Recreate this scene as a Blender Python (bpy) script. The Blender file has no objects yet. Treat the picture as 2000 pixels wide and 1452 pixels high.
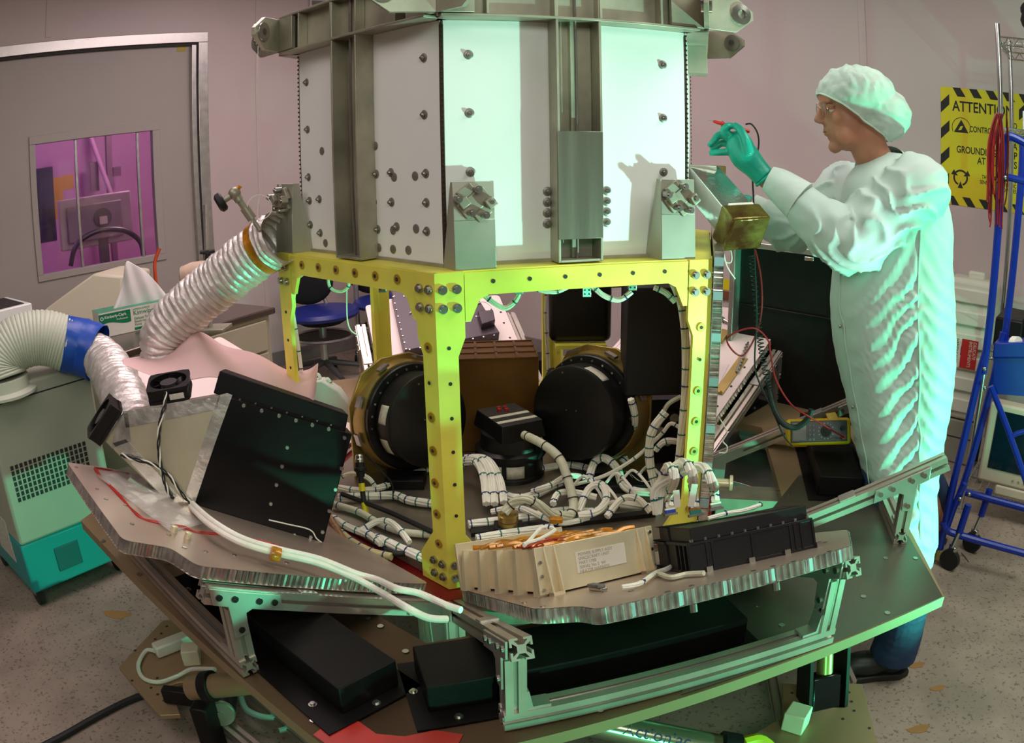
import bpy, bmesh, math, random
from math import pi, sin, cos, tan, atan2, hypot, radians
from mathutils import Vector, Matrix, Quaternion, noise
V = Vector
random.seed(7)
sc = bpy.context.scene
COL = sc.collection

# ------------------------------------------------------------------ camera (16 mm class fisheye lens)
FPX, KQ, PITCH, ROLL = 1554.7, .071, .2837, -.0154
CAM = V((0, -2.231, 1.55))
cd = bpy.data.cameras.new('camera')
cam = bpy.data.objects.new('camera', cd)
COL.objects.link(cam)
cd.type = 'PANO'
cd.sensor_fit = 'HORIZONTAL'
cd.sensor_width = 36.0
pc = cd.cycles if hasattr(cd, 'cycles') and hasattr(cd.cycles, 'panorama_type') else cd
pc.panorama_type = 'FISHEYE_LENS_POLYNOMIAL'
_fm = FPX*36/2000
pc.fisheye_fov = pi
pc.fisheye_polynomial_k0 = 0
pc.fisheye_polynomial_k1 = -1/_fm
pc.fisheye_polynomial_k2 = 0
pc.fisheye_polynomial_k3 = -KQ/_fm**3
pc.fisheye_polynomial_k4 = 0
cd.clip_start = .05
cd.clip_end = 60
_fw = V((0, cos(PITCH), -sin(PITCH)))
_rt = V((1, 0, 0))
_up = _rt.cross(_fw)
RT = _rt*cos(ROLL) + _up*sin(ROLL)
UP = -_rt*sin(ROLL) + _up*cos(ROLL)
FW = _fw
cam.matrix_world = Matrix(((RT.x, UP.x, -FW.x, CAM.x), (RT.y, UP.y, -FW.y, CAM.y), (RT.z, UP.z, -FW.z, CAM.z), (0, 0, 0, 1)))
sc.camera = cam

# ------------------------------------------------------------------ world, lights, exposure
w = bpy.data.worlds.new('room_air')
sc.world = w
w.use_nodes = True
w.node_tree.nodes['Background'].inputs[0].default_value = (.9, .8, .82, 1)
w.node_tree.nodes['Background'].inputs[1].default_value = .0
sc.view_settings.view_transform = 'Standard'
sc.view_settings.look = 'None'
sc.view_settings.exposure = 0
sc.view_settings.gamma = 1
sc.view_settings.use_curve_mapping = False

def area(name, loc, target, sx, sy, power, color, spread=180):
    l = bpy.data.lights.new(name, 'AREA')
    l.shape = 'RECTANGLE'; l.size = sx; l.size_y = sy; l.energy = power; l.color = color
    l.spread = radians(spread)
    o = bpy.data.objects.new(name, l); COL.objects.link(o)
    o.location = loc
    o.rotation_euler = (V(target)-V(loc)).to_track_quat('-Z', 'Y').to_euler()
    return o
def spot(name, loc, target, power, color, angle, size=.03, blend=.3):
    l = bpy.data.lights.new(name, 'SPOT')
    l.energy = power; l.color = color; l.spot_size = radians(angle); l.spot_blend = blend; l.shadow_soft_size = size
    o = bpy.data.objects.new(name, l); COL.objects.link(o)
    o.location = loc
    o.rotation_euler = (V(target)-V(loc)).to_track_quat('-Z', 'Y').to_euler()
    return o
PINK = (1, .80, .84)
GREEN = (.12, 1, .56)
NEUT = (.95, 1, .90)
area('ceiling_lamp', (-.6, 1.2, 2.95), (-.6, 1.2, 0), 1.6, 2.4, 66, PINK)
area('ceiling_lamp', (1.9, -.9, 2.95), (1.8, -.9, 0), 1.2, 1.6, 44, NEUT)
area('ceiling_lamp', (-1.6, -1.6, 2.95), (-1.6, -1.6, 0), 1.4, 1.4, 20, PINK)
area('ceiling_lamp', (.5, -3.4, 2.9), (.1, -.3, .9), 1.6, 1.2, 42, NEUT)
spot('white_work_lamp', (2.16, -1.40, .345), (.22, -.35, 1.74), 125, (1, .60, 1), 25, .035, .25)
spot('green_work_lamp', (2.16, -1.40, .345), (.35, -.3, 1.2), 270, GREEN, 66, .035)
spot('green_wall_lamp', (2.2, -1.35, .3), (2.3, 1.4, 2.0), 60, GREEN, 70, .03)
spot('green_flood_lamp', (.45, -3.0, .35), (.15, -.75, .35), 85, GREEN, 46, .05, .5)
spot('green_floor_lamp', (-1.2, -2.6, .12), (-2.0, .3, .1), 11, GREEN, 48, .04)

# ------------------------------------------------------------------ measuring the place through the lens
def ray(u, v):
    x = u-1000; y = 726-v; r = hypot(x, y) or 1e-6; q = r/FPX; th = q*(1+KQ*q*q)
    return (RT*x + UP*y)/r*sin(th) + FW*cos(th)
def G(u, v, z=0):
    d = ray(u, v); return CAM + d*((z-CAM.z)/d.z)
def PL(u, v, p, n):
    d = ray(u, v); return CAM + d*((V(p)-CAM).dot(n)/d.dot(n))
def PY(u, v, y):
    return PL(u, v, (0, y, 0), V((0, 1, 0)))
def pix(P):
    d = V(P)-CAM; x, y, z = d.dot(RT), d.dot(UP), d.dot(FW); rr = hypot(x, y) or 1e-9; th = atan2(rr, z); q = th
    for _ in range(8): q -= (q*(1+KQ*q*q)-th)/(1+3*KQ*q*q)
    return (1000+FPX*q*x/rr, 726-FPX*q*y/rr)
class Fr:
    """a local frame: origin, three axes"""
    def __init__(s, o, x, y, z=None):
        s.o = V(o); s.x = V(x).normalized(); y = V(y)
        s.y = (y-s.x*y.dot(s.x)).normalized()
        s.z = s.x.cross(s.y) if z is None else V(z).normalized()
    def __call__(s, a, b, c=0): return s.o + s.x*a + s.y*b + s.z*c
    def px(s, u, v, c=0):
        p = PL(u, v, s(0, 0, c), s.z) - s.o
        return p.dot(s.x), p.dot(s.y)
    def P(s, u, v, c=0): return PL(u, v, s(0, 0, c), s.z)
    def ht(s, a, b, v):
        lo, hi = -1, 3
        for _ in range(36):
            m = (lo+hi)/2
            if pix(s(a, b, m))[1] > v: lo = m
            else: hi = m
        return m
    def mat(s): return Matrix(((s.x.x, s.y.x, s.z.x), (s.x.y, s.y.y, s.z.y), (s.x.z, s.y.z, s.z.z)))

# ------------------------------------------------------------------ mesh helpers
class M:
    def __init__(s): s.bm = bmesh.new()
    def box(s, c, size, fr=None):
        """box centred at c (world) with sizes along the frame's axes"""
        X, Y, Z = (fr.x, fr.y, fr.z) if fr else (V((1,0,0)), V((0,1,0)), V((0,0,1)))
        c = V(c); a, b, d = size[0]/2, size[1]/2, size[2]/2
        v = [s.bm.verts.new(c+X*a*i+Y*b*j+Z*d*k) for k in (-1,1) for j in (-1,1) for i in (-1,1)]
        for f in ((0,2,3,1),(4,5,7,6),(0,1,5,4),(2,6,7,3),(0,4,6,2),(1,3,7,5)): s.bm.faces.new([v[i] for i in f])
        return s
    def fbox(s, fr, a0, a1, b0, b1, c0, c1):
        return s.box(fr((a0+a1)/2, (b0+b1)/2, (c0+c1)/2), (abs(a1-a0), abs(b1-b0), abs(c1-c0)), fr)
    def hexa(s, p):
        """eight corners: bottom four in order, top four in the same order"""
        v = [s.bm.verts.new(V(q)) for q in p]
        for f in ((3,2,1,0),(4,5,6,7),(0,1,5,4),(1,2,6,5),(2,3,7,6),(3,0,4,7)): s.bm.faces.new([v[i] for i in f])
        return s
    def prism(s, pts, ext, cap=True):
        ext = V(ext); n = len(pts)
        a = [s.bm.verts.new(V(p)) for p in pts]; b = [s.bm.verts.new(V(p)+ext) for p in pts]
        for i in range(n): s.bm.faces.new((a[i], a[(i+1)%n], b[(i+1)%n], b[i]))
        if cap:
            s.bm.faces.new(a[::-1]); s.bm.faces.new(b)
        return s
    def cyl(s, p, q, r, r2=None, n=16, cap=True):
        p, q = V(p), V(q); r2 = r if r2 is None else r2
        d = (q-p).normalized(); x = d.orthogonal().normalized(); y = d.cross(x)
        A = [s.bm.verts.new(p+(x*cos(2*pi*i/n)+y*sin(2*pi*i/n))*r) for i in range(n)]
        B = [s.bm.verts.new(q+(x*cos(2*pi*i/n)+y*sin(2*pi*i/n))*r2) for i in range(n)]
        for i in range(n): s.bm.faces.new((A[i], A[(i+1)%n], B[(i+1)%n], B[i]))
        if cap: s.bm.faces.new(A[::-1]); s.bm.faces.new(B)
        return s
    def lathe(s, o, d, prof, n=24, sx=1, x=None):
        """profile of (radius, height) turned about the axis d through o"""
        o, d = V(o), V(d).normalized(); x = (V(x)-d*V(x).dot(d)).normalized() if x else d.orthogonal().normalized(); y = d.cross(x)
        rings = []
        for r, h in prof:
            rings.append([s.bm.verts.new(o+d*h+(x*cos(2*pi*i/n)*sx+y*sin(2*pi*i/n))*max(r, 1e-5)) for i in range(n)])
        for A, B in zip(rings, rings[1:]):
            for i in range(n): s.bm.faces.new((A[i], A[(i+1)%n], B[(i+1)%n], B[i]))
        s.bm.faces.new(rings[0][::-1]); s.bm.faces.new(rings[-1])
        return s
    def tube(s, pts, r, n=8, sm=4, cap=True, rf=None):
        pts = spline(pts, sm) if sm > 1 else [V(p) for p in pts]
        m = len(pts); t0 = (pts[1]-pts[0]).normalized(); x = t0.orthogonal().normalized(); rings = []
        for k, p in enumerate(pts):
            t = (pts[min(k+1, m-1)]-pts[max(k-1, 0)])
            t = t.normalized() if t.length > 1e-9 else t0
            x = (x-t*x.dot(t)).normalized(); y = t.cross(x)
            rr = rf(k/(m-1)) if rf else r
            rings.append([s.bm.verts.new(p+(x*cos(2*pi*i/n)+y*sin(2*pi*i/n))*rr) for i in range(n)])
        for A, B in zip(rings, rings[1:]):
            for i in range(n): s.bm.faces.new((A[i], A[(i+1)%n], B[(i+1)%n], B[i]))
        if cap: s.bm.faces.new(rings[0][::-1]); s.bm.faces.new(rings[-1])
        return s
    def ball(s, c, r, fr=None, seg=14, rings=9):
        c = V(c); r = (r, r, r) if not hasattr(r, '__len__') else r
        R = fr.mat() if fr else Matrix.Identity(3)
        res = bmesh.ops.create_uvsphere(s.bm, u_segments=seg, v_segments=rings, radius=1)
        for v in res['verts']: v.co = c + R @ V((v.co.x*r[0], v.co.y*r[1], v.co.z*r[2]))
        return s
    def quad(s, a, b, c, d):
        s.bm.faces.new([s.bm.verts.new(V(p)) for p in (a, b, c, d)]); return s
    def grid(s, rows):
        g = [[s.bm.verts.new(V(p)) for p in r] for r in rows]
        for a, b in zip(g, g[1:]):
            for i in range(len(a)-1): s.bm.faces.new((a[i], a[i+1], b[i+1], b[i]))
        return s
    def build(s, name, mat, parent=None, bev=0, ang=35, solid=0, sub=0, smooth=True, bseg=2):
        bmesh.ops.recalc_face_normals(s.bm, faces=s.bm.faces)
        bmesh.ops.triangulate(s.bm, faces=[f for f in s.bm.faces if len(f.verts) > 12])
        me = bpy.data.meshes.new(name)
        if parent is not None: org = wloc(parent)
        else:
            xs = [v.co for v in s.bm.verts]
            lo = [min(v[i] for v in xs) for i in range(3)]; hi = [max(v[i] for v in xs) for i in range(3)]
            org = V(((lo[0]+hi[0])/2, (lo[1]+hi[1])/2, lo[2]))
        for v in s.bm.verts: v.co -= org
        s.bm.to_mesh(me); s.bm.free()
        if smooth:
            me.polygons.foreach_set('use_smooth', [True]*len(me.polygons))
            me.set_sharp_from_angle(angle=radians(ang))
        me.materials.append(mat)
        o = bpy.data.objects.new(name, me); COL.objects.link(o)
        if parent is not None: o.parent = parent
        else: o.location = org
        if solid:
            md = o.modifiers.new('solid', 'SOLIDIFY'); md.thickness = solid; md.offset = 0
        if bev:
            md = o.modifiers.new('bevel', 'BEVEL'); md.width = bev; md.segments = bseg; md.limit_method = 'ANGLE'; md.angle_limit = radians(40)
        if sub:
            md = o.modifiers.new('sub', 'SUBSURF'); md.levels = sub; md.render_levels = sub
        return o
def wloc(o):
    p = V((0, 0, 0))
    while o is not None: p += V(o.location); o = o.parent
    return p
def spline(pts, sm=6):
    P = [V(p) for p in pts]
    if len(P) < 3: return [P[0].lerp(P[-1], k/sm) for k in range(sm+1)] if len(P) == 2 else P
    out = []
    for i in range(len(P)-1):
        a, b, c, d = P[max(i-1, 0)], P[i], P[i+1], P[min(i+2, len(P)-1)]
        for k in range(sm):
            t = k/sm
            out.append(.5*((2*b)+(c-a)*t+(2*a-5*b+4*c-d)*t*t+(3*b-a-3*c+d)*t**3))
    return out+[P[-1]]
def tag(o, label=None, cat=None, group=None, kind=None):
    if label: o['label'] = label
    if cat: o['category'] = cat
    if group: o['group'] = group
    if kind: o['kind'] = kind
    return o
def root(name, loc, label, cat, group=None):
    o = bpy.data.objects.new(name, None); COL.objects.link(o)
    o.location = V(loc); o.empty_display_size = .05
    return tag(o, label, cat, group)
def dup(o, delta=(0, 0, 0), parent=None, label=None):
    c = o.copy(); COL.objects.link(c)
    if parent is None: c.location = V(o.location)+V(delta)
    else: c.parent = parent
    if label: c['label'] = label
    for ch in list(o.children): dup(ch, (0, 0, 0), c)
    return c

# ------------------------------------------------------------------ materials
def s2l(c):
    return tuple((x/255/12.92 if x <= 10 else ((x/255+.055)/1.055)**2.4) for x in c)
MATS = {}
def mat(name, col, rough=.5, metal=0, var=.08, scale=6, bump=0, bscale=60, stretch=(1,1,1), trans=0, ior=1.45, alpha=1, emit=None, coat=0, spec=.5, col2=None, band=None):
    """procedural surface: base colour broken by noise, optional bump"""
    m = bpy.data.materials.new(name); m.use_nodes = True
    nt = m.node_tree; b = nt.nodes['Principled BSDF']
    tc = nt.nodes.new('ShaderNodeTexCoord'); mp = nt.nodes.new('ShaderNodeMapping')
    mp.inputs['Scale'].default_value = stretch
    nt.links.new(tc.outputs['Object'], mp.inputs[0])
    nz = nt.nodes.new('ShaderNodeTexNoise'); nz.inputs['Scale'].default_value = scale; nz.inputs['Detail'].default_value = 5
    nt.links.new(mp.outputs[0], nz.inputs[0])
    rp = nt.nodes.new('ShaderNodeValToRGB')
    c = s2l(col); c2 = s2l(col2) if col2 else c
    rp.color_ramp.elements[0].position = (band or (.35, .65))[0]; rp.color_ramp.elements[1].position = (band or (.35, .65))[1]
    rp.color_ramp.elements[0].color = (*[x*(1-var) for x in c], 1)
    rp.color_ramp.elements[1].color = (*[min(1, x*(1+var)) for x in c2], 1)
    nt.links.new(nz.outputs['Fac'], rp.inputs[0]); nt.links.new(rp.outputs[0], b.inputs['Base Color'])
    mr = nt.nodes.new('ShaderNodeMapRange'); mr.inputs[3].default_value = max(0, rough-.07); mr.inputs[4].default_value = min(1, rough+.07)
    nt.links.new(nz.outputs['Fac'], mr.inputs[0]); nt.links.new(mr.outputs[0], b.inputs['Roughness'])
    b.inputs['Metallic'].default_value = metal; b.inputs['Specular IOR Level'].default_value = spec
    if trans: b.inputs['Transmission Weight'].default_value = trans; b.inputs['IOR'].default_value = ior
    if alpha < 1: b.inputs['Alpha'].default_value = alpha
    if coat: b.inputs['Coat Weight'].default_value = coat
    if emit: b.inputs['Emission Color'].default_value = (*s2l(emit[0]), 1); b.inputs['Emission Strength'].default_value = emit[1]
    if bump:
        n2 = nt.nodes.new('ShaderNodeTexNoise'); n2.inputs['Scale'].default_value = bscale; n2.inputs['Detail'].default_value = 4
        bp = nt.nodes.new('ShaderNodeBump'); bp.inputs['Strength'].default_value = bump; bp.inputs['Distance'].default_value = .004
        nt.links.new(mp.outputs[0], n2.inputs[0]); nt.links.new(n2.outputs['Fac'], bp.inputs['Height']); nt.links.new(bp.outputs[0], b.inputs['Normal'])
    MATS[name] = m
    return m
wall_m = mat('painted wall panel', (196, 180, 178), .42, 0, .03, 1.5, .03, 8)
door_m = mat('grey door paint', (165, 156, 150), .5, 0, .03, 2)
alu_m = mat('aluminium trim', (190, 186, 182), .32, .8, .08, 20)
gasket_m = mat('dark gasket', (44, 40, 40), .7)
ceil_m = mat('ceiling tile', (205, 198, 196), .8, 0, .04, 4)
white_m = mat('white box panel', (236, 238, 232), .38, 0, .015, 3)
steel_m = mat('dull stainless steel', (166, 162, 142), .44, .5, .22, 9, .06, 30)
steel2_m = mat('brushed stainless plate', (150, 148, 132), .34, .85, .2, 14, .12, 40, (1, 1, .06))
alod_m = mat('yellow conversion coated aluminium', (232, 224, 88), .42, .12, .08, 8)
gold_m = mat('gold anodised aluminium', (176, 150, 88), .34, .7, .12, 10)
tan_m = mat('tan anodised deck plate', (158, 134, 100), .42, .45, .06, 2.5)
silver_m = mat('grey metal plate', (104, 100, 88), .34, .7, .1, 3, .02, 6)
skin_m = mat('facing sheet', (182, 160, 146), .36, .6, .06, 5)
foil_m = mat('honeycomb core foil', (205, 200, 192), .22, .9, .25, 40)
plug_m = mat('pale insert plug', (160, 190, 192), .5, .2)
black_m = mat('black anodised metal', (22, 19, 20), .45, 0, .2, 10, spec=.25)
blackp_m = mat('black painted lid', (17, 14, 14), .5, 0, .15, 14, .08, 220, spec=.15)
rubber_m = mat('black rubber', (20, 20, 22), .6)
bolt_m = mat('steel bolt', (170, 168, 160), .25, .95)
extr_m = mat('clear anodised extrusion', (196, 184, 172), .34, .75, .06, 12)
cable_m = mat('white cable', (240, 236, 222), .5, 0, .05, 30)
tie_m = mat('teal cable tie', (40, 110, 100), .4)
tieb_m = mat('blue cable tie', (28, 48, 110), .4)
kapton_m = mat('amber polyimide tape', (184, 118, 20), .24, .1, .4, 26, .3, 60)
red_m = mat('red paint', (168, 34, 22), .45, 0, .08, 20)
cream_m = mat('nickel plated housing', (222, 206, 172), .34, .4, .06, 10)
# ------------------------------------------------------------------ the room
LW0 = V((-1.61, 3.48, 0)); LA = radians(43); LT = V((cos(LA), sin(LA), 0))          # left wall, running into the far corner
RA = radians(-44); RTg = V((cos(RA), sin(RA), 0)); RW0 = V((2.31, 1.54, 0))
_d = V((RW0.x-LW0.x, RW0.y-LW0.y)); _det = LT.x*(-RTg.y)-LT.y*(-RTg.x)
_s = (_d.x*(-RTg.y)-_d.y*(-RTg.x))/_det
CORNER = LW0 + LT*_s
LN = V((LT.y, -LT.x, 0)); RN = V((RTg.y, -RTg.x, 0))
if (CAM-CORNER).dot(LN) < 0: LN = -LN
if (CAM-CORNER).dot(RN) < 0: RN = -RN
FL = Fr(CORNER, -LT, V((0,0,1)), LN)      # x: away from the corner along the left wall, y: up, z: into the room
FRW = Fr(CORNER, RTg, V((0,0,1)), RN)
def struct(o): return tag(o, kind='structure')
HC = 3.0
p1 = FL(8.5, 0); p2 = FRW(8.5, 0); p3 = p1+p2-CORNER
cm = (p1+p2)/2
fq = [cm+(q-cm)*1.03 for q in (CORNER, p1, p3, p2)]
struct(M().prism([q-V((0,0,.1)) for q in fq], (0, 0, .1)).build('floor', None or mat('speckled vinyl floor', (150, 136, 122), .55, 0, .16, 5, .02, 30)))
fm = MATS['speckled vinyl floor']; nt = fm.node_tree; b = nt.nodes['Principled BSDF']
n2 = nt.nodes.new('ShaderNodeTexNoise'); n2.inputs['Scale'].default_value = 85; n2.inputs['Detail'].default_value = 3
r2 = nt.nodes.new('ShaderNodeValToRGB'); r2.color_ramp.elements[0].position = .34; r2.color_ramp.elements[1].position = .42
r2.color_ramp.elements[0].color = (.35, .31, .28, 1); r2.color_ramp.elements[1].color = (1, 1, 1, 1)
mx = nt.nodes.new('ShaderNodeMixRGB'); mx.blend_type = 'MULTIPLY'; mx.inputs[0].default_value = .75
src = b.inputs['Base Color'].links[0].from_socket
tcn = [n for n in nt.nodes if n.type == 'TEX_COORD'][0]
nt.links.new(tcn.outputs['Object'], n2.inputs[0]); nt.links.new(n2.outputs['Fac'], r2.inputs[0])
nt.links.new(src, mx.inputs[1]); nt.links.new(r2.outputs[0], mx.inputs[2]); nt.links.new(mx.outputs[0], b.inputs['Base Color'])
struct(M().prism([q+V((0,0,HC)) for q in fq], (0, 0, .1)).build('ceiling', ceil_m))
# left wall with an opening for the door leaf, whose window looks into the next room
def lw(u, v): return FL.px(u, v)
dx0, dz1 = lw(405, 63)          # right outer corner of the door frame
wx1, wz1 = lw(310, 241); wx0, wz0 = lw(81, 548)     # outer corner of window frame
wx1 = (wx1+lw(323, 501)[0])/2; wx0 = (wx0+lw(58, 273)[0])/2
DX1 = dx0+2.3                   # far (left) side of the door opening
m = M()
m.fbox(FL, -.1, dx0, 0, HC, -.12, 0); m.fbox(FL, dx0, DX1, dz1, HC, -.12, 0); m.fbox(FL, DX1, 8.6, 0, HC, -.12, 0)
struct(m.build('wall_left', wall_m))
struct(M().fbox(FRW, -.02, 8.6, 0, HC, -.12, 0).build('wall_right', wall_m))
fb = Fr(p3, (p1-p3), V((0,0,1))); fb2 = Fr(p3, (p2-p3), V((0,0,1)))
struct(M().fbox(fb, -.1, 8.6, 0, HC, -.06, .06).build('wall_back', wall_m))
struct(M().fbox(fb2, -.1, 8.6, 0, HC, -.06, .06).build('wall_rear', wall_m))
# panel seams (thin raised battens)
sx = lw(424, 30)[0]; k = 0
for F_, xs in ((FL, (lw(500, 200)[0]-.02, lw(96, 30)[0])), (FRW, (FRW.px(1686, 100)[0], FRW.px(1686, 100)[0]+1.22, .75))):
    for x in xs:
        k += 1
        struct(M().fbox(F_, x-.022, x+.022, .1 if F_ is FRW or x < dx0 else dz1+.03, HC, 0, .004).build('trim_%d' % k, wall_m, bev=.001))
struct(M().fbox(FL, 0, dx0, 0, .11, 0, .012).build('baseboard_left', mat('grey cove base', (128, 120, 116), .5), bev=.003))
struct(M().fbox(FRW, 0, 8.4, 0, .11, 0, .012).build('baseboard_right', MATS['grey cove base'], bev=.003))
# door frame, door leaf, window
m = M(); fwid = .075
m.fbox(FL, dx0, DX1, dz1-fwid, dz1, -.12, .02); m.fbox(FL, dx0, dx0+fwid, 0, dz1-fwid, -.12, .02); m.fbox(FL, DX1-fwid, DX1, 0, dz1-fwid, -.12, .02)
fr_o = struct(m.build('trim_door', alu_m, bev=.003))
struct(M().fbox(FL, dx0+fwid, DX1-fwid, dz1-fwid-.02, dz1-fwid, -.05, .005).build('gasket', gasket_m, fr_o))
struct(M().fbox(FL, dx0+fwid, dx0+fwid+.016, 0, dz1-fwid-.02, -.05, .005).build('gasket', gasket_m, fr_o))
struct(M().fbox(FL, dx0+fwid+.02, dx0+fwid+.055, 0, dz1-fwid-.02, -.04, .03).build('guide_rail', alu_m, fr_o, bev=.002))
m = M(); a0, a1 = dx0+fwid, DX1-fwid; t = dz1-fwid
m.fbox(FL, a0, wx1, 0, t, -.07, -.02); m.fbox(FL, wx0, a1, 0, t, -.07, -.02); m.fbox(FL, wx1, wx0, wz1, t, -.07, -.02); m.fbox(FL, wx1, wx0, 0, wz0, -.07, -.02)
door = struct(m.build('door_1', door_m))
yl = FL.px(356, 92)
M().fbox(FL, yl[0]-.035, yl[0]+.035, yl[1]-.03, yl[1]+.03, -.02, -.018).build('door_label', mat('yellow label', (170, 150, 30), .5), door)
m = M(); e = .045
m.fbox(FL, wx1-.012, wx0+.012, wz1-e, wz1+.012, -.075, -.008); m.fbox(FL, wx1-.012, wx0+.012, wz0-.012, wz0+e*.7, -.075, -.008)
m.fbox(FL, wx1-.012, wx1+e, wz0+e*.7, wz1-e, -.075, -.008); m.fbox(FL, wx0-e*.7, wx0+.012, wz0+e*.7, wz1-e, -.075, -.008)
win = struct(m.build('window_1', door_m, bev=.003))
for u in (150, 272):
    x = FL.px(u, 300)[0]
    struct(M().fbox(FL, x-.009, x+.009, wz0+e*.7, wz1-e, -.06, -.03).build('mullion', alu_m, win, bev=.002))
glass_m = mat('window glass', (240, 240, 242), .03, 0, 0, 2, trans=1, ior=1.45)
struct(M().fbox(FL, wx1+.03, wx0-.02, wz0+.02, wz1-.03, -.048, -.044).build('pane', glass_m, win))
# the room beyond the window
nr = M(); pk_m = mat('next room wall paint', (190, 150, 178), .6, 0, .05, 2)
nr.fbox(FL, dx0-1.5, DX1+1.2, -.02, 0, -3.2, -.12); nr.fbox(FL, dx0-1.5, DX1+1.2, 2.7, 2.75, -3.2, -.12)
nr.fbox(FL, dx0-1.5, DX1+1.2, 0, 2.7, -3.25, -3.2); nr.fbox(FL, dx0-1.55, dx0-1.5, 0, 2.7, -3.2, -.12); nr.fbox(FL, DX1+1.2, DX1+1.25, 0, 2.7, -3.2, -.12)
struct(nr.build('wall_beyond', pk_m))
def lamp_pt(name, loc, e, col, r=.1):
    l = bpy.data.lights.new(name, 'POINT'); l.energy = e; l.color = col; l.shadow_soft_size = r
    o = bpy.data.objects.new(name, l); COL.objects.link(o); o.location = loc
lamp_pt('magenta_room_lamp', FL(wx1-.5, 2.3, -1.3), 50, (1, .60, .76))
lamp_pt('violet_room_lamp', FL(wx0+.7, 2.2, -1.8), 26, (.55, .32, 1))
# far column beyond the window and boards on it
def bz(u, v, d): return FL.px(u, v, -d)
for (u0, v0, u1, v1, d, th, mm, nm, lb, cat) in (
    (68, 325, 103, 478, 2.2, .4, mat('dark blue cabinet', (22, 20, 60), .5), 'server_cabinet', 'dark blue cabinet seen at the left of the door window', 'cabinet'),
    (104, 345, 122, 430, 2.75, .01, mat('manila paper', (190, 150, 60), .8), 'notice_sheet', 'tall tan sheet hanging on the wall beyond the door window', 'paper'),
    (123, 340, 143, 372, 2.75, .01, MATS['manila paper'], 'notice_sheet', 'short tan sheet hanging beside the tall one beyond the door window', 'paper'),
    (178, 315, 192, 375, 2.9, .03, mat('wall fitting grey', (120, 90, 110), .5), 'wall_fitting', 'narrow grey fitting on the pink wall beyond the door window', 'fitting'),
    (222, 325, 236, 345, 2.9, .05, MATS['wall fitting grey'], 'junction_box', 'small grey junction box on the pink wall beyond the door window', 'box')):
    xa, za = bz(u0, v1, d); xb, zb_ = bz(u1, v0, d)
    tag(M().fbox(FL, xb, xa, za, zb_, -d-th, -d).build(nm, mm, bev=.004), lb, cat)
xa, za = bz(212, 260, 2.6)
tag(M().fbox(FL, xa-.03, xa+.03, 0, 2.69, -2.66, -2.6).build('wall_conduit', MATS['wall fitting grey'], bev=.004), 'tall dark pipe rising on the wall beyond the door window', 'pipe')
a_, b_ = bz(175, 262, 2.4), bz(225, 400, 2.4)
tag(M().cyl(FL(a_[0], a_[1], -2.4), FL(b_[0], b_[1], -2.4), .025, n=10).build('brace_rod', pk_m), 'pale slanting brace seen through the door window', 'rod')
# computer display seen from behind, arm, chair back, desk
r = root('desktop_monitor', FL(*bz(185, 520, 1.0), -1.0), 'pale flat monitor seen from its back through the door window', 'monitor')
mb = mat('pale grey plastic', (200, 186, 192), .45)
x1, zt = bz(255, 372, .9); x0, zb_ = bz(122, 505, .9)
M().fbox(FL, x1, x0, zb_+.05, zt, -.97, -.9).build('housing', mb, r, bev=.012)
M().fbox(FL, x1+.09, x0-.06, zb_+.1, zt-.06, -.9, -.87).build('back_cover', mat('grey plastic cover', (165, 150, 160), .4), r, bev=.01)
cx, cz = bz(200, 425, .87)
M().cyl(FL(cx, cz, -.88), FL(cx, cz, -.855), .075, n=28).build('round_hub', mat('darker grey plastic', (120, 112, 120), .35), r, bev=.002)
M().fbox(FL, cx-.035, cx+.03, cz-.05, cz+.01, -.856, -.84).build('sticker', mat('pale paper', (230, 215, 215), .7), r)
M().fbox(FL, cx-.04, cx+.04, .80, zb_+.12, -.93, -.88).build('stand', MATS['darker grey plastic'], r, bev=.004)
x1, zz = bz(275, 500, .75); x0, _ = bz(90, 535, .75)
dk = tag(M().fbox(FL, x1-.2, x0+.1, .74, .80, -1.25, -.6).build('desk', mat('desk laminate', (130, 95, 90), .4), bev=.004), 'desk under the monitor beyond the door window', 'desk')
ar = spline([FL(*bz(u, v, .62), -.62) for u, v in ((138, 520), (150, 478), (190, 452), (240, 450), (272, 470), (280, 498))], 6)
tag(M().tube(ar, .02, 8, 1).build('chair_arm', mat('dark grey frame', (70, 60, 72), .4)), 'curved dark chair back in front of the monitor beyond the window', 'chair')
# cup and cables near the window
cu = FL(*bz(120, 530, .62), -.66); cu.z = .80
tag(M().lathe(cu, (0,0,1), ((.028, 0), (.036, .09), (.033, .09), (.026, .005)), 18).build('paper_cup', mb), 'white cup on the desk beyond the door window', 'cup')
# ------------------------------------------------------------------ hexagonal spacecraft frame
ROT = -13.87
def face(i, rot=ROT):
    a = radians(rot+60*i+30); return V((sin(a), -cos(a), 0)), V((cos(a), sin(a), 0))
def hv(i, s, z=0, rot=ROT):
    a = radians(rot+60*i); return V((s*sin(a), -s*cos(a), z))
def FF(i, z=0, rot=ROT):
    n, t = face(i, rot); return Fr((0, 0, z), t, n, V((0, 0, 1)))     # x along the face, y outward, z up
ZD = .592; ZY = 1.294; ZB = .55; ZT = 1.294+.538; SB = .577
ap = .65*cos(pi/6)
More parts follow.
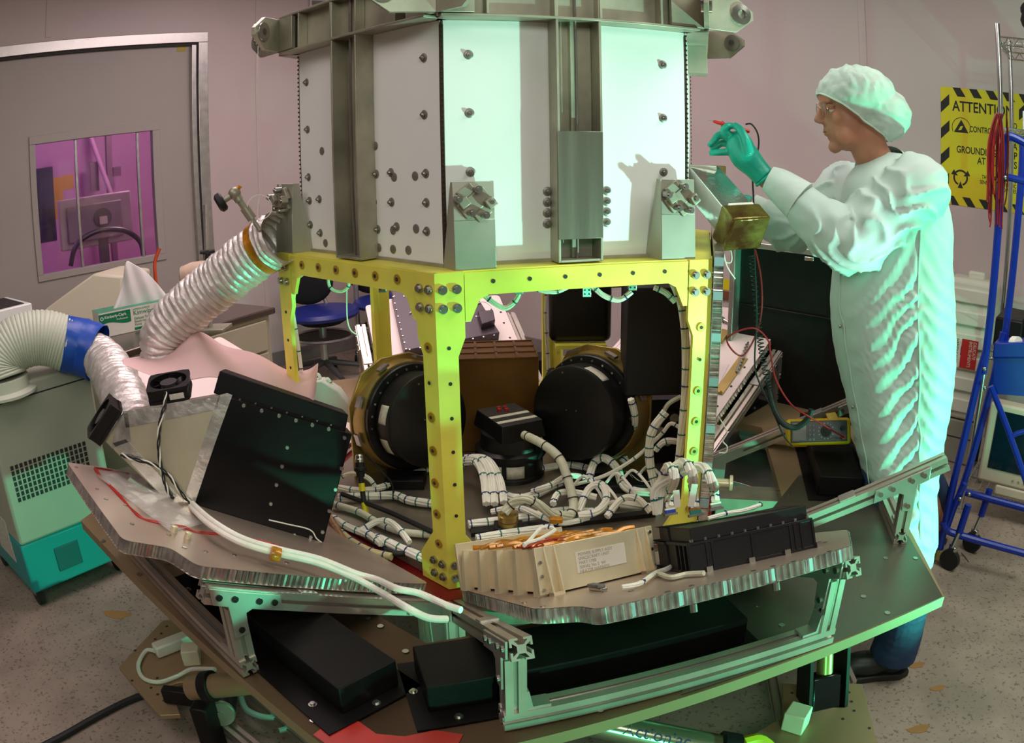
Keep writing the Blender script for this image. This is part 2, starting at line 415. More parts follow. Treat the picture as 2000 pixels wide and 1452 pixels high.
# deck: hexagonal ring, tan with a grey sector sheet
deck = root('equipment_deck', (0, 0, ZD-.03), 'large hexagonal tan metal deck ring carrying the whole spacecraft frame', 'deck')
DR = -11.3
outer = [hv(i, 1.333, ZD-.028, DR) for i in range(6)]; inner = [hv(i, .93, ZD-.028, DR) for i in range(6)]
m = M()
for z0, z1 in ((ZD-.028, ZD),):
    for i in range(6):
        j = (i+1) % 6
        m.hexa([outer[i], outer[j], inner[j], inner[i], outer[i]+V((0,0,.028)), outer[j]+V((0,0,.028)), inner[j]+V((0,0,.028)), inner[i]+V((0,0,.028))])
bmesh.ops.remove_doubles(m.bm, verts=m.bm.verts, dist=1e-5)
m.build('deck_ring', tan_m, deck)
rd_ = M()
f0, f1 = FF(0, ZD, DR), FF(-1, ZD, DR)
pa = [(505, 1360), (612, 1434)]
pts = [G(u, v, ZD) for u, v in ((612, 1437), (660, 1398), (700, 1410), (735, 1435), (790, 1440), (850, 1428), (905, 1436), (870, 1500), (840, 1590))]
rd_.prism(pts, (0, 0, .0015)).build('red_marking', red_m, deck)
pts = [G(u, v, ZD) for u, v in ((1330, 1358), (1841, 1167), (1774, 1048), (1700, 935), (1560, 930), (1420, 1100))]
M().prism(pts, (0, 0, .0016)).build('grey_sheet', silver_m, deck)
# screws in the deck
spx = [(612, 1408), (792, 1273), (743, 1224), (718, 1208), (939, 1247), (1172, 1388), (1478, 1182), (1527, 1222), (1686, 1166), (1733, 1198), (1730, 1091), (1788, 1091), (1688, 1008), (202, 1057), (272, 1122), (327, 1100), (1520, 960), (1540, 967)]
m = M()
for u, v in spx:
    p = G(u, v, ZD+.0017); m.cyl(p, p+V((0,0,.0015)), .007, n=14)
m.build('screw_heads', bolt_m, deck)['kind'] = 'stuff'

# the yellow hexagonal frame
fr = root('spacecraft_frame', (0, 0, ZB), 'yellow-green metal hexagonal frame standing on posts under the white box', 'frame')
tz = .012
def flange(F_, t0, t1, z0, z1, o=0, th=tz): return M().fbox(F_, t0, t1, ap-th+o, ap+o, z0, z1)
hs = .325
for i in range(6):
    F_ = FF(i); Fp = FF(i-1)
    # corner post: two flanges meeting at the ridge, wider top and bottom brackets
    m = M()
    wp = .046
    def prof(F_, sgn):
        s = lambda t: sgn*(hs-t)
        pts = [(0, ZB), (.095, ZB), (.095, ZB+.07), (wp, ZB+.14), (wp, ZY-.18), (.062, ZY-.14), (.062, ZY), (0, ZY)]
        m.prism([F_(s(a), ap, z) for a, z in pts], F_.y*(-.012))
    prof(F_, -1); prof(Fp, 1)
    post = m.build('corner_post', alod_m, fr)
    mb_ = M(); hb = M()
    for F2, sg in ((F_, -1), (Fp, 1)):
        for a in (.016, .046):
            for z in (ZY-.035, ZY-.075, ZB+.03, ZB+.065):
                p = F2(sg*(hs-a), ap, z); mb_.cyl(p, p+F2.y*.006, .010, n=12); mb_.cyl(p+F2.y*.006, p+F2.y*.011, .0065, n=10)
        for k in range(7):
            z = ZY-.16-k*.078; p = F2(sg*(hs-.026), ap+.0004, z)
            if sg > 0 and k % 1 == 0 and k in (0, 2, 3, 4, 5, 6): hb.cyl(p, p+F2.y*.003, .011, n=16)
    mb_.build('bolts', bolt_m, post)['kind'] = 'stuff'
    hb.build('boss_rings', mat('amber primer ring', (176, 136, 34), .4, .3) if 'amber primer ring' not in MATS else MATS['amber primer ring'], post)['kind'] = 'stuff'
    hd = M()
    for F2, sg in ((F_, -1), (Fp, 1)):
        for k in range(7):
            p = F2(sg*(hs-.026), ap+.003 if sg > 0 else ap, ZY-.16-k*.078); hd.cyl(p, p+F2.y*.0012, .0042, n=10)
    hd.build('bolt_holes', gasket_m, post)['kind'] = 'stuff'
    # top rail of the face, with haunches
    zt, zl = ZY-.003, ZY-.052
    pts = [(-hs+.064, zt), (-hs+.064, zl-.055), (-hs+.075, zl-.055), (-hs+.095, zl-.01), (-hs+.115, zl), (hs-.115, zl), (hs-.095, zl-.01), (hs-.075, zl-.055), (hs-.064, zl-.055), (hs-.064, zt)]
    rail = M().prism([F_(a, ap-.002, z) for a, z in pts], F_.y*(-.01)).build('top_rail', alod_m, fr)
    hd = M(); hr = M()
    for k in range(6):
        p = F_(-.2+k*.08, ap-.0015, ZY-.024)
        if i in (5, 2, 4): hr.cyl(p, p+F_.y*.002, .011, n=16); hd.cyl(p, p+F_.y*.0032, .0045, n=10)
        else: hd.cyl(p, p+F_.y*.001, .0048, n=10)
    hd.build('rail_holes', gasket_m, rail)['kind'] = 'stuff'
    if i in (5, 2, 4): hr.build('boss_rings', MATS['amber primer ring'], rail)['kind'] = 'stuff'
# top plate (flat ring on which the white box sits) and base plate
m = M()
for i in range(6):
    j = (i+1) % 6
    a, b, c, d = hv(i, .645, ZY-.008), hv(j, .645, ZY-.008), hv(j, .48, ZY-.008), hv(i, .48, ZY-.008)
    m.hexa([a, b, c, d]+[p+V((0,0,.009)) for p in (a, b, c, d)])
m.build('top_plate', alod_m, fr)
m = M().prism([hv(i, .64, ZB+.002) for i in range(6)], (0, 0, .02)).build('base_plate', mat('grey base plate', (150, 140, 124), .3, .7, .15, 4), fr)
m = M()
for i in range(6):
    j = (i+1) % 6
    a, b, c, d = hv(i, .70, ZB-.045), hv(j, .70, ZB-.045), hv(j, .5, ZB-.045), hv(i, .5, ZB-.045)
    m.hexa([a, b, c, d]+[p+V((0,0,.043)) for p in (a, b, c, d)])
tag(m.build('mounting_ring', mat('dark red paint', (120, 16, 14), .45)), 'dark red hexagonal ring beneath the feet of the yellow frame', 'ring')
m = M().lathe((0, 0, .30), (0,0,1), ((.42, 0), (.42, .04), (.33, .05), (.33, .17), (.48, .18), (.48, .203)), 40)
tag(m.build('support_drum', steel_m), 'grey metal drum under the red ring inside the deck opening', 'drum')
for i in range(6): tag(M().fbox(FF(i), -.05, .05, .62, .84, ZD-.10, ZD-.029).build('deck_bracket', steel_m), 'short grey arm reaching under the deck ring, '+('below the front petal', 'below the empty stand by the person', 'at the back right', 'at the far back', 'under the pink sheet side', 'below the left petal')[i], 'bracket')

# ------------------------------------------------------------------ white panelled box on top
bx = root('bus_box', (0, 0, ZY), 'tall white hexagonal box with steel columns on top of the yellow frame', 'box')
apb = SB*cos(pi/6)
hb_ = SB/2
for i in range(6):
    F_ = FF(i)
    M().prism([F_(a, apb, z) for a, z in ((-hb_+.004, ZY+.008), (hb_-.004, ZY+.008), (hb_-.004, ZT), (-hb_+.004, ZT))], F_.y*(-.022)).build('side_panel', white_m, bx, bev=.001)
    M().fbox(F_, -hb_, hb_, apb-.03, apb+.006, ZY+.001, ZY+.009).build('sill', steel_m, bx)
cs = M()
for i in range(6):
    p = hv(i, SB-.008, ZY+.01); cs.cyl(p, p+V((0,0,ZT-ZY-.02)), .008, n=6)
    for k in range(44):
        q = p+V((0,0,.012+k*.0118)); a = radians(ROT+60*i); cs.cyl(q, q+V((sin(a), -cos(a), 0))*.0105, .0024, n=6)
cs.build('corner_seams', mat('dark seam foil', (64, 52, 40), .5, .3), bx)['kind'] = 'stuff'
def column(i):
    F_ = FF(i); t0, t1 = (-.052, .052)
    m = M(); o = .052
    if i == 1:
        m.fbox(F_, t0, t1, apb, apb+o, ZT-.075, ZT).fbox(F_, t0, t1, apb+.01, apb+o-.01, ZT, ZT+.12); m.build('column', steel_m, bx, bev=.001); return
    m.fbox(F_, t0, t0+.006, apb, apb+o, ZY+.004, ZT+.12); m.fbox(F_, t1-.006, t1, apb, apb+o, ZY+.004, ZT+.12)
    m.fbox(F_, t0+.006, t1-.006, apb, apb+.005, ZY+.004, ZT+.12)
    m.fbox(F_, -.008, .008, apb+.005, apb+.018, ZY+.01, ZT+.1)
    m.fbox(F_, t0+.006, t1-.006, apb+.005, apb+o, ZY+.004, ZY+.010)
    c = m.build('column', steel_m, bx, bev=.001)
    if i == 0:
        M().fbox(F_, t0, t1, apb+o-.006, apb+o+.001, ZY+.055, ZY+.29).build('cover_plate', steel2_m, c, bev=.001)
    m = M(); m.cyl(F_(.0, apb+.03, ZY+.01), F_(.0, apb+.03, ZT+.1), .0035, n=8); m.build('tie_rod', bolt_m, c)
for i in range(6): column(i)
# ring of I beams around the top with lifting lugs
for i in range(6):
    F_ = FF(i); L = hb_+.04; z0 = ZT; zh = .105; ib = apb-.01; ob = apb+.055
    bm_ = M().fbox(F_, -L+.03, L-.03, ib, ob, z0, z0+.006).fbox(F_, -L+.03, L-.03, ib, ob, z0+zh-.006, z0+zh).fbox(F_, -L+.03, L-.03, (ib+ob)/2-.004, (ib+ob)/2+.004, z0+.006, z0+zh-.006)
    for a in (-.2, -.052, .052, .2): bm_.fbox(F_, a-.003, a+.003, (ib+ob)/2+.004, ob-.001, z0+.006, z0+zh-.006)
    beam = bm_.build('ring_beam', steel_m, bx, bev=.001)
    for sg in (-1, 1):
        # lug plate: pointed end with a bushing
        a0 = L-.10; oo = (ib+ob)/2+.004 + (.008 if sg > 0 else .018)
        pts = [(a0, z0+.008), (L+.075, z0+.008), (L+.125, z0+.045), (L+.125, z0+.065), (L+.075, z0+.098), (a0, z0+.098)]
        lug = M().prism([F_(sg*a, oo, z) for a, z in pts], F_.y*.012).build('lug_plate', steel_m, beam, bev=.001)
        p = F_(sg*(L+.088), oo-.006, z0+.055)
        M().lathe(p, F_.y, ((.026, 0), (.026, .024), (.012, .026), (.010, .02), (.010, .0)), 20).build('bushing', bolt_m, lug)
# clip-like washers and screws on the panels
def studs(F_, lst, kind):
    for u, v in lst:
        p = PL(u, v, F_(0, apb, 0), F_.y)
        q = M(); q.lathe(p, F_.y, ((.0105, 0), (.0105, .0012), (.009, .002)), 18)
        o = q.build('washer', MATS['washer grey'], bx)
        if kind != 'flat':
            M().cyl(p+F_.y*.002, p+F_.y*.008, .0052, n=12).cyl(p+F_.y*.008, p+F_.y*.011, .003, n=8).build('screw', bolt_m, o)
mat('washer grey', (136, 132, 124), .4, .5)
studs(FF(0), [(915, 107), (917, 221), (919, 336), (1294, 127), (1295, 231), (1296, 336)] + [(1069, y) for y in (374, 395, 416, 437)] + [(1185, y) for y in (373, 394, 414, 435)], 's')
studs(FF(-1), [(828, 113), (829, 224), (832, 339), (833, 396), (834, 452), (599, 161), (601, 253), (603, 346), (605, 392), (607, 439), (624, 389), (626, 455), (735, 340), (731, 395), (738, 448), (764, 337), (765, 395), (775, 443)], 's')
studs(FF(-1), [(733, 285), (811, 344), (770, 346), (813, 447), (768, 450), (740, 484), (768, 487), (798, 489), (629, 295), (636, 475)], 'flat')
# angle brackets with clamp blocks that stand on the yellow frame against the box
def bracket(i, t, lab):
    F_ = FF(i)
    r = root('angle_bracket', F_(t, ap, ZY), lab, 'bracket', None)
    o0 = ap-.008; zt = ZY+.185; w0, w1 = (.042, .042)
    pts = [(o0-.0, ZY+.001), (o0-.045, zt), (o0-.048, zt), (o0-.012, ZY+.001)]
    # face plate leaning back with a kink, and triangular side gusset
    zk = ZY+.105
    m = M(); P = lambda a, b, z: F_(t+a, b, z)
    m.hexa([P(-.044, o0, ZY+.001), P(.044, o0, ZY+.001), P(.044, o0-.006, ZY+.001), P(-.044, o0-.006, ZY+.001), P(-.044, o0-.004, zk), P(.044, o0-.004, zk), P(.044, o0-.010, zk), P(-.044, o0-.010, zk)])
    m.hexa([P(-.044, o0-.004, zk), P(.044, o0-.004, zk), P(.044, o0-.010, zk), P(-.044, o0-.010, zk), P(-.044, o0-.012, zt), P(.044, o0-.012, zt), P(.044, o0-.018, zt), P(-.044, o0-.018, zt)])
    m.build('face_plate', mat('matt aluminium plate', (176, 176, 160), .42, .6, .05, 10) if 'matt aluminium plate' not in MATS else MATS['matt aluminium plate'], r, bev=.001)
    m = M()
    for sg in (-1, 1):
        m.prism([P(sg*.044, o0-.001, ZY+.001), P(sg*.044, o0-.012, zt), P(sg*.044, o0-.03, zt), P(sg*.058, o0-.055, ZY+.001)], F_.x*(-.004*sg))
    m.build('side_gusset', MATS['matt aluminium plate'], r)
    # clamp cluster
    q = Fr(P(0, o0-.008, ZY+.142), F_.x+V((0,0,.75)), V((0,0,1))-F_.x*.75, F_.y)
    m = M(); m.fbox(q, -.034, .034, -.018, .018, .0, .012); m.fbox(q, -.018, .018, -.04, .04, .0, .010); m.fbox(q, .014, .034, -.03, -.008, .012, .03); m.fbox(q, -.03, -.008, .006, .026, .012, .026)
    cl = m.build('clamp_block', steel_m, r, bev=.002)
    m = M()
    for a, b in ((-.024, .03), (.026, -.018), (-.02, -.01), (.02, .02), (0, -.032)): m.cyl(q(a, b, .01), q(a, b, .03), .008, n=12); m.cyl(q(a, b, .03), q(a, b, .034), .0045, n=8)
    m.build('clamp_bolts', bolt_m, cl)['kind'] = 'stuff'
    return r
n0 = FF(0)
tb = [PL(u, 450, n0(0, ap, 0), n0.y) for u in (930, 1330)]
bracket(0, (tb[0]-n0(0, 0, 0)).dot(n0.x), 'grey angle bracket with clamp standing at the front corner, left of centre column')
bracket(0, (tb[1]-n0(0, 0, 0)).dot(n0.x), 'grey angle bracket with clamp standing at the right end of the front face')
bracket(-1, -.30, 'grey angle bracket at the left corner beside the silver duct end')
# ------------------------------------------------------------------ slotted extrusions, deck lids, petal stands, petals
def D(u, v, d): return CAM + ray(u, v)*d
_q = [(-.019, -.019), (-.0045, -.019), (-.0045, -.0152), (-.0110, -.0152), (-.0050, -.0075), (.0050, -.0075), (.0110, -.0152), (.0045, -.0152), (.0045, -.019)]
PROF = []
for k in range(4):
    c_, s_ = (1, 0, -1, 0)[k], (0, 1, 0, -1)[k]
    PROF += [(a*c_-b*s_, a*s_+b*c_) for a, b in _q]
def ext(m, p, q, up=(0, 0, 1)):
    p, q = V(p), V(q); d = (q-p).normalized(); x = d.cross(V(up)).normalized(); y = x.cross(d)
    pts = [p+x*a+y*b for a, b in PROF]
    m.prism(pts, q-p, cap=False)
    for e in (p, q):
        # end cap built as a ring with its four slots left open
        vs = [m.bm.verts.new(e+x*a+y*b) for a, b in PROF]
        m.bm.faces.new(vs)
    return m
TH = math.atan(.49)
def PF(i, c=0):
    n, t = face(i); o = n*.6+V((0, 0, .58)); y = n*cos(TH)+V((0, 0, sin(TH))); z = V((0, 0, cos(TH)))-n*sin(TH)
    return Fr(o+z*c, t, y, z)
lidspan = {0: (-.47, .18), -1: (-.08, .575), 1: (-.07, .5), 2: (-.3, .3), 3: (-.45, .15), 4: (-.3, .3)}
lidlab = {0: 'long flat black lid bolted on the deck below the front right petal', -1: 'long flat black lid bolted on the deck below the left petal, nearest its corner',
          1: 'flat black lid on the deck beneath the yellow meter', 2: 'black lid on the deck at the back right, behind the yellow meter',
          3: 'black lid on the far side of the deck under the rear petal', 4: 'black lid on the deck under the pink sheet at the left rear'}
for i, (a, b) in lidspan.items():
    F_ = FF(i, ZD+.002)
    r = root('sealed_box', F_((a+b)/2, .985, 0), lidlab[i], 'lid', 'flat black lids around the deck ring')
    M().fbox(F_, a, b, .918, 1.052, .003, .064).build('cover', blackp_m, r, bev=.003)
    M().fbox(F_, a-.03, b+.03, .888, 1.105 if i != 0 else 1.098, 0, .003).build('flange', blackp_m, r)
    for (x, y) in ((a+.05, 1.078), (b-.06, 1.078), (b+.015, .985), (a-.015, .985)):
        M().cyl(F_(x, y, .003), F_(x, y, .005), .0085, n=14).cyl(F_(x, y, .005), F_(x, y, .009), .005, n=10).build('screw', bolt_m, r)
def stand(i, lab, ts=(-.33, .33)):
    F_ = FF(i, ZD+.002)
    r = root('petal_stand', F_(0, 1.12, 0), lab, 'stand')
    ext(M(), F_(-.352, 1.118, .019), F_(.352, 1.118, .019)).build('bottom_rail', extr_m, r)
    for t in ts:
        sg = 1 if t > 0 else -1
        zc = lambda n_: .522+.49*(n_-.6)-ZD-.002
        n1 = 1.172 if i != 1 else 1.215
        ext(M(), F_(t, 1.118, .038), F_(t, 1.118, zc(1.118)-.021), F_.x).build('post', extr_m, r)
        ext(M(), F_(t, .60, zc(.60)), F_(t, n1, zc(n1))).build('crossbar', extr_m, r)
        ext(M(), F_(t, .635, zc(.635)-.12), F_(t, .635, zc(.635)-.02), F_.x).build('inner_post', extr_m, r)
        # T-shaped joining plate with bolts, on the outward-facing side of the joint
        sd = -1 if (i in (0, 1) or t < 0) else 1
        if i == -1: sd = 1
        tx = t+sd*.0205
        y_ = lambda n_, o: F_(tx, n_, zc(n_)+o)
        pts = [y_(1.165, .017), y_(1.165, -.019), y_(1.135, -.020), F_(tx, 1.133, zc(1.118)-.085), F_(tx, 1.103, zc(1.118)-.085), y_(1.10, -.030), y_(1.086, -.020), y_(1.02, -.019), y_(1.02, .017)]
        pl = M().prism(pts, F_.x*sd*.005).build('joining_plate', MATS['plate aluminium'], r, bev=.0008)
        m = M()
        for q in (y_(1.15, 0), y_(1.118, 0), y_(1.068, 0), y_(1.036, 0), F_(tx, 1.118, zc(1.118)-.07)):
            q = q+F_.x*sd*.005; m.cyl(q, q+F_.x*sd*.003, .0068, n=12)
        m.build('plate_bolts', mat('dark button bolt', (40, 38, 36), .35, .6) if 'dark button bolt' not in MATS else (MATS['dark button bolt'] if i == -1 else bolt_m), pl)['kind'] = 'stuff'
        # inner L plate and foot corner bracket
        pts = [F_(tx, .60, zc(.60)+.018), F_(tx, .60, zc(.6)-.02), F_(tx, .62, zc(.6)-.10), F_(tx, .65, zc(.6)-.10), F_(tx, .655, zc(.655)-.02), F_(tx, .71, zc(.71)-.018), F_(tx, .71, zc(.71)+.018)]
        M().prism(pts, F_.x*sd*.005).build('corner_plate', MATS['plate aluminium'], r)
        b = -sg; x0 = t+b*.019
        M().prism([F_(x0, 1.104, .038), F_(x0, 1.104, .082), F_(x0+b*.005, 1.104, .082), F_(x0+b*.012, 1.104, .045), F_(x0+b*.045, 1.104, .044), F_(x0+b*.045, 1.104, .038)], F_.y*.03).build('foot_bracket', MATS['plate aluminium'], r)
        M().fbox(Fr(F_(t, .95, zc(.95)+.022), F_.x, F_.y+V((0, 0, .49)), None), -.018, .018, -.022, .022, -.003, .005).build('slide_clip', MATS['plate aluminium'], r, bev=.001)
    return r
mat('plate aluminium', (186, 180, 172), .38, .8, .06, 12)
stand(-1, 'slotted aluminium stand under the left petal with the black riveted box')
stand(0, 'slotted aluminium stand in front, under the front right petal')
stand(1, 'empty slotted aluminium stand beside the standing person, carrying no petal')
stand(2, 'slotted aluminium stand under the pale petal at the back right')
stand(3, 'slotted aluminium stand under the rear petal with the plum black box')
stand(4, 'slotted aluminium stand at the left rear under the pink sheet')

def petal(i, outline, lab, th=.027, skin=None):
    """honeycomb panel: two facing sheets with a fluted foil core between them"""
    F_ = PF(i); r = root('honeycomb_petal', F_(0, .35, -th), lab, 'panel')
    # resample the outline
    n = len(outline); pts = []
    for k in range(n):
        a, b = V((*outline[k], 0)), V((*outline[(k+1) % n], 0)); L = (b-a).length; c = max(1, int(L/.0035))
        for j in range(c): pts.append((a.lerp(b, j/c), (b-a).normalized()))
    core = []
    for k, (p, d) in enumerate(pts):
        w = (0, 1, 1, 0)[k % 4]*.0028 + noise.noise(p*90)*.0015
        nrm = V((d.y, -d.x, 0)); core.append(p - nrm*w*OUT)
    M().prism([F_(p.x, p.y, -.0008) for p in core], F_.z*(-th+.0016), cap=False).build('honeycomb_core', foil_m, r, ang=1)
    M().prism([F_(a, b, -.0008) for a, b in outline], F_.z*.0008).build('upper_sheet', skin or skin_m, r)
    M().prism([F_(a, b, -th) for a, b in outline], F_.z*.0008).build('lower_sheet', skin or skin_m, r)
    return r
def rnd(pts, rad=.02, k=5):
    out = []; n = len(pts)
    for i in range(n):
        a, b, c = V((*pts[i-1], 0)), V((*pts[i], 0)), V((*pts[(i+1) % n], 0))
        r = min(rad, (a-b).length*.45, (c-b).length*.45); p, q = b+(a-b).normalized()*r, b+(c-b).normalized()*r
        for j in range(k+1):
            t = j/k; x = p*(1-t)**2+b*2*t*(1-t)+q*t*t; out.append((x.x, x.y))
    return out
OUT = 1
P0 = PF(0); Pm = PF(-1)
o0 = [(-.30, .0), P0.px(905, 1152), P0.px(1045, 1190), P0.px(1130, 1184), P0.px(1166, 1190), P0.px(1662, 1066), P0.px(1655, 1035), (.33, .0)]
petal(0, rnd(o0), 'front right honeycomb petal carrying the cream box and the black ribbed box')
om = [(.32, .02), Pm.px(805, 1140), Pm.px(385, 1105), Pm.px(332, 1070), Pm.px(240, 1055), Pm.px(131, 903), (-.30, .62), (-.30, .02)]
petal(-1, rnd(om), 'left honeycomb petal carrying the silver plenum and black riveted box')
ob = [(-.30, 0), (-.30, .70), (-.23, .70), (-.21, .73), (.21, .73), (.23, .70), (.30, .70), (.30, 0)]
pale_m = mat('pale painted facing sheet', (232, 214, 208), .5, .1, .03, 6)
petal(2, rnd(ob), 'pale petal with small brackets at the back right of the deck', skin=pale_m)
petal(3, rnd(ob), 'pale petal behind the frame carrying the plum black box', skin=pale_m)
petal(4, rnd(ob), 'petal at the left rear mostly hidden under the pink sheet', skin=pale_m)
# inserts (pale plugs along the front petal edge) and standoffs beneath
pg = M()
for k, (u, v) in enumerate(((1220, 1188), (1316, 1168), (1407, 1147), (1490, 1125), (1566, 1104), (1631, 1088))):
    a, b = P0.px(u, v, -.014); q = Fr(P0(a, o0[5][1]+(a-o0[5][0])*(o0[4][1]-o0[5][1])/(o0[4][0]-o0[5][0]), -.0135), P0.x, P0.z, P0.y)
    pg.fbox(q, -.009, .009, -.0115, .0115, -.004, .0014)
pp = [o for o in COL.objects if o.name.startswith('honeycomb_petal')]
pg.build('edge_plugs', plug_m, pp[0], bev=.001)['kind'] = 'stuff'
m = M()
for u, v in ((1353, 1180), (1515, 1138)):
    p = P0.P(u, v, -.027); m.cyl(p, p-P0.z*.014, .007, n=14)
m.build('underside_spigots', bolt_m, pp[0])['kind'] = 'stuff'
def screws(F_, px, par, name='insert_screws', r=.005, mt=None):
    m = M()
    for u, v in px:
        p = F_.P(u, v, .0003); m.cyl(p, p+F_.z*.0012, r, n=10)
    m.build(name, mt or bolt_m, par)['kind'] = 'stuff'
screws(P0, [(1012, 1146), (1024, 1178), (1060, 1185), (940, 1137), (962, 1144), (1180, 1157), (1232, 1155), (1304, 1157), (1351, 1145), (1472, 1116), (1550, 1098), (1620, 1078), (1612, 1060), (1510, 1107)], pp[0])
screws(Pm, [(149, 913), (190, 955), (245, 987), (207, 975), (258, 1024), (360, 1070), (402, 1078), (458, 1085), (330, 1045), (205, 940), (560, 1100), (700, 1128)], pp[1])
P2, P3, P4 = PF(2), PF(3), PF(4)
screws(P2, [(1409, 610), (1426, 613), (1442, 616), (1475, 622), (1501, 650), (1454, 718), (1428, 755), (1401, 794), (1428, 641)], pp[2], mt=gasket_m)
screws(P3, [(978, 610), (984, 631), (996, 660), (960, 605), (975, 700)], pp[3], mt=gasket_m)

# closed petal standing upright on the right face, seen along its edge
F1 = FF(1)
r = root('upright_petal', F1(0, ap+.02, ZB+.05), 'honeycomb panel still closed upright against the right post of the frame, seen edge on', 'panel')
m = M(); q0, q1 = ap+.004, ap+.026
c0 = []
k = 0; z = ZB+.05
while z < ZY+.02:
    c0.append(((0, .003, .003, 0)[k % 4]+noise.noise(V((k*.7, 0, 0)))*.0012, z)); z += .003; k += 1
m.prism([F1(-.33+a, q0, zz) for a, zz in c0]+[F1(.30, q0, ZY+.02), F1(.30, q0, ZB+.05)], F1.y*(q1-q0), cap=False)
m.build('honeycomb_core', foil_m, r, ang=1)
for a, b in ((q0-.001, q0), (q1, q1+.001)): M().fbox(F1, -.334, .30, a, b, ZB+.05, ZY+.02).build('facing_sheet', skin_m, r)
m = M()
for z in (ZB+.13, ZB+.23, ZB+.33, ZB+.45, ZB+.56, ZB+.66, ZB+.74): m.fbox(F1, -.3345, -.325, q0, q1, z-.010, z+.010)
m.build('edge_plugs', plug_m, r)['kind'] = 'stuff'
M().lathe(F1(-.27, q1, ZB+.16), F1.y, ((.012, 0), (.012, .05), (.022, .052), (.022, .06)), 18).build('connector_stub', cream_m, r)

def boxpx(F_, base, h, c=0, flare=0):
    """solid standing on the plane c of a frame, base corners given where the photo shows them"""
    b = [V((*F_.px(u, v, c), 0)) for u, v in base]
    return [F_(p.x, p.y, c) for p in b] + [F_(p.x, p.y, c+h) for p in b], b
def quad4(p, q, s_, F_, c):
    a, b, d = (V((*F_.px(*x, c), 0)) for x in (p, q, s_)); return a, b, d
# ---- cream power box
A = V(P0.px(1056, 1168)+(0,)); B = V(P0.px(1284, 1114)+(0,)); C_ = V(P0.px(962, 1143)+(0,))
ex = (B-A); L = ex.length; ex.normalize(); ey = V((-ex.y, ex.x, 0)); ey = -ey if (C_-A).dot(ey) < 0 else ey
W_ = (C_-A).dot(ey)
FC = Fr(P0(A.x, A.y), P0.x*ex.x+P0.y*ex.y, P0.x*ey.x+P0.y*ey.y, P0.z)
Hc = .092
r = root('power_box', FC(L/2, W_/2, 0), 'cream metal finned box with engraved label and amber taped wiring on the front petal', 'box')
body = M(); body.fbox(FC, .022, L-.006, .006, W_-.004, .004, Hc-.006); body.build('housing', cream_m, r, bev=.001)
M().fbox(FC, 0, L, 0, .006, .003, Hc).build('front_plate', cream_m, r, bev=.001)
m = M()
for a in (.018, .040, L-.042, L-.020):
    m.hexa([FC(a, -.018, 0), FC(a+.003, -.018, 0), FC(a+.003, 0, 0), FC(a, 0, 0), FC(a, -.002, Hc), FC(a+.003, -.002, Hc), FC(a+.003, 0, Hc), FC(a, 0, Hc)])
m.fbox(FC, .018, .043, -.018, 0, 0, .006); m.fbox(FC, L-.042, L-.017, -.018, 0, 0, .006)
m.build('front_ribs', cream_m, r)['kind'] = 'stuff'
M().fbox(FC, L*.31, L*.73, -.0015, 0, .030, .070).build('label_plate', mat('label plate', (222, 210, 196), .4, .2), r)
def words(txt, P, F_, size, mt, name, par=None, ext_=.0002, sx=1, align='LEFT', bold=0):
    """lettering as real raised text, laid in a frame's x/y plane"""
    cu = bpy.data.curves.new(name, 'FONT'); cu.body = txt; cu.size = size; cu.extrude = ext_; cu.align_x = align; cu.space_line = .95; cu.offset = bold*size
    t = bpy.data.objects.new(name, cu); COL.objects.link(t)
    dg = bpy.context.evaluated_depsgraph_get(); dg.update()
    me = bpy.data.meshes.new_from_object(t.evaluated_get(dg)); bpy.data.objects.remove(t)
    o = bpy.data.objects.new(name, me); COL.objects.link(o)
    R = F_.mat(); org = wloc(par) if par else V(P)
    for v in me.vertices: v.co = V(P)-org + R @ V((v.co.x*sx, v.co.y, v.co.z))
    me.materials.clear(); me.materials.append(mt)
    if par: o.parent = par
    else: o.location = V(P)
    return o
eng_m = mat('engraved lettering', (150, 138, 120), .6)
words('POWER SUPPLY ASSY\nSPACECRAFT UNIT\nPART 1788\nSERIAL No 2  W/\nHEATER HARNESS', FC(L*.33, -.0016, .062), Fr(FC(0, 0, 0), FC.x, FC.z), .0085, eng_m, 'label_lettering', r)
m = M()
for k in range(5):
    b0 = .008+k*(W_-.03)/4.0
    m.hexa([FC(0, b0, 0), FC(.022, b0, 0), FC(.022, b0+.018, 0), FC(0, b0+.018, 0), FC(.008, b0, Hc-.004), FC(.022, b0, Hc-.004), FC(.022, b0+.006, Hc-.004), FC(.008, b0+.006, Hc-.004)])
m.build('side_fins', cream_m, r)['kind'] = 'stuff'
M().fbox(FC, .0, L, W_-.004, W_+.004, .0, Hc+.012).build('rear_plate', cream_m, r, bev=.001)
m = M(); random.seed(3)
for k in range(9):
    y = .02+k*(W_-.05)/8
    pts = [FC(.03+j*(L-.06)/9, y+random.uniform(-.006, .006), Hc-.002+random.uniform(-.002, .006)) for j in range(10)]
    m.tube(pts, .0052, 6, 3)
m.build('taped_wiring', kapton_m, r)['kind'] = 'stuff'
m = M()
for k in range(7):
    pts = [FC(.02+random.uniform(-.01, .01), .02+k*.012, Hc+random.uniform(-.002, .004)) for _ in range(2)]+[FC(.05+.02*j, .03+k*.01+random.uniform(-.01, .01), Hc+.004+random.uniform(-.004, .004)) for j in range(3)]
    m.tube(pts, .0018, 5, 3)
m.build('red_lacing', red_m, r)['kind'] = 'stuff'
m = M()
for a, c in ((.008, .012), (.008, .038), (.008, .064), (L-.008, .012), (L-.008, .045), (L-.008, .08)):
    q = FC(a, -.0005, c); m.cyl(q, q-FC.y*.003, .0035, n=8)
m.build('plate_screws', bolt_m, r)['kind'] = 'stuff'
cream_root = r
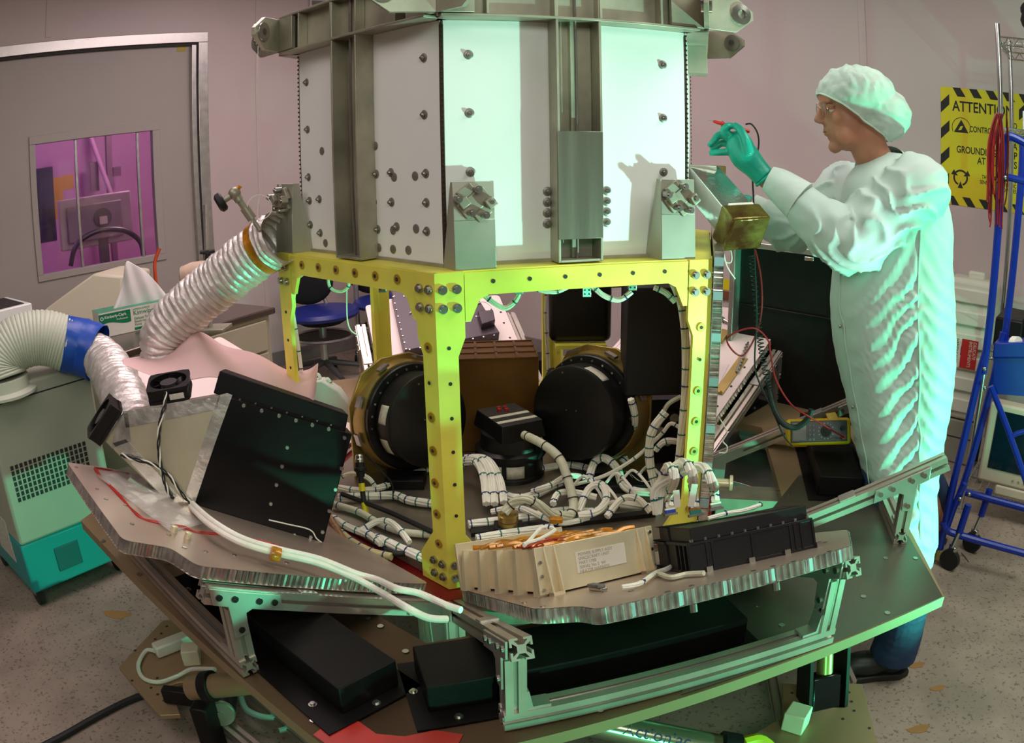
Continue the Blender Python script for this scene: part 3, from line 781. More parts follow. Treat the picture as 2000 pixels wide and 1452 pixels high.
# ---- black ribbed box
A = V(P0.px(1350, 1124)+(0,)); B = V(P0.px(1594, 1070)+(0,)); Lc = V(P0.px(1286, 1112)+(0,))
ex = (B-A); L = ex.length; ex.normalize(); ey = V((-ex.y, ex.x, 0))
FB = Fr(P0(A.x, A.y), P0.x*ex.x+P0.y*ex.y, P0.x*ey.x+P0.y*ey.y, P0.z)
if FB.y.dot(face(0)[0]) > 0: FB = Fr(FB.o, FB.x, -FB.y, P0.z)
lx, ly = (Lc-A).dot(ex), (Lc-A).dot(V((P0.x.dot(FB.y), P0.y.dot(FB.y), 0)))
r = root('electronics_box', FB(L/2, .06, 0), 'matt black box with pocketed ribbed sides and cable plugs on top of the front petal', 'box')
base = [(0, 0), (L, 0), (L, .12), (lx, .12), (lx, abs(ly))]
sc_ = lambda s: [(L/2+(a-L/2)*s, .06+(b-.06)*s) for a, b in base]
m = M(); m.prism([FB(a, b, .002) for a, b in sc_(.975)], FB.z*.055); m.prism([FB(a, b, .0) for a, b in base], FB.z*.006); m.prism([FB(a, b, .053) for a, b in base], FB.z*.006)
m.build('lower_body', black_m, r, bev=.001)
M().prism([FB(a, b, .059) for a, b in sc_(.93)], FB.z*.026).build('upper_body', black_m, r, bev=.001)
m = M()
for a in (0.0, .034, .045, .125, .206, .216, L-.030, L-.004):
    m.fbox(FB, a, a+.005, -.0005, .004, .004, .055)
q = Fr(FB(0, 0), FB(lx, abs(ly))-FB(0, 0), FB.y, FB.z)
for a in (.0, .02, .042, .062): m.fbox(q, a, a+.004, -.001, .004, .004, .055)
m.build('side_ribs', black_m, r, bev=.0005)['kind'] = 'stuff'
m = M()
for k in range(10):
    p = FB(.01+k*(L-.02)/9, .0045, .059); m.cyl(p, p+FB.z*.005, .0036, n=8)
for a in (.035, .12, .195, .265): m.fbox(FB, a-.006, a+.006, -.007, .001, 0, .010)
m.build('lid_screws', bolt_m, r)['kind'] = 'stuff'
elec = r
# three plug towers on top with cable bunches arching back
cols = [mat('blue connector', (26, 60, 170), .4), mat('teal connector', (20, 130, 120), .4), mat('grey connector', (120, 116, 110), .4)]
plugs = []
for k, (u, v) in enumerate(((1311, 1006), (1360, 1008), (1400, 996))):
    a, b = FB.px(u, v, .087)
    pr = root('cable_plug', FB(a, b, .086), ('leftmost wired plug with blue band on the black ribbed box', 'middle wired plug with teal and amber bands on the black ribbed box', 'right wired grey plug on the black ribbed box')[k], 'plug', 'plugs on the black ribbed box')
    M().fbox(FB, a-.018, a+.016, b-.006, b+.006, .086, .092).build('flange', bolt_m, pr)
    M().fbox(FB, a-.014, a+.012, b-.004, b+.004, .092, .10).build('shell', cols[k], pr, bev=.0005)
    M().fbox(FB, a-.014, a+.012, b-.003, b+.003, .10, .104).build('band', cable_m if k != 1 else kapton_m, pr)
    plugs.append((pr, FB(a, b, .104)))

# ---- left petal: black riveted box, silver plenum, fans
A = V(Pm.px(378, 985)+(0,)); B = V(Pm.px(632, 1060)+(0,))
ex = (B-A); L = ex.length; ex.normalize()
X_ = Pm.x*ex.x+Pm.y*ex.y
FQ = Fr(Pm(A.x, A.y), X_, Pm.z); 
if FQ.z.dot(CAM-FQ.o) < 0: FQ = Fr(FQ.o, X_, Pm.z, -FQ.z)      # x along the box front, y up off the petal, z towards the camera
tl, tr = FQ.px(443, 775), FQ.px(688, 848)
Hb = (tl[1]+tr[1])/2
r = root('riveted_box', FQ(L/2, 0, -.07), 'large tall black riveted box standing on the left petal', 'box')
rb_m = mat('gloss black riveted sheet', (12, 9, 9), .3, 0, .2, 6, spec=.2)
body = M().prism([FQ(0, 0), FQ(L, 0), FQ(tr[0], tr[1]), FQ(tl[0], tl[1])], FQ.z*(-.13)).build('body', rb_m, r, bev=.002)
tt = [FQ.px(430, 742, -.05), FQ.px(672, 815, -.05)]
M().prism([FQ(tl[0]-.035, tl[1]-.004, -.02), FQ(tr[0]-.015, tr[1]-.004, -.02), FQ(tr[0]-.02, tr[1]+.040, -.02), FQ(tl[0]-.035, tl[1]+.052, -.02)], FQ.z*(-.16)).build('top_cover', blackp_m, r, bev=.003)
m = M()
for u, v in ((476, 793), (511, 803), (545, 813), (578, 822), (610, 831), (642, 839), (673, 856), (561, 875), (551, 912), (540, 948), (529, 985), (667, 916), (655, 957), (643, 999), (630, 1040), (607, 1050), (575, 1046), (542, 1041), (508, 1035), (474, 1029), (441, 1024)):
    p = FQ.P(u, v, .0); m.cyl(p, p+FQ.z*.0025, .0056, r2=.0042, n=12)
for u, v in ((468, 782), (499, 790), (530, 799), (560, 808), (590, 816), (619, 824), (646, 832)):
    p = FQ.P(u, v, -.015); m.cyl(p, p+FQ.y*.004, .003, n=8)
m.build('rivets', bolt_m, body)['kind'] = 'stuff'
M().tube([FQ.P(u, v, .003) for u, v in ((525, 1016), (560, 1024), (605, 1035), (618, 1052), (628, 1060))], .0018, 6, 4).build('white_lacing', cable_m, r)
# plenum
tape_m = mat('aluminium foil tape', (215, 208, 200), .25, .85, .15, 25, .25, 50)
pl_m = mat('dull silver sheet', (176, 166, 142), .42, .6, .12, 6, .05, 40)
pz = [FQ.P(u, v) for u, v in ((440, 772), (240, 806), (204, 862), (362, 1012), (386, 990))]
r = root('air_plenum', FQ(-.05, 0, -.06), 'dull silver tapered air plenum sealed with foil tape against the black riveted box', 'plenum')
M().prism(pz, FQ.z*(-.13)).build('body', pl_m, r, bev=.002)
m = M()
def strip(a, b, c, d, o=.0015): m.prism([FQ.P(*x) for x in (a, b, c, d)], FQ.z*o)
strip((240, 804), (430, 772), (424, 800), (246, 836)); strip((232, 812), (250, 806), (256, 862), (218, 876)); strip((220, 866), (246, 858), (366, 985), (356, 1008))
strip((444, 768), (454, 772), (378, 992), (366, 1004)); strip((428, 772), (444, 768), (366, 1004), (352, 1000))
m.build('foil_tape', tape_m, r)['kind'] = 'stuff'
M().tube([FQ.P(252, 940, .012), FQ.P(280, 960, .02), FQ.P(330, 990, .018), FQ.P(360, 1006, .01)], .012, 8, 4).build('foil_hem', tape_m, r)
def fan(P, X, Y, lab, s=.108, th=.036):
    f = Fr(P, X, Y); r = root('cooling_fan', f(0, 0, 0), lab, 'fan', None)
    m = M()
    for a, b in ((-s/2, s/2),):
        ring = []
    N = 32; out = [];
    for z0, z1, rr in ((0, th*.2, .0), (th*.2, th*.8, .004), (th*.8, th, 0)):
        sq = []
        for k in range(N):
            t = 2*pi*k/N; c_, s_ = cos(t), sin(t); q = (s/2-rr)/max(abs(c_), abs(s_)); sq.append((c_*min(q, s*.66), s_*min(q, s*.66)))
        A = [m.bm.verts.new(f(x, y, z0)) for x, y in sq]; B = [m.bm.verts.new(f(x, y, z1)) for x, y in sq]
        Ci = [m.bm.verts.new(f(s*.44*cos(2*pi*k/N), s*.44*sin(2*pi*k/N), z0)) for k in range(N)]; Di = [m.bm.verts.new(f(s*.44*cos(2*pi*k/N), s*.44*sin(2*pi*k/N), z1)) for k in range(N)]
        for k in range(N):
            j = (k+1) % N; m.bm.faces.new((A[k], A[j], B[j], B[k])); m.bm.faces.new((Ci[k], Di[k], Di[j], Ci[j])); m.bm.faces.new((B[k], B[j], Di[j], Di[k])); m.bm.faces.new((A[k], Ci[k], Ci[j], A[j]))
    m.build('fan_frame', black_m, r)
    M().cyl(f(0, 0, .004), f(0, 0, th-.003), s*.20, n=24).build('hub', mat('fan hub grey', (58, 52, 56), .4) if 'fan hub grey' not in MATS else MATS['fan hub grey'], r)
    m = M()
    for k in range(7):
        t = 2*pi*k/7; m.quad(f(s*.2*cos(t), s*.2*sin(t), .008), f(s*.43*cos(t+.2), s*.43*sin(t+.2), .006), f(s*.43*cos(t+.75), s*.43*sin(t+.75), th-.006), f(s*.2*cos(t+.6), s*.2*sin(t+.6), th-.006))
    m.build('blades', black_m, r, solid=.001)['kind'] = 'stuff'
    return r, f
fp = FQ.P(334, 770, -.05)
tv = (FQ.P(440, 772)-FQ.P(240, 806)).normalized()
fan1, ff1 = fan(fp, tv, -FQ.z+FQ.y*.42, 'black square fan lying on top of the silver plenum')
lab_m = mat('printed label', (205, 200, 190), .5, 0, .15, 90)
q = Fr(ff1(0, -.0545, .004), ff1.x, ff1.z)
M().fbox(q, .004, .040, .004, .018, -.0005, .0008).build('rating_label', lab_m, fan1)
lv = (pz[1]-pz[2]).normalized()
fan2, ff2 = fan((pz[1]+pz[2])/2-FQ.z*.03-FQ.x*.016, lv, -FQ.z-FQ.x*.35, 'black square fan on the left end of the silver plenum')
# fan leads, twisted black and white
def twisted(name, px, lab, FR=FQ, off=.012):
    pts = spline([FR.P(u, v, off) for u, v in px], 8); r = root(name, pts[0], lab, 'cable')
    for c in (0, 1, 2):
        q = []
        for k, p in enumerate(pts):
            t = (pts[min(k+1, len(pts)-1)]-pts[max(k-1, 0)]).normalized(); x = t.cross(FR.z).normalized(); y = t.cross(x); a = k*.55+c*2*pi/3
            q.append(p+x*cos(a)*.003+y*sin(a)*.003)
        M().tube(q, .0019, 6, 1).build('white_wire' if c == 1 else 'black_wire', cable_m if c == 1 else rubber_m, r)
twisted('twisted_lead', ((323, 765), (322, 790), (312, 830), (310, 880), (318, 930), (330, 965), (340, 972)), 'twisted black and white lead hanging down the front of the silver plenum')
twisted('twisted_lead', ((236, 888), (260, 897), (300, 908), (330, 930), (355, 965), (380, 990)), 'twisted black and white lead crossing the plenum from its left fan')
# white hoses that run from the plenum over the petal edge
hp = [FQ.P(372, 990, .03)]+[Pm.P(u, v, .028) for u, v in ((410, 1025), (470, 1060), (545, 1082))]+[Pm.P(u, v, .03) for u, v in ((620, 1100), (690, 1128), (740, 1155))]
hA = hp+[D(790, 1185, 1.36), D(835, 1207, 1.37), D(872, 1210, 1.40)]
hB = [p+V((.004, .006, .006)) for p in hp[:-1]]+[Pm.P(735, 1132, .04), D(775, 1150, 1.45), D(820, 1160, 1.45), D(870, 1182, 1.42), D(900, 1192, 1.40)]
r = tag(M().tube(hA, .0068, 10, 6).build('white_hose', cable_m), 'white hose from the silver plenum ending near the small post, the lower of two', 'hose')
r2 = tag(M().tube(hB, .0066, 10, 6).build('white_hose', cable_m), 'white hose from the silver plenum with a free end lit green', 'hose')
p = Pm.P(538, 1083, .028); t = (Pm.P(560, 1088, .028)-Pm.P(520, 1078, .028)).normalized()
tag(M().lathe(p-t*.010, t, ((.0145, 0), (.0155, .004), (.0150, .016), (.0142, .02)), 14).build('tape_band', kapton_m), 'amber tape band holding the two white hoses together', 'tape')
# red sealant line and clear film along the petal
red = [Pm.P(u, v, .001) for u, v in ((185, 914), (192, 925), (225, 960), (262, 1000), (280, 1014), (310, 1022), (355, 1030), (385, 1040), (440, 1046), (520, 1060), (545, 1068))]
m = M().tube(red, .0035, 5, 4, rf=lambda t: .002+.003*abs(sin(t*23)))
m.tube([Pm.P(u, v, .001) for u, v in ((185, 914), (210, 918), (252, 926))], .003, 5, 3)
tag(m.build('sealant_bead', red_m), 'broken red sealant line running across the left petal', 'sealant')
film = mat('clear film', (230, 226, 220), .12, 0, 0, 4, .4, 12, alpha=.28)
rows = [[Pm.P(200+u*.55+v*30, 925+u*.42+v*-8, .004+.004*sin(u*.09+v*2)) for u in range(0, 280, 14)] for v in (-.4, .3, 1, 1.7)]
tag(M().grid(rows).build('plastic_film', film, solid=.0006), 'crumpled clear film lying beside the red line on the left petal', 'film')
for k, (u, v) in enumerate(((339, 1040), (366, 1052))):
    p = Pm.P(u, v, 0)
    tag(M().lathe(p, Pm.z, ((.0075, 0), (.0075, .013), (.006, .014)), 18).build('standoff', cream_m), ('left', 'right')[k]+' of two short round metal studs at the near edge of the left petal', 'stud')
# white box on the left petal edge handled; rear petals' equipment
a0 = P3.px(765, 578); a1 = P3.px(785, 690)
r = root('avionics_box', P3(0, .4, 0), 'plum black flat box with rows of screws on the rear petal', 'box')
plum = mat('plum black anodise', (66, 52, 60), .38, .2, .08, 10)
bq = [P3.px(u, v, .03) for u, v in ((765, 575), (925, 575), (975, 655), (790, 690))]
b2 = [(max(p[0] for p in bq), max(p[1] for p in bq)), (min(p[0] for p in bq), min(p[1] for p in bq))]
M().prism([P3(a, b, .0) for a, b in bq], P3.z*.045).build('body', plum, r, bev=.001)
m = M()
for s_, e_ in (((768, 580), (793, 682)), ((770, 579), (920, 580)), ((800, 683), (965, 655)), ((905, 592), (955, 645))):
    for k in range(9):
        t = k/8; p = P3.P(s_[0]+(e_[0]-s_[0])*t, s_[1]+(e_[1]-s_[1])*t, .0455); m.cyl(p, p+P3.z*.0015, .0035, n=8)
m.build('cover_screws', bolt_m, r)['kind'] = 'stuff'
q = [P3.px(u, v, .046) for u, v in ((932, 618), (962, 616), (966, 636), (940, 644))]
tag(M().prism([P3(a, b, .0455) for a, b in q], P3.z*.03).build('small_module', plum, bev=.003), 'small dark module on top of the plum black box of the rear petal', 'module')
tag(M().tube([P3.P(u, v, .05) for u, v in ((800, 612), (825, 600), (870, 640), (905, 610), (940, 590), (960, 600), (962, 620))], .0022, 6, 5).build('pale_wire', cable_m), 'pale wire looping over the plum black box', 'wire')
# right rear petal fittings
for k, (u0, v0, u1, v1, h, mt, nm, lb) in enumerate(((1405, 625, 1444, 645, .02, bolt_m, 'hose_fitting', 'small metal hose fitting on the pale petal at the back right'),
        (1402, 670, 1420, 650, .05, gold_m, 'angle_clip', 'gold wedge shaped clip on the pale petal at the back right'),
        (1402, 770, 1452, 700, .012, gold_m, 'clip_strip', 'narrow gold strip lying along the pale petal at the back right'),
        (1440, 728, 1462, 672, .02, bolt_m, 'spring_coil', 'short coiled spring connector on the pale petal at the back right'))):
    a, b = P2.P(u0, v0, 0), P2.P(u1, v1, 0); d = (b-a)
    m = M()
    if k == 3:
        for j in range(9):
            p = a+d*j/9; m.cyl(p+P2.z*.004, p+P2.z*.012, .008, n=8)
        m.cyl(a+P2.z*.008, b+P2.z*.008, .004, n=8)
    elif k == 0:
        m.cyl(a+P2.z*.012, b+P2.z*.012, .006, n=10); m.ball(b+P2.z*.012, .012); m.fbox(Fr(a, d, P2.z), .01, .03, 0, .02, -.008, .008)
    else:
        f = Fr(a, d, P2.z); m.fbox(f, 0, d.length, 0, h*.3, -.02, .02); m.hexa([f(0, 0, -.02), f(.01, 0, -.02), f(.01, 0, .02), f(0, 0, .02), f(0, h, -.01), f(.01, h, -.01), f(.01, h, .01), f(0, h, .01)])
    tag(m.build(nm, mt, bev=.0008), lb, 'fitting')
q = [P2.px(u, v, .001) for u, v in ((1400, 708), (1424, 712), (1400, 760), (1385, 760))]
tag(M().prism([P2(a, b, .0006) for a, b in q], P2.z*.0008).build('paper_tag', mat('tag paper', (232, 214, 214), .7)), 'pinkish paper tag on the pale petal at the back right', 'tag')
# ------------------------------------------------------------------ equipment inside the frame
BP = ZB+.022
def wheel(P, axis, lab, labels):
    ax = V(axis).normalized(); X = ax.cross(V((0, 0, 1))).normalized(); f = Fr(P, X, V((0, 0, 1)), ax)      # z: axis towards the viewer side
    r = root('reaction_wheel', (P[0], P[1], BP), lab, 'wheel', None)
    R = .142
    M().lathe(f(0, 0, -.075), ax, ((R*.9, 0), (R, .004), (R, .070), (R*.985, .075), (R*.93, .078), (.03, .079)), 56).build('wheel_cover', MATS['wheel black'], r)
    M().lathe(f(0, 0, -.098), ax, ((R+.022, 0), (R+.022, .016), (R+.019, .02), (R-.01, .022)), 56).build('flange', MATS['wheel black'], r)
    M().lathe(f(0, 0, -.155), ax, ((R+.030, 0), (R+.030, .045), (R+.026, .056), (R+.0, .057)), 56).build('gold_ring', gold_m, r)
    # mounting bracket: plate with clipped corners standing on the base plate
    Zb = BP-P[2]; W_ = R+.034
    pts = [(-W_, Zb), (W_, Zb), (W_, .06), (W_*.72, W_*.86), (W_*.3, W_*1.06), (-W_*.3, W_*1.06), (-W_*.72, W_*.86), (-W_, .06)]
    M().prism([f(a, b, -.160) for a, b in pts], ax*(-.010)).build('bracket', gold_m, r, bev=.002)
    m = M()
    for k in range(26):
        t = 2*pi*k/26; q = f((R+.012)*cos(t), (R+.012)*sin(t), -.077); m.cyl(q, q+ax*.002, .0036, n=8)
    for k in range(3):
        t = 2*pi*k/3+.4; q = f(.02*cos(t), .02*sin(t), .004); m.cyl(q, q+ax*.0012, .0025, n=8)
        q = f(R*.88*cos(t+.9), R*.88*sin(t+.9), .003); m.cyl(q, q+ax*.0015, .0032, n=8)
    m.build('rim_screws', bolt_m, r)['kind'] = 'stuff'
    for t0, t1 in labels:
        rows = [[f((R+.0006)*cos(t), (R+.0006)*sin(t), z) for t in [t0+(t1-t0)*k/8 for k in range(9)]] for z in (-.058, -.020)]
        M().grid(rows).build('paper_label', MATS['paper label'], r, solid=.0004)
    # small terminal strips along the bracket edge
    m = M()
    for t in labels and (1.15, 1.9, 2.75, .45, -.2):
        g = Fr(f((R+.040)*cos(t), (R+.040)*sin(t), -.12), f.z, f.x*(-sin(t))+f.y*cos(t)); m.fbox(g, -.012, .012, -.018, .018, -.004, .004)
    m.build('terminal_strips', bolt_m, r)['kind'] = 'stuff'
    return r, f
mat('wheel black', (14, 13, 14), .4, .1, .2, 10); mat('paper label', (205, 200, 182), .6, 0, .1, 120)
wr, fR = wheel(PY(1118, 808, -.03), (-.60, -.78, .10), 'black reaction wheel drum on a gold bracket, right of the amber box', ((1.75, 2.25),))
wl, fL = wheel(PY(838, 822, -.03), (.66, -.73, .10), 'black reaction wheel drum on a gold bracket, left behind the front post', ((.12, .52), (-.60, -.22)))

# amber box
fb_ = Fr((.085, .20, BP), V((-1, -.06, 0)), V((0, 0, 1)))
amb = mat('amber film over box', (112, 74, 22), .42, .25, .12, 12)
r = root('amber_box', (-.07, .3, BP), 'amber brown box with shallow lid pockets, behind the black sensor head', 'box')
zt = FrZ = None
g_ = Fr((.085, .20, BP), V((-1, -.06, 0)), V((.06, -1, 0)), V((0, 0, 1)))
Ht = g_.ht(0, 0, 697)
M().fbox(g_, 0, .33, -.22, 0, 0, Ht-.003).build('body', amb, r, bev=.002)
m = M(); nx, ny = 5, 3
for k in range(nx+1): m.fbox(g_, .33*k/nx-(.004 if k else 0), .33*k/nx+.004, -.22, 0, Ht-.003, Ht+.001)
for k in range(ny+1): m.fbox(g_, 0, .33, -.22*k/ny-.004, -.22*k/ny+.004, Ht-.003, Ht+.001)
m.build('lid_ribs', amb, r)['kind'] = 'stuff'
# sensor head
cx, cy = -.008, .015
gs = Fr((cx, cy, BP), V((1, 0, 0)), V((0, 1, 0)), V((0, 0, 1)))
zt = gs.ht(0, 0, 811); H0 = zt-.052
r = root('sensor_head', (cx, cy, BP), 'black sensor head with striped square top and red buttons in front of the amber box', 'sensor')
M().lathe((cx, cy, BP), (0, 0, 1), ((.102, 0), (.102, .012), (.098, .016), (.098, .066), (.108, .071), (.108, .088), (.094, .095), (.088, max(.10, H0+.004))), 48).build('drum', MATS['wheel black'], r)
tp = [gs.P(u, v, zt) for u, v in ((931, 800), (1004, 787), (1059, 819), (981, 834))]
ctr = sum(tp, V((0, 0, 0)))/4
lo = [V((ctr.x+(p.x-ctr.x)*1.12, ctr.y+(p.y-ctr.y)*1.12, BP+H0)) for p in tp]; mid = [V((p.x, p.y, p.z-.004)) for p in tp]
M().hexa(lo+mid).build('housing', black_m, r, bev=.002)
tpz = M().hexa(mid+tp).build('top_plate', mat('grey black top plate', (62, 60, 60), .4, .3), r, bev=.001)
f = Fr(tp[0], tp[3]-tp[0], tp[1]-tp[0]); la, lb = (tp[3]-tp[0]).length, (tp[1]-tp[0]).length
m = M(); m.fbox(f, la*.48, la*.58, 0, lb, 0, .0008); m.fbox(f, la*.76, la*.86, 0, lb, 0, .0008)
m.build('pale_stripes', MATS['paper label'], tpz)['kind'] = 'stuff'
m = M()
for a, b in ((.20, .45), (.30, .40), (.22, .60), (.34, .56)): q = f(la*a, lb*b, 0); m.cyl(q, q+V((0, 0, .009)), .006, n=14)
m.build('red_buttons', red_m, tpz)['kind'] = 'stuff'
for t0, t1 in ((-2.25, -1.85), (-1.7, -1.15)):
    rows = [[(cx+.0986*cos(t), cy+.0986*sin(t), z) for t in [t0+(t1-t0)*k/6 for k in range(7)]] for z in (BP+.020, BP+.058)]
    M().grid(rows).build('paper_label', MATS['paper label'], r, solid=.0004)

# black boxes hanging inside the frame
def frontbox(name, px, y, dep, mt, lab, cat, bev=.004, yaw=0, nm='body'):
    (u0, v0), (u1, v1) = px
    a, b = PY(u0, v1, y), PY(u1, v0, y); c = PY(u0, v0, y)
    f = Fr((a.x, y, 0), V((cos(yaw), sin(yaw), 0)), V((0, 0, 1)))
    zl, zh = a.z, b.z
    r = root(name, ((a.x+b.x)/2, y+dep/2, zl), lab, cat)
    M().fbox(f, 0, b.x-a.x, zl, zh, -dep, 0).build(nm, mt, r, bev=bev, bseg=4)
    return r, f, b.x-a.x, zl, zh
r, f, w_, z0, z1 = frontbox('hanging_box', ((1072, 670), (1195, 552)), .30, .16, MATS['wheel black'], 'black box with rounded lower corners hanging from the top of the frame', 'box', .024)
m = M()
for k in range(3): m.cyl(f(.03+k*.055, z1-.03, 0), f(.03+k*.055, z1-.03, .004), .006, n=10)
m.fbox(f, .02, w_-.02, z1-.012, z1+.0, -.02, .03); m.build('mounting_strip', alod_m, r)['kind'] = 'stuff'
r, f, w_, z0, z1 = frontbox('tall_black_box', ((1226, 772), (1338, 562)), -.06, .13, mat('dull black box', (14, 12, 12), .6, 0, .3, 30, .1, 120), 'tall plain black box inside the right post of the frame', 'box', .004)
m = M()
for k in range(6): m.cyl(f(-.005, z0+.03+k*.045, -.02), f(.004, z0+.03+k*.045, -.02), .008, n=10)
m.build('side_lugs', black_m, r)['kind'] = 'stuff'
r, f, w_, z0, z1 = frontbox('connector_box', ((1262, 930), (1335, 782)), .06, .12, black_m, 'black box with round metal plugs under the tall black box', 'box', .002)
m = M()
for u, v in ((1313, 810), (1285, 835), (1300, 855)):
    p = PY(u, v, .06); m.cyl(p-V((0, 0, 0)), p-V((0, .03, 0)), .012, n=14); m.cyl(p-V((0, .03, 0)), p-V((0, .036, 0)), .015, n=14)
m.build('round_plugs', bolt_m, r)['kind'] = 'stuff'
r, f, w_, z0, z1 = frontbox('small_black_box', ((1162, 562), (1205, 545)), .1, .1, black_m, 'small dark unit under the top rail beside the pale tag', 'box', .002)
tag(M().cyl(PY(1195, 556, .05), PY(1225, 554, .05), .011, n=16).build('metal_canister', gold_m), 'short gold canister under the top rail at the right', 'canister')

# ---- wire bundles
def bundle(px, r, lab, z=None, y=None, ties=6, col=None, n=6, name='cable_bundle', tie=None, group=None, pts=None, strands=True, cat='cables'):
    """z / y: height (or depth) of each point; px: where the photo shows it"""
    if pts is None:
        pts = []
        for k, q in enumerate(px):
            if len(q) == 3: zz = q[2]
            else: zz = z
            pts.append(PY(q[0], q[1], y) if y is not None else G(q[0], q[1], zz))
    pts = spline(pts, 7)
    rt = root(name, (pts[0].x, pts[0].y, min(p.z for p in pts)-r), lab, cat, group)
    m = M(); mt = col or cable_m
    x = None; N = 7 if strands else 1; paths = [[] for _ in range(N)]; fr_ = []
    for k, p in enumerate(pts):
        t = (pts[min(k+1, len(pts)-1)]-pts[max(k-1, 0)]).normalized()
        x = t.orthogonal().normalized() if x is None else (x-t*x.dot(t)).normalized(); y_ = t.cross(x); fr_.append((p, t))
        for c in range(N):
            a = c*2*pi/max(N-1, 1)+.10*k; rr = 0 if c == N-1 else r*.66
            paths[c].append(p+(x*cos(a)+y_*sin(a))*rr)
    for c in range(N): m.tube(paths[c], r*(.40 if (strands and c < N-1) else .72) if strands else r, n, 1)
    m.build('wires' if strands else 'sheath', mt, rt)
    if ties:
        for k in range(ties):
            j = int((k+.5)/ties*(len(fr_)-1)); p, t = fr_[j]
            tm = M().lathe(p-t*.0016, t, ((r*1.12, 0), (r*1.12, .0032)), 12)
            b = t.orthogonal().normalized(); tm.box(p+b*r*1.15, (.004, .003, .003))
            tm.build('cable_tie', tie or (tie_m if k % 3 else tieb_m), rt)
    return rt
sheath = mat('ivory braided sleeve', (208, 206, 182), .6, 0, .06, 60, .2, 260)
bundle([(1024, 850, .735), (1060, 868, .74), (1092, 895, .72), (1110, 940, .67), (1120, 985, .62), (1114, 1008, .60)], .0125, 'thick ivory sleeved cable curving down from the black sensor head', col=sheath, strands=False, ties=6, tie=gasket_m, n=14)
bundle([(1115, 1008, .60), (1080, 1005, .62), (1050, 985, .66), (1025, 975, .68), (1000, 985, .66), (985, 1002, .64)], .012, 'thick ivory bundle arching over to the round gold socket', col=sheath, ties=3, tie=gasket_m)
K = [
 ([(903, 905, .63), (930, 903, .66), (945, 935, .64), (950, 985, .60)], .011, 'first of three white bundles bending down right of the front post', 4),
 ([(905, 900, .64), (940, 900, .67), (960, 935, .64), (966, 985, .60)], .011, 'middle of three white bundles bending down right of the front post', 4),
 ([(910, 895, .65), (950, 898, .67), (975, 935, .64), (984, 982, .60)], .011, 'last of three white bundles bending down right of the front post, nearest the loops', 4),
 ([(915, 1025), (970, 1018), (1040, 1008), (1100, 998), (1160, 1000), (1200, 985), (1275, 992)], .0115, 'long white bundle running straight across behind the cream box', 11),
 ([(930, 1052), (1000, 1040), (1080, 1030)], .010, 'short white bundle below the long straight one beside the front post', 4),
 ([(968, 930), (972, 955), (1000, 972), (1040, 968), (1090, 945), (1130, 932)], .0115, 'white bundle sagging in a curve in front of the sensor head', 7),
 ([(970, 928), (1010, 925), (1060, 915), (1110, 908), (1150, 915)], .0105, 'white bundle with pale sleeve lying along the foot of the sensor head', 7),
 ([(1150, 940, .60), (1160, 905, .63), (1180, 895, .65), (1205, 915, .63), (1215, 945, .60), (1240, 960, .60), (1290, 962, .60)], .012, 'white bundle humping over beside the right wheel and running to the right post', 8),
 ([(1130, 1000, .60), (1150, 955, .64), (1175, 948, .65), (1185, 975, .63), (1165, 1000, .61), (1130, 1008, .60)], .010, 'coiled loop of white wires behind the cream box', 4),
 ([(1080, 985, .62), (1090, 965, .63), (1120, 962, .63), (1165, 972, .62)], .009, 'small white bundle bending beside the thick ivory cable', 4),
 ([(655, 952), (700, 958), (745, 952), (790, 932), (840, 915)], .0095, 'white and red bundle rising to the right behind the front post', 8),
 ([(660, 972), (720, 970), (770, 968), (800, 978), (850, 985)], .0115, 'white bundle lying straight between the riveted box and the front post', 9),
 ([(650, 1012), (680, 1030), (720, 1045), (745, 1062)], .010, 'white bundle with dark ties diving beneath the yellow sleeved cable', 5),
 ([(735, 1050), (780, 1070), (832, 1092)], .0115, 'white bundle with blue ties ending behind the foot of the front post', 5),
 ([(1190, 900), (1215, 880, .64), (1235, 850, .70), (1240, 815, .78), (1232, 780, .84)], .010, 'white bundle climbing the right edge of the right wheel', 7),
 ([(1215, 905), (1240, 880, .62), (1262, 862, .64)], .012, 'short grey bundle at the foot of the right wheel', 3),
 ([(1285, 965, .60), (1272, 920, .66), (1268, 880, .72), (1275, 840, .78), (1300, 805, .83)], .012, 'white bundle curving up from the plate to the black connector box', 8),
 ([(1330, 838, .78), (1310, 828, .79), (1290, 850, .76), (1240, 895, .68), (1180, 930, .62), (1110, 950, .60)], .0055, 'thin bunch of loose white wires slanting from the right post to the middle', 4),
 ([(1335, 865, .72), (1300, 862, .73), (1280, 880, .70)], .009, 'short white bundle arching into the black connector box', 3),
]
for px, rr, lb, ti in K: bundle(px, rr, lb, z=BP+.016, ties=ti)
bundle([(650, 985), (700, 1000), (745, 1025), (790, 1040), (850, 1045)], .010, 'ivory braided sleeve cable under the black corrugated one', z=BP+.014, col=sheath, strands=False, ties=6, n=12)
bundle([(665, 1040), (690, 1060), (725, 1078), (765, 1088)], .010, 'tan braided sleeve ending in a loop beside the front post foot', z=BP+.012, col=mat('tan braided sleeve', (190, 178, 128), .6, 0, .1, 80, .2, 200), strands=False, ties=5, tie=tieb_m, n=12)
bundle([(640, 1005), (655, 1030), (672, 1058)], .011, 'copper braided sleeve beside the riveted box', z=BP+.014, col=mat('copper braid', (170, 130, 92), .4, .6, .2, 90), strands=False, ties=0, n=12)
r = bundle([(668, 965), (720, 985), (770, 1005), (850, 1042)], .007, 'black corrugated conduit lying between the white bundles on the left', z=BP+.030, col=rubber_m, strands=False, ties=0, cat='conduit', name='corrugated_conduit')
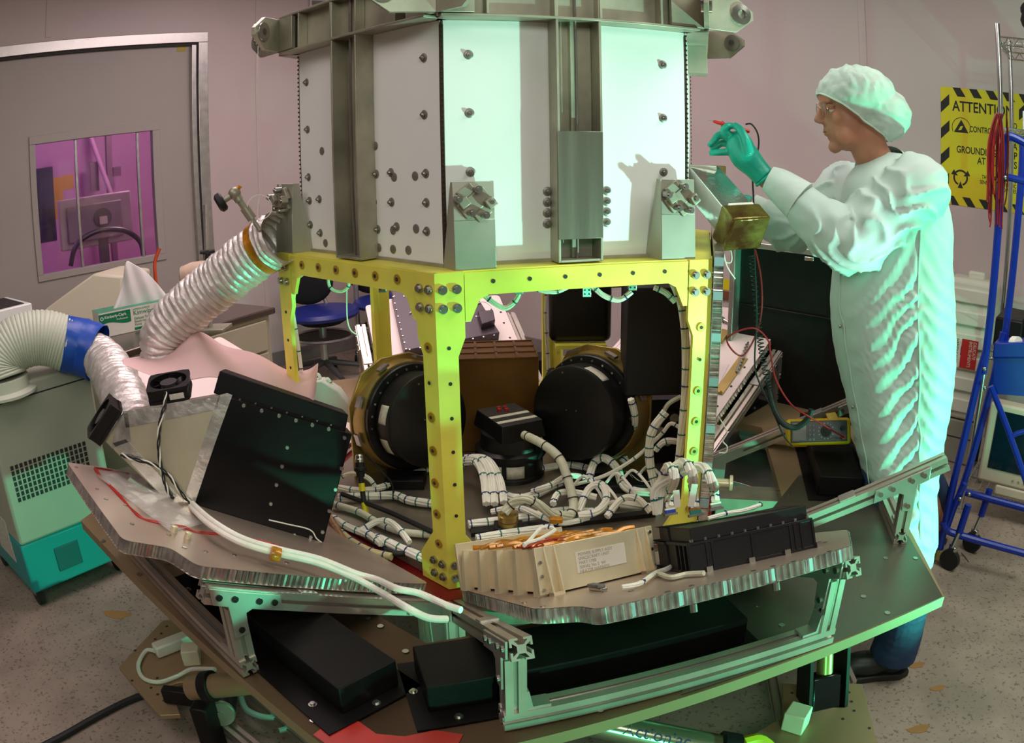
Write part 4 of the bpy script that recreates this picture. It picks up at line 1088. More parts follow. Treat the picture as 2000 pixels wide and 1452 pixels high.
bundle([(1312, 548, 0), (1330, 590, 0), (1338, 650, 0), (1340, 720, 0), (1336, 800, 0), (1328, 880, 0), (1322, 930, 0)], .0105, 'long white bundle hanging down inside the right post', y=-.33, ties=11)
bundle([(1318, 552, 0), (1345, 600, 0), (1350, 640, 0)], .007, 'thin white bundle beside the top of the right post', y=-.30, ties=3)
bundle([(1330, 775, 0), (1305, 790, 0), (1292, 815, 0)], .007, 'pale sleeve curving left from the right post cables', y=-.12, ties=0, col=sheath, strands=False)
bundle([(605, 530, 0), (582, 545, 0), (572, 600, 0), (580, 660, 0), (588, 720, 0), (592, 775, 0)], .0055, 'thin green-lit bundle hanging inside the left post', y=-.10, ties=8)
bundle([(1068, 565, 0), (1066, 620, 0), (1070, 690, 0), (1072, 740, 0)], .006, 'thin pale bundle running down the far rear post', y=.55, ties=5)
bundle([(925, 556, 0), (955, 585, 0), (985, 602, 0), (1005, 590, 0), (1014, 572, 0)], .006, 'wires drooping below the top rail at its left end', y=-.47, ties=2)
bundle([(1035, 556, 0), (1060, 566, 0), (1085, 568, 0), (1110, 558, 0)], .008, 'flat bunch of wires held below the middle of the top rail', y=-.42, ties=2)
bundle([(1115, 552, 0), (1150, 556, 0), (1180, 578, 0), (1210, 586, 0), (1234, 570, 0)], .0065, 'wires drooping below the top rail toward its right end', y=-.42, ties=4)
bundle([(1278, 562, 0), (1300, 572, 0), (1318, 590, 0)], .007, 'pale tagged wires at the upper right inner corner', y=-.38, ties=2)
bundle([(640, 540, 0), (645, 562, 0), (665, 570, 0), (680, 560, 0), (680, 542, 0)], .004, 'small coil of wires below the left top rail', y=-.25, ties=2)
bundle([(677, 560, 0), (678, 620, 0), (685, 645, 0), (700, 655, 0)], .002, 'single thin wire hanging in front of the blue stool', y=-.20, ties=0, strands=False)
def terminal(u, v, y, lab, s=.02, h=.034):
    p = PY(u, v, y); r = root('terminal_block', p-V((0, 0, h/2)), lab, 'terminal')
    M().box(p, (s, .012, h)).build('block', bolt_m, r, bev=.001)
    m = M()
    for i in (-1, 1):
        for k in (-1, 0, 1): q = p+V((i*s*.25, -.006, k*h*.28)); m.cyl(q, q-V((0, .001, 0)), .0022, n=8)
    m.build('screw_holes', gasket_m, r)['kind'] = 'stuff'
terminal(1013, 560, -.47, 'small metal terminal block hanging from the rail, left one'); terminal(1235, 553, -.42, 'small metal terminal block hanging from the rail, right one')
terminal(1146, 566, -.40, 'yellowish clip block hanging mid rail'); terminal(747, 558, -.27, 'small clip below the left top rail near the front post')
# bunches rising from the plugs of the black ribbed box
for k, (pr, top) in enumerate(plugs):
    t = top
    base = G(1290-6*k, 1000, BP+.01)
    up = PF(0).z
    pts = [t, t+up*.03, D(*((1318, 935), (1352, 925), (1392, 945))[k], 1.62), D(*((1305, 912), (1330, 905), (1365, 912))[k], 1.68), D(1292-4*k, 945+3*k, 1.72), D(1284, 1000+2*k, 1.74)]
    bundle(None, .0105, ('left', 'middle', 'right')[k]+' of three white bundles arching up from the plugs of the black ribbed box', pts=pts, ties=5)
m = tag(M().box(D(1322, 975, 1.47), (.012, .002, .035), Fr((0, 0, 0), (1, 0, .15), (0, 1, 0))).build('wire_tag', cable_m), 'white tag on the left bundle above the blue plug', 'tag')
m = tag(M().box(D(1353, 968, 1.47), (.012, .002, .045), Fr((0, 0, 0), (1, 0, -.1), (0, 1, 0))).build('wire_tag', cable_m), 'white tag on the middle bundle above the teal plug', 'tag')
bundle(None, .004, 'loose tied wires lying on top of the black ribbed box', pts=[FB(.07, .07, .092), FB(.11, .075, .095), FB(.15, .08, .094), FB(.19, .085, .098), FB(.17, .09, .094)], ties=2)
bundle(None, .0035, 'loop of tied white wires at the corner of the cream box', pts=[FC(.01, .05, Hc+.004), FC(.05, .09, Hc+.012), FC(.085, .10, Hc+.03), FC(.10, .08, Hc+.022), FC(.06, .075, Hc+.01), FC(.02, .07, Hc+.006)], ties=1)
bundle(None, .0045, 'pale wires with white collar on the petal between cream and black boxes', pts=[P0.P(u, v, .008) for u, v in ((1215, 1148), (1250, 1140), (1280, 1120), (1310, 1108), (1312, 1095), (1290, 1100))], ties=2)
bundle(None, .005, 'grey braided pigtail lying before the black ribbed box', pts=[P0.P(u, v, .007) for u, v in ((1285, 1120), (1310, 1128), (1340, 1122), (1375, 1120))], ties=0, strands=False, col=sheath)
q = Fr(P0.P(1158, 1152, 0), P0.P(1218, 1160, 0)-P0.P(1158, 1152, 0), P0.y, P0.z)
r = root('ribbon_connector', q(.025, 0, 0), 'flat metal connector with grey top lying on the petal before the cream box', 'connector')
M().fbox(q, 0, .05, -.006, .008, 0, .006).build('shell', bolt_m, r, bev=.001); M().fbox(q, .002, .048, -.004, .012, .006, .013).build('backshell', mat('grey backshell', (110, 108, 104), .6, .2, .3, 60), r, bev=.002)
# round gold socket
p = G(993, 1040, BP); gz = V((0, 0, 1))
r = root('round_socket', p, 'round gold socket standing on a black block behind the cream box', 'socket')
M().box(p+gz*.012, (.075, .05, .024)).build('black_block', black_m, r, bev=.002)
M().lathe(p+gz*.024, gz, ((.026, 0), (.026, .010), (.023, .011), (.023, .014), (.027, .015), (.027, .028), (.021, .03), (.021, .036)), 28).build('socket_body', gold_m, r)
# yellow-sleeved black cable with metal plug
pts = [PY(702, 888, -.20), PY(704, 925, -.22), PY(708, 960, -.24), PY(716, 1010, -.28), PY(732, 1050, -.30), G(760, 1078, BP+.012), G(790, 1082, BP+.01)]
r = root('sleeved_cable', G(716, 1050, BP), 'black cable with bright yellow sleeves and metal plug hanging by the riveted box', 'cable')
M().tube(pts[1:], .0075, 10, 6).build('cable_body', rubber_m, r)
def seg(a, b, t0, t1, rr, mt, nm):
    p, q = V(a).lerp(V(b), t0), V(a).lerp(V(b), t1); return M().cyl(p, q, rr, n=16).build(nm, mt, r)
yel = mat('bright yellow sleeve', (232, 222, 20), .4)
seg(pts[1], pts[2], .55, 1.0, .0088, yel, 'yellow_sleeve'); seg(pts[2], pts[3], .45, 1.0, .0088, yel, 'yellow_sleeve')
M().lathe(pts[0], pts[1]-pts[0], ((.009, 0), (.012, .004), (.012, .012), (.014, .014), (.014, .022), (.011, .026)), 18).build('plug_shell', bolt_m, r)
M().lathe(pts[0].lerp(pts[1], .45), pts[1]-pts[0], ((.014, 0), (.014, .012), (.018, .014), (.018, .022), (.013, .026), (.011, .04)), 18).build('plug_boot', rubber_m, r)
tag(M().tube([PY(712, 885, -.18), PY(740, 915, -.18), PY(765, 945, -.18), G(768, 975, BP+.01)], .0028, 8, 5).build('thin_black_cable', rubber_m), 'thin black cable dropping in front of the left wheel', 'cable')
# dark rails that carry the wiring, floor clutter on the base plate
tag(M().hexa([G(920, 1050, BP), G(1280, 1010, BP), G(1280, 1002, BP), G(920, 1038, BP)]+[G(u, v, BP)+V((0, 0, .012)) for u, v in ((920, 1050), (1280, 1010), (1280, 1002), (920, 1038))]).build('wiring_rail', black_m), 'long black rail on the base plate behind the cream box', 'rail')
tag(M().box(G(1190, 965, BP)+V((0, .05, .012)), (.26, .10, .024)).build('wiring_tray', black_m, bev=.003), 'low black tray under the coiled white bundles', 'tray')
bl = tag(M().box(G(790, 955, BP)+V((0, .03, .015)), (.12, .08, .03)).build('low_black_plate', black_m, bev=.003), 'low black block behind the front post under the bundles', 'block')
for px, rr, lb, ti in [
 ([(960, 1000), (1010, 992, .61), (1060, 1010, .61), (1100, 1022), (1150, 1012)], .008, 'thin white bundle winding between the gold socket and the ivory cable', 5),
 ([(1185, 1010, .60), (1215, 975, .63), (1245, 975, .63), (1270, 1000, .60)], .009, 'small white arch just left of the black ribbed box', 4),
 ([(1040, 960, .61), (1075, 948, .64), (1110, 930, .63), (1150, 935, .61)], .008, 'short white bundle tucked under the sagging one before the sensor head', 4),
 ([(1225, 925), (1250, 945), (1290, 940), (1310, 925)], .009, 'white bundle running low toward the foot of the right post', 4),
 ([(700, 1040), (740, 1018, .61), (770, 1025, .61), (800, 1060)], .008, 'small white hump beside the yellow sleeved cable', 3),
 ([(660, 935, .60), (690, 925, .63), (720, 935, .62), (735, 955)], .007, 'small white arch behind the metal plug cable', 3)]:
    bundle(px, rr, lb, z=BP+.016, ties=ti)
random.seed(9); 
for k in range(5):
    u, v = 1120+k*32, 940+random.randint(-20, 20)
    bundle([(u, v, .62), (u+20, v-18, .65), (u+45, v+5, .64), (u+60, v+30, .61)], .004, 'loose white wire tuft %s on the wiring near the right wheel' % ('nearest the ivory cable', 'second from the ivory cable', 'in the middle', 'second from the right post', 'nearest the right post')[k], z=.61, ties=1)
tag(M().box(G(1086, 1016, .625), (.034, .020, .014)).build('amber_tape', kapton_m, bev=.003), 'small amber tape wrapped where two ivory bundles meet behind the cream box', 'tape')
# ------------------------------------------------------------------ left side of the room
green_pl = mat('cream cabinet paint', (172, 174, 156), .45, 0, .03, 3)
teal = mat('teal moulded plastic', (10, 150, 150), .35, 0, .04, 3)
# portable air conditioner: its grille face runs between the two visible casters
A_ = G(72, 1172, .055); B_ = G(262, 1090, .055)
ex = V((B_.x-A_.x, B_.y-A_.y, 0)).normalized(); ez = V((0, 0, 1)); ey = ez.cross(ex)
if ey.dot(CAM-A_) < 0: pass
fa = Fr((A_.x, A_.y, 0), ex, ez); sgn = 1 if fa.z.dot(V((CAM.x-A_.x, CAM.y-A_.y, 0))) > 0 else -1
fa = Fr((A_.x, A_.y, 0), ex, ez, fa.z*sgn)
W = fa.px(195, 830)[0]; H = fa.px(0, 800)[1]; Wl = 0
Ztop = fa.px(165, 712)[1]; hz = fa.px(190, 1010)[1]
W = max(W, .45)
r = root('portable_air_conditioner', fa(W/2, 0, -.25), 'tall cream and teal portable air conditioner on casters at the left edge', 'air conditioner')
M().fbox(fa, 0, W, .62 if hz > .62 else hz, Ztop, -.55, 0).build('cabinet', green_pl, r, bev=.012)
hzz = .62 if hz > .62 else hz
M().fbox(fa, 0, W, .075, hzz, -.55, -.006).build('water_bin', teal, r, bev=.01)
M().fbox(fa, 0, W, Ztop-.055, Ztop-.050, -.001, .001).build('seam', gasket_m, r)
c, d = fa.px(255/1.0*0+105, 895), None
m = M(); tl, tr, bl_, br = fa.px(20, 922), fa.px(165, 850), fa.px(42, 1000), fa.px(173, 915)
x0, x1 = tl[0], tr[0]; y1, y0 = (tl[1]+tr[1])/2, (bl_[1]+br[1])/2
for i in range(17):
    for j in range(7):
        a = x0+(x1-x0)*(i+.5)/17; b = y0+(y1-y0)*(j+.5)/7
        m.fbox(fa, a-(x1-x0)/17*.32, a+(x1-x0)/17*.32, b-(y1-y0)/7*.38, b+(y1-y0)/7*.38, 0, .0015)
m.build('grille', gasket_m, r)['kind'] = 'stuff'
M().fbox(fa, W*.30, W*.55, hzz-.16, hzz-.06, -.008, -.001).build('bin_handle', mat('dark teal recess', (4, 96, 98), .5), r, bev=.01)
M().fbox(Fr(fa(0, 0, 0), fa.z, ez), -.35, -.15, .16, .34, -.001, .002).build('side_label', lab_m, r)
for a, b in ((.03, -.06), (W-.03, -.06), (.03, -.5), (W-.03, -.5)):
    cst = M().lathe(fa(a, .045, b)-fa.x*.014, fa.x, ((.012, 0), (.045, .002), (.045, .026), (.012, .028)), 22).build('caster', rubber_m, r)
    M().fbox(fa, a-.02, a+.02, .05, .078, b-.02, b+.02).build('caster_fork', bolt_m, cst, bev=.003)
# grey slotted cabinet box on top at the left edge
top = Ztop
q0 = fa.px(70, 600); tp_ = D(68, 640, 3.75)
r2 = root('white_case', tp_+V((-.2, .1, 0)), 'white flat topped case behind the white hose at the left edge', 'case')
fw_ = Fr(tp_, -ex, ey if ey.y > 0 else -ey, V((0, 0, 1)))
M().fbox(fw_, 0, .5, 0, .4, .0, .115).build('shell', white_m, r2, bev=.006)
M().fbox(fw_, .01, .49, .01, .39, tp_.z*-1, 0).build('base', green_pl, r2)
M().fbox(fw_, .03, .47, .03, .37, .115, .118).build('vent_top', gasket_m, r2)
# ribbed hoses
def ribbed(path, r, pitch, amp, mt, n=28, crumple=0):
    """corrugated flexible duct following a smooth path"""
    P = spline(path, 12); L = [0]
    for a, b in zip(P, P[1:]): L.append(L[-1]+(b-a).length)
    N = max(8, int(L[-1]/(pitch/4))); m = M(); rings = []; x = None; j = 0
    for k in range(N+1):
        s = L[-1]*k/N
        while j < len(L)-2 and L[j+1] < s: j += 1
        t = (s-L[j])/max(1e-9, L[j+1]-L[j]); p = P[j].lerp(P[j+1], t); d = (P[min(j+2, len(P)-1)]-P[max(j-1, 0)]).normalized()
        x = d.orthogonal().normalized() if x is None else (x-d*x.dot(d)).normalized(); y = d.cross(x)
        rk = r+amp*(abs(sin(pi*s/pitch))**.7)-amp
        ring = []
        for i in range(n):
            a = 2*pi*i/n; q = p+(x*cos(a)+y*sin(a))*rk
            if crumple: q += (x*cos(a)+y*sin(a))*noise.noise(q*34)*crumple + (x*cos(a)+y*sin(a))*noise.noise(q*90)*crumple*.5
            ring.append(m.bm.verts.new(q))
        rings.append(ring)
    for A, B in zip(rings, rings[1:]):
        for i in range(n): m.bm.faces.new((A[i], A[(i+1) % n], B[(i+1) % n], B[i]))
    return m
foil_d = mat('crinkled silver foil duct', (214, 206, 200), .42, .45, .14, 26, .7, 60)
hose_w = mat('pale green white hose', (198, 204, 184), .5, 0, .04, 6)
d0 = (G(10, 750, Ztop)-CAM).length
r = root('exhaust_hose', G(0, 735, Ztop), 'wide ribbed white hose bending from the air conditioner to the blue tape', 'hose')
pth = [D(-75, 860, d0), D(-50, 800, d0), D(-30, 735, d0), D(0, 690, d0), D(45, 666, d0), D(90, 664, d0), D(128, 670, d0)]
pth = [D(5, 740, d0), D(0, 715, d0), D(10, 690, d0), D(40, 668, d0), D(85, 660, d0), D(130, 672, d0)]
rad = d0*.0345
ribbed(pth, rad, .0125, .004, hose_w).build('ribbed_sleeve', hose_w, r)
M().lathe(pth[0]-V((0, 0, .055)), (0, 0, 1), ((rad+.03, 0), (rad+.03, .01), (rad+.004, .02), (rad+.002, .06)), 32).build('collar', hose_w, r)
tp1 = D(125, 672, d0); tp2 = D(190, 690, d0-.02)
tag(ribbed([tp1, D(158, 678, d0), tp2], rad+.003, .5, .001, hose_w, crumple=.006).build('blue_tape_wrap', mat('blue tape', (12, 72, 170), .35, 0, .1, 12, .4, 30)), 'crinkled blue tape wrapped around the joint of the white hose and silver duct', 'tape')
tag(ribbed([D(182, 690, d0-.02), D(205, 708, d0-.10), D(222, 735, d0-.25), D(240, 775, d0-.40), D(250, 800, d0-.48), D(268, 850, d0-.55)], rad-.022, .022, .007, foil_d, crumple=.006).build('foil_duct', foil_d), 'short silver foil duct going down behind the left fan from the blue tape', 'duct')
r = root('foil_duct', D(300, 690, 2.2), 'long silver foil duct slanting up to the left corner of the frame', 'duct')
ribbed([D(322, 690, 2.30), D(322, 655, 2.28), D(352, 615, 2.25), D(420, 558, 2.2), D(480, 510, 2.15), D(520, 480, 2.12), D(548, 462, 2.09)], .073, .019, .006, foil_d, crumple=.006).build('duct_sleeve', foil_d, r)
pa_, pb_ = D(508, 488, 2.13), D(520, 480, 2.12)
ribbed([pa_, (pa_+pb_)/2, pb_], .0755, .5, .001, kapton_m, crumple=.004).build('amber_tape_band', kapton_m, r)
q = FF(4); 
# clear tube / valve assembly
v0, v1 = D(508, 450, 2.05), D(458, 378, 2.05)
r = root('valve_assembly', v0, 'thin metal valve stem with black knob rising above the silver duct', 'valve')
ax = (v1-v0)
M().cyl(v0, v0+ax*.35, .006, n=12).cyl(v0+ax*.3, v0+ax*.62, .0125, n=14).cyl(v0+ax*.62, v0+ax*.8, .0095, n=6).cyl(v0+ax*.8, v1, .012, n=12).build('stem', steel_m, r)
k0 = D(438, 391, 2.05)
M().cyl(v1, k0, .009, n=12).ball(v1, .017).build('valve_body', steel_m, r)
M().lathe(k0, (k0-v1), ((.02, 0), (.026, .005), (.026, .016), (.018, .022), (.010, .02)), 24).build('knob', rubber_m, r)
M().tube([D(461, 372, 2.05), D(466, 366, 2.05), D(470, 369, 2.05)], .006, 6, 3).build('amber_cap', kapton_m, r)
tag(M().tube([D(495, 440, 2.04)]+[D(507+24*cos(t), 405+24*sin(t), 2.04) for t in [2.4+k*.7 for k in range(9)]]+[D(507, 380, 2.04)], .0012, 6, 4).build('thin_loop', cable_m), 'thin clear line looped against the wall above the duct', 'tube')
tag(M().cyl(D(506, 380, 2.0), D(504, 90, 1.95), .0006, n=5).build('hanging_thread', cable_m), 'fine pale thread hanging from the left lifting lug', 'thread')

# pink sheet draped over the left rear petal
sheet_m = mat('pink tinted wipe sheet', (226, 188, 186), .85, 0, .03, 8, .08, 120)
e1 = [(238, 702), (300, 690), (345, 672), (378, 648), (402, 652), (440, 676), (500, 690), (560, 722), (600, 722), (622, 708)]
e2 = [(240, 712), (300, 736), (350, 746), (410, 738), (450, 746), (495, 762), (530, 774), (580, 792), (612, 785), (618, 742)]
rows = []
for k in range(6):
    t = k/5; row = []
    A = spline([V((a, b, 0)) for a, b in e1], 5); B = spline([V((a, b, 0)) for a, b in e2], 5)
    for j, (a, b) in enumerate(zip(A, B)):
        p = a.lerp(b, t); n4, t4 = face(4)
        row.append(D(p.x, p.y, 2.28-.0000*j-.28*t+.05*sin(j*.35)*(1-t)))
    rows.append(row)
tag(M().grid(rows).build('draped_sheet', sheet_m, solid=.002, sub=1), 'pale pink wipe sheet draped over the petal behind the riveted box', 'sheet')
hz_ = [PY(u, v, .05) for u, v in ((596, 775), (600, 748), (628, 745), (660, 765), (682, 795), (690, 830), (640, 812))]
tag(M().prism(hz_, (0, .05, 0)).build('white_shield', mat('white frosted sheet', (214, 216, 208), .6), bev=.004), 'white curved shield between the riveted box and the left wheel', 'shield')
bundle(None, .005, 'pale wire loops standing above the white curved shield', pts=[PY(u, v, .08) for u, v in ((605, 770), (612, 740), (622, 732), (632, 752), (640, 740), (652, 762), (650, 775))], ties=2)

# bench with steel top, drawers
bt = .865; c0 = G(538, 600, bt)
fbn = Fr((c0.x, c0.y, 0), -LT, LN)      # along the wall to the left, y: into the room
c1 = G(538, 600, bt)
nb = G(242, 687, bt)
lx = (nb-c0).dot(-LT)
tm = mat('steel bench top', (118, 104, 98), .25, .8, .1, 5)
bench_m = mat('beige bench paint', (196, 188, 164), .5, 0, .03, 4)
e = V((nb.x-c0.x, nb.y-c0.y, 0)).normalized(); nn = V((0, 0, 1)).cross(e)
if nn.dot(CAM-c0) < 0: nn = -nn
fbn = Fr((c0.x, c0.y, 0), e, nn, V((0, 0, 1)))
LB = (nb-c0).length
r = root('workbench', fbn(LB/2, -.3, 0), 'beige workbench with dark steel top and drawers beyond the pink sheet', 'bench')
M().fbox(fbn, 0, LB, -.75, .0, bt-.03, bt).build('worktop', tm, r, bev=.006)
M().fbox(fbn, .03, LB-.03, -.72, -.02, .05, bt-.031).build('carcass', bench_m, r)
for k in range(3):
    if .64+k*.62 > LB-.03: break
    dr = M().fbox(fbn, .06+k*.62, .06+k*.62+.58, -.02, -.004, bt-.19, bt-.05).build('drawer', bench_m, r, bev=.004)
    M().fbox(fbn, .28+k*.62, .28+k*.62+.12, -.004, .012, bt-.13, bt-.115).build('handle', alu_m, dr, bev=.003)
    M().fbox(fbn, .06+k*.62, .06+k*.62+.58, -.02, -.006, .08, bt-.20).build('door', bench_m, r, bev=.004)
# tissue box: the green and white printed carton
ta, tb_ = G(198, 662, bt), G(300, 640, bt)
e = (tb_-ta).normalized(); nn = V((0, 0, 1)).cross(e); nn = nn if nn.dot(CAM-ta) > 0 else -nn
ft = Fr(ta, e, V((0, 0, 1)), nn)
hb = ft.px(198, 612)[1]; wb = .38
wb = ft.px(330, 640)[0]
r = root('tissue_box', ft(wb/2, 0, -.06), 'green and white tissue box with a tissue pulled out, on the bench', 'tissue box')
M().fbox(ft, 0, wb, 0, hb, -.12, 0).build('carton', mat('white card', (222, 220, 206), .6, 0, .03), r, bev=.002)
m = M(); xg = ft.px(258, 640)[0]
xs = [xg*k/10 for k in range(11)]
m.prism([ft(x, hb*.93, .0004) for x in (xs[0], xs[-1])]+[ft(x, hb*(.50+.07*sin(x/xg*5.5)), .0004) for x in xs[::-1]], ft.z*.0006)
m.fbox(ft, xg*1.08, wb*.98, hb*.06, hb*.16, .0002, .001)
m.build('green_print', mat('green print', (0, 120, 78), .5), r)
m = M().fbox(ft, 0, wb, hb-.0001, hb+.0008, -.12, 0).build('lid_print', mat('green lid print', (60, 140, 110), .5), r)
words('Kimberly-Clark', ft(xg*.17, hb*.74, .0014), ft, hb*.155, white_m, 'brand_lettering', r, bold=.015); words('Professional', ft(xg*.55, hb*.60, .0014), ft, hb*.10, white_m, 'brand_lettering', r)
gp = MATS['green print']
words('Kimwipes', ft(xg*1.08, hb*.66, .0012), ft, hb*.26, gp, 'brand_lettering', r); words('Delicate Task Wipers\nEssuie-tout\nPanos', ft(xg*1.1, hb*.48, .0012), ft, hb*.13, gp, 'fine_lettering', r); words('KIMTECH SCIENCE', ft(xg*1.08, hb*.86, .0012), ft, hb*.09, gp, 'fine_lettering', r)
M().lathe(ft(xg*.09, hb*.76, .0008), ft.z, ((.008, 0), (.008, .0006), (.005, .0006), (.005, .0001)), 16).build('round_emblem', white_m, r)
# tissue: crumpled cone
m = M(); cc = [ft.P(u, v, -.06) for u, v in ((216, 612), (238, 560), (245, 512), (262, 516), (290, 535), (320, 570), (345, 605))]
basec = [ft.P(u, v, -.05) for u, v in ((216, 612), (240, 609), (262, 606), (285, 602), (305, 600), (325, 598), (345, 605))]
rows = []
for t in (0, .2, .4, .6, .8, 1):
    A = spline(cc, 5); B = spline(basec, 5)
    rows.append([b.lerp(a, t)+ft.z*(.035*sin(j*.8)*t*(1.1-t)+.03*t*(1-t)) for j, (a, b) in enumerate(zip(A, B))])
m.grid(rows); m.build('tissue', mat('white tissue', (226, 220, 216), .9), r, solid=.0015, sub=1)
# beige wedge-shaped computer terminal on the bench
wedge = [(108, 640), (180, 548), (188, 536), (262, 544), (230, 612), (225, 640)]
yw = 1.05
dd = (ta-CAM).length+.28
wp = [D(u, v, dd) for u, v in ((60, 690), (85, 605), (182, 534), (240, 540), (235, 640), (225, 690))]
off = V((.22, .34, 0))
tag(M().prism(wp, V((.05, .22, 0))).build('terminal_housing', bench_m, bev=.012), 'beige wedge shaped terminal housing behind the white hose', 'terminal')
# clamp knob and tube by the door post
p = G(405, 520, bt)
kc = D(405, 493, 3.3)
r = root('clamp_stand', D(398, 520, 3.3), 'black star knob on a small metal clamp beside the door post', 'clamp')
M().box(D(408, 516, 3.3), (.10, .06, .03)).build('clamp_bar', steel_m, r, bev=.003)
m = M(); m.cyl(D(405, 510, 3.3), D(406, 494, 3.3), .012, n=12)
for k in range(4): t = k*pi/2+.4; m.cyl(kc, kc+V((cos(t)*.032, sin(t)*.032, .004)), .010, r2=.008, n=10)
m.build('star_knob', rubber_m, r)
sb_ = D(400, 520, 3.3); sb_.z = bt+.015
M().cyl(sb_, D(402, 400, 3.3), .012, n=12).build('stand_rod', alu_m, r)
M().box(sb_-V((0, 0, .007)), (.16, .12, .014)).build('stand_base', steel_m, r, bev=.002)
M().cyl(V((sb_.x, sb_.y, D(400, 543, 3.3).z)), D(362, 543, 3.3), .010, n=10).build('side_arm', alu_m, r)
tag(M().lathe(D(352, 543, 3.3), V((1, .2, .1)), ((.02, 0), (.045, .01), (.055, .06), (.05, .12), (.035, .16)), 20).build('wrapped_tube', mat('beige wrapped tube', (196, 170, 150), .7, 0, .1, 20, .3, 40)), 'beige wrapped tube end behind the long silver duct', 'tube')
od_ = (ta-CAM).length+.5; ob_ = D(303, 535, od_); ob_.z = bt+.01
tag(M().tube([ob_+V((-.12, -.05, 0)), ob_+V((-.02, 0, .01)), ob_+V((0, 0, .06)), D(303, 535, od_), D(303, 510, od_), D(312, 485, od_)], .010, 8, 5).build('orange_cable', mat('orange rubber', (196, 72, 30), .5)), 'orange cable standing up beside the door window', 'cable')
# laboratory stool: blue seat, black back
sp = G(640, 735, .05)
sc_c = V((sp.x+.0, sp.y+.1, 0))
r = root('lab_stool', sc_c, 'blue padded lab stool with black back seen through the left side of the frame', 'stool')
cs_ = PL(628, 612, (0, sc_c.y, 0), V((0, 1, 0))); sc_c = V((cs_.x, sc_c.y, 0)); sz = cs_.z
blue_f = mat('blue vinyl', (34, 46, 130), .4, 0, .08, 6); blk_f = mat('black fabric', (18, 16, 18), .8)
m = M().lathe((sc_c.x, sc_c.y, sz-.035), (0, 0, 1), ((.14, 0), (.235, .012), (.25, .035), (.235, .06), (.15, .072), (.02, .066)), 32, sx=1.08)
m.build('seat', blue_f, r)
M().lathe((sc_c.x, sc_c.y, sz-.09), (0, 0, 1), ((.05, 0), (.14, .02), (.20, .056)), 28).build('seat_pan', blk_f, r)
M().cyl((sc_c.x, sc_c.y, .12), (sc_c.x, sc_c.y, .42), .028, n=16).cyl((sc_c.x, sc_c.y, .4), (sc_c.x, sc_c.y, sz-.09), .018, n=16).build('gas_column', alu_m, r)
bk = PL(598, 555, (0, sc_c.y+.16, 0), V((0, 1, 0)))
M().ball((bk.x, bk.y, bk.z+.02), (.20, .035, .17), seg=24, rings=14).build('backrest', blk_f, r)
M().cyl((sc_c.x+.03, sc_c.y+.17, sz-.05), (bk.x+.08, bk.y+.02, bk.z), .014, n=10).build('back_post', alu_m, r)
for k in range(5):
    t = 2*pi*k/5+.3; q = V((sc_c.x+.30*cos(t), sc_c.y+.30*sin(t), .07))
    lg = M().cyl((sc_c.x, sc_c.y, .13), q, .024, r2=.016, n=8).build('base_arm', mat('dark grey base', (70, 66, 68), .5) if 'dark grey base' not in MATS else MATS['dark grey base'], r)
    M().lathe(q-V((.012, 0, .045)), (1, 0, 0), ((.008, 0), (.025, .002), (.025, .022), (.008, .024)), 14).build('caster', rubber_m, lg)
M().lathe((sc_c.x, sc_c.y, .30), (0, 0, 1), ((.21, 0), (.225, .01), (.21, .02), (.195, .01), (.21, 0)), 30).build('foot_ring', alu_m, r)
s2 = dup(r, (.42, .35, 0), label='second stool, partly hidden behind the yellow rear post')
# tall pipe by stools
tag(M().cyl((sc_c.x+.18, sc_c.y+.35, 0), (sc_c.x+.18, sc_c.y+.35, 1.25), .02, n=14).build('standing_pole', alu_m), 'grey metal pole standing behind the blue stool', 'pole')
# floor things at lower left
tag(M().tube([G(60, 1470, .012), G(120, 1440, .012), (G(200, 1395, .012)), G(270, 1362, .012), G(340, 1345, .012)], .012, 8, 6).build('floor_cable', rubber_m), 'thick black cable curving over the floor at the lower left', 'cable')
mk = mat('worn brown tape residue', (150, 112, 64), .8)
for u, v, a, lb in ((228, 1201, .06, 'brown mark on the floor near the left caster'), (1790, 1300, .035, 'small brown stain on the floor right of the shoe'), (1832, 1345, .03, 'faint brown stain on the floor near the right edge'), (1795, 1425, .04, 'brown stain on the floor at the lower right corner')):
    p = G(u, v, .0005); tag(M().prism([p+V((a*cos(t)*(1+.2*sin(3*t)), a*.45*sin(t)*(1+.2*cos(5*t)), 0)) for t in [k*pi/6 for k in range(12)]], (0, 0, .0008)).build('floor_mark', mk), lb, 'mark')
# ---- platform feet and struts under the deck
def foot(ang, lab, ZP=.15):
    n = V((sin(ang), -cos(ang), 0)); t = V((cos(ang), sin(ang), 0)); F_ = Fr((0, 0, 0), t, n, V((0, 0, 1)))
    return F_, n, t
ZP = .13
def plate(px, lab, notch=None, holes=()):
    r = root('foot_plate', G(*px[0], 0), lab, 'plate')
    M().prism([G(u, v, ZP) for u, v in px], (0, 0, -.016)).build('tan_plate', tan_m, r, bev=.002)
    m = M()
    for u, v in holes: p = G(u, v, ZP+.0003); m.cyl(p, p+V((0, 0, .0006)), .005, n=10)
    m.build('plate_holes', gasket_m, r)['kind'] = 'stuff'
    return r
L1 = plate([(232, 1303), (318, 1212), (345, 1210), (420, 1230), (470, 1300), (450, 1330), (350, 1333), (316, 1345), (345, 1378), (352, 1396), (312, 1398)], 'tan bolted foot plate near the floor at the lower left', holes=((326, 1224), (315, 1238), (303, 1249), (264, 1271), (258, 1330), (307, 1325), (295, 1344), (308, 1357), (320, 1369)))
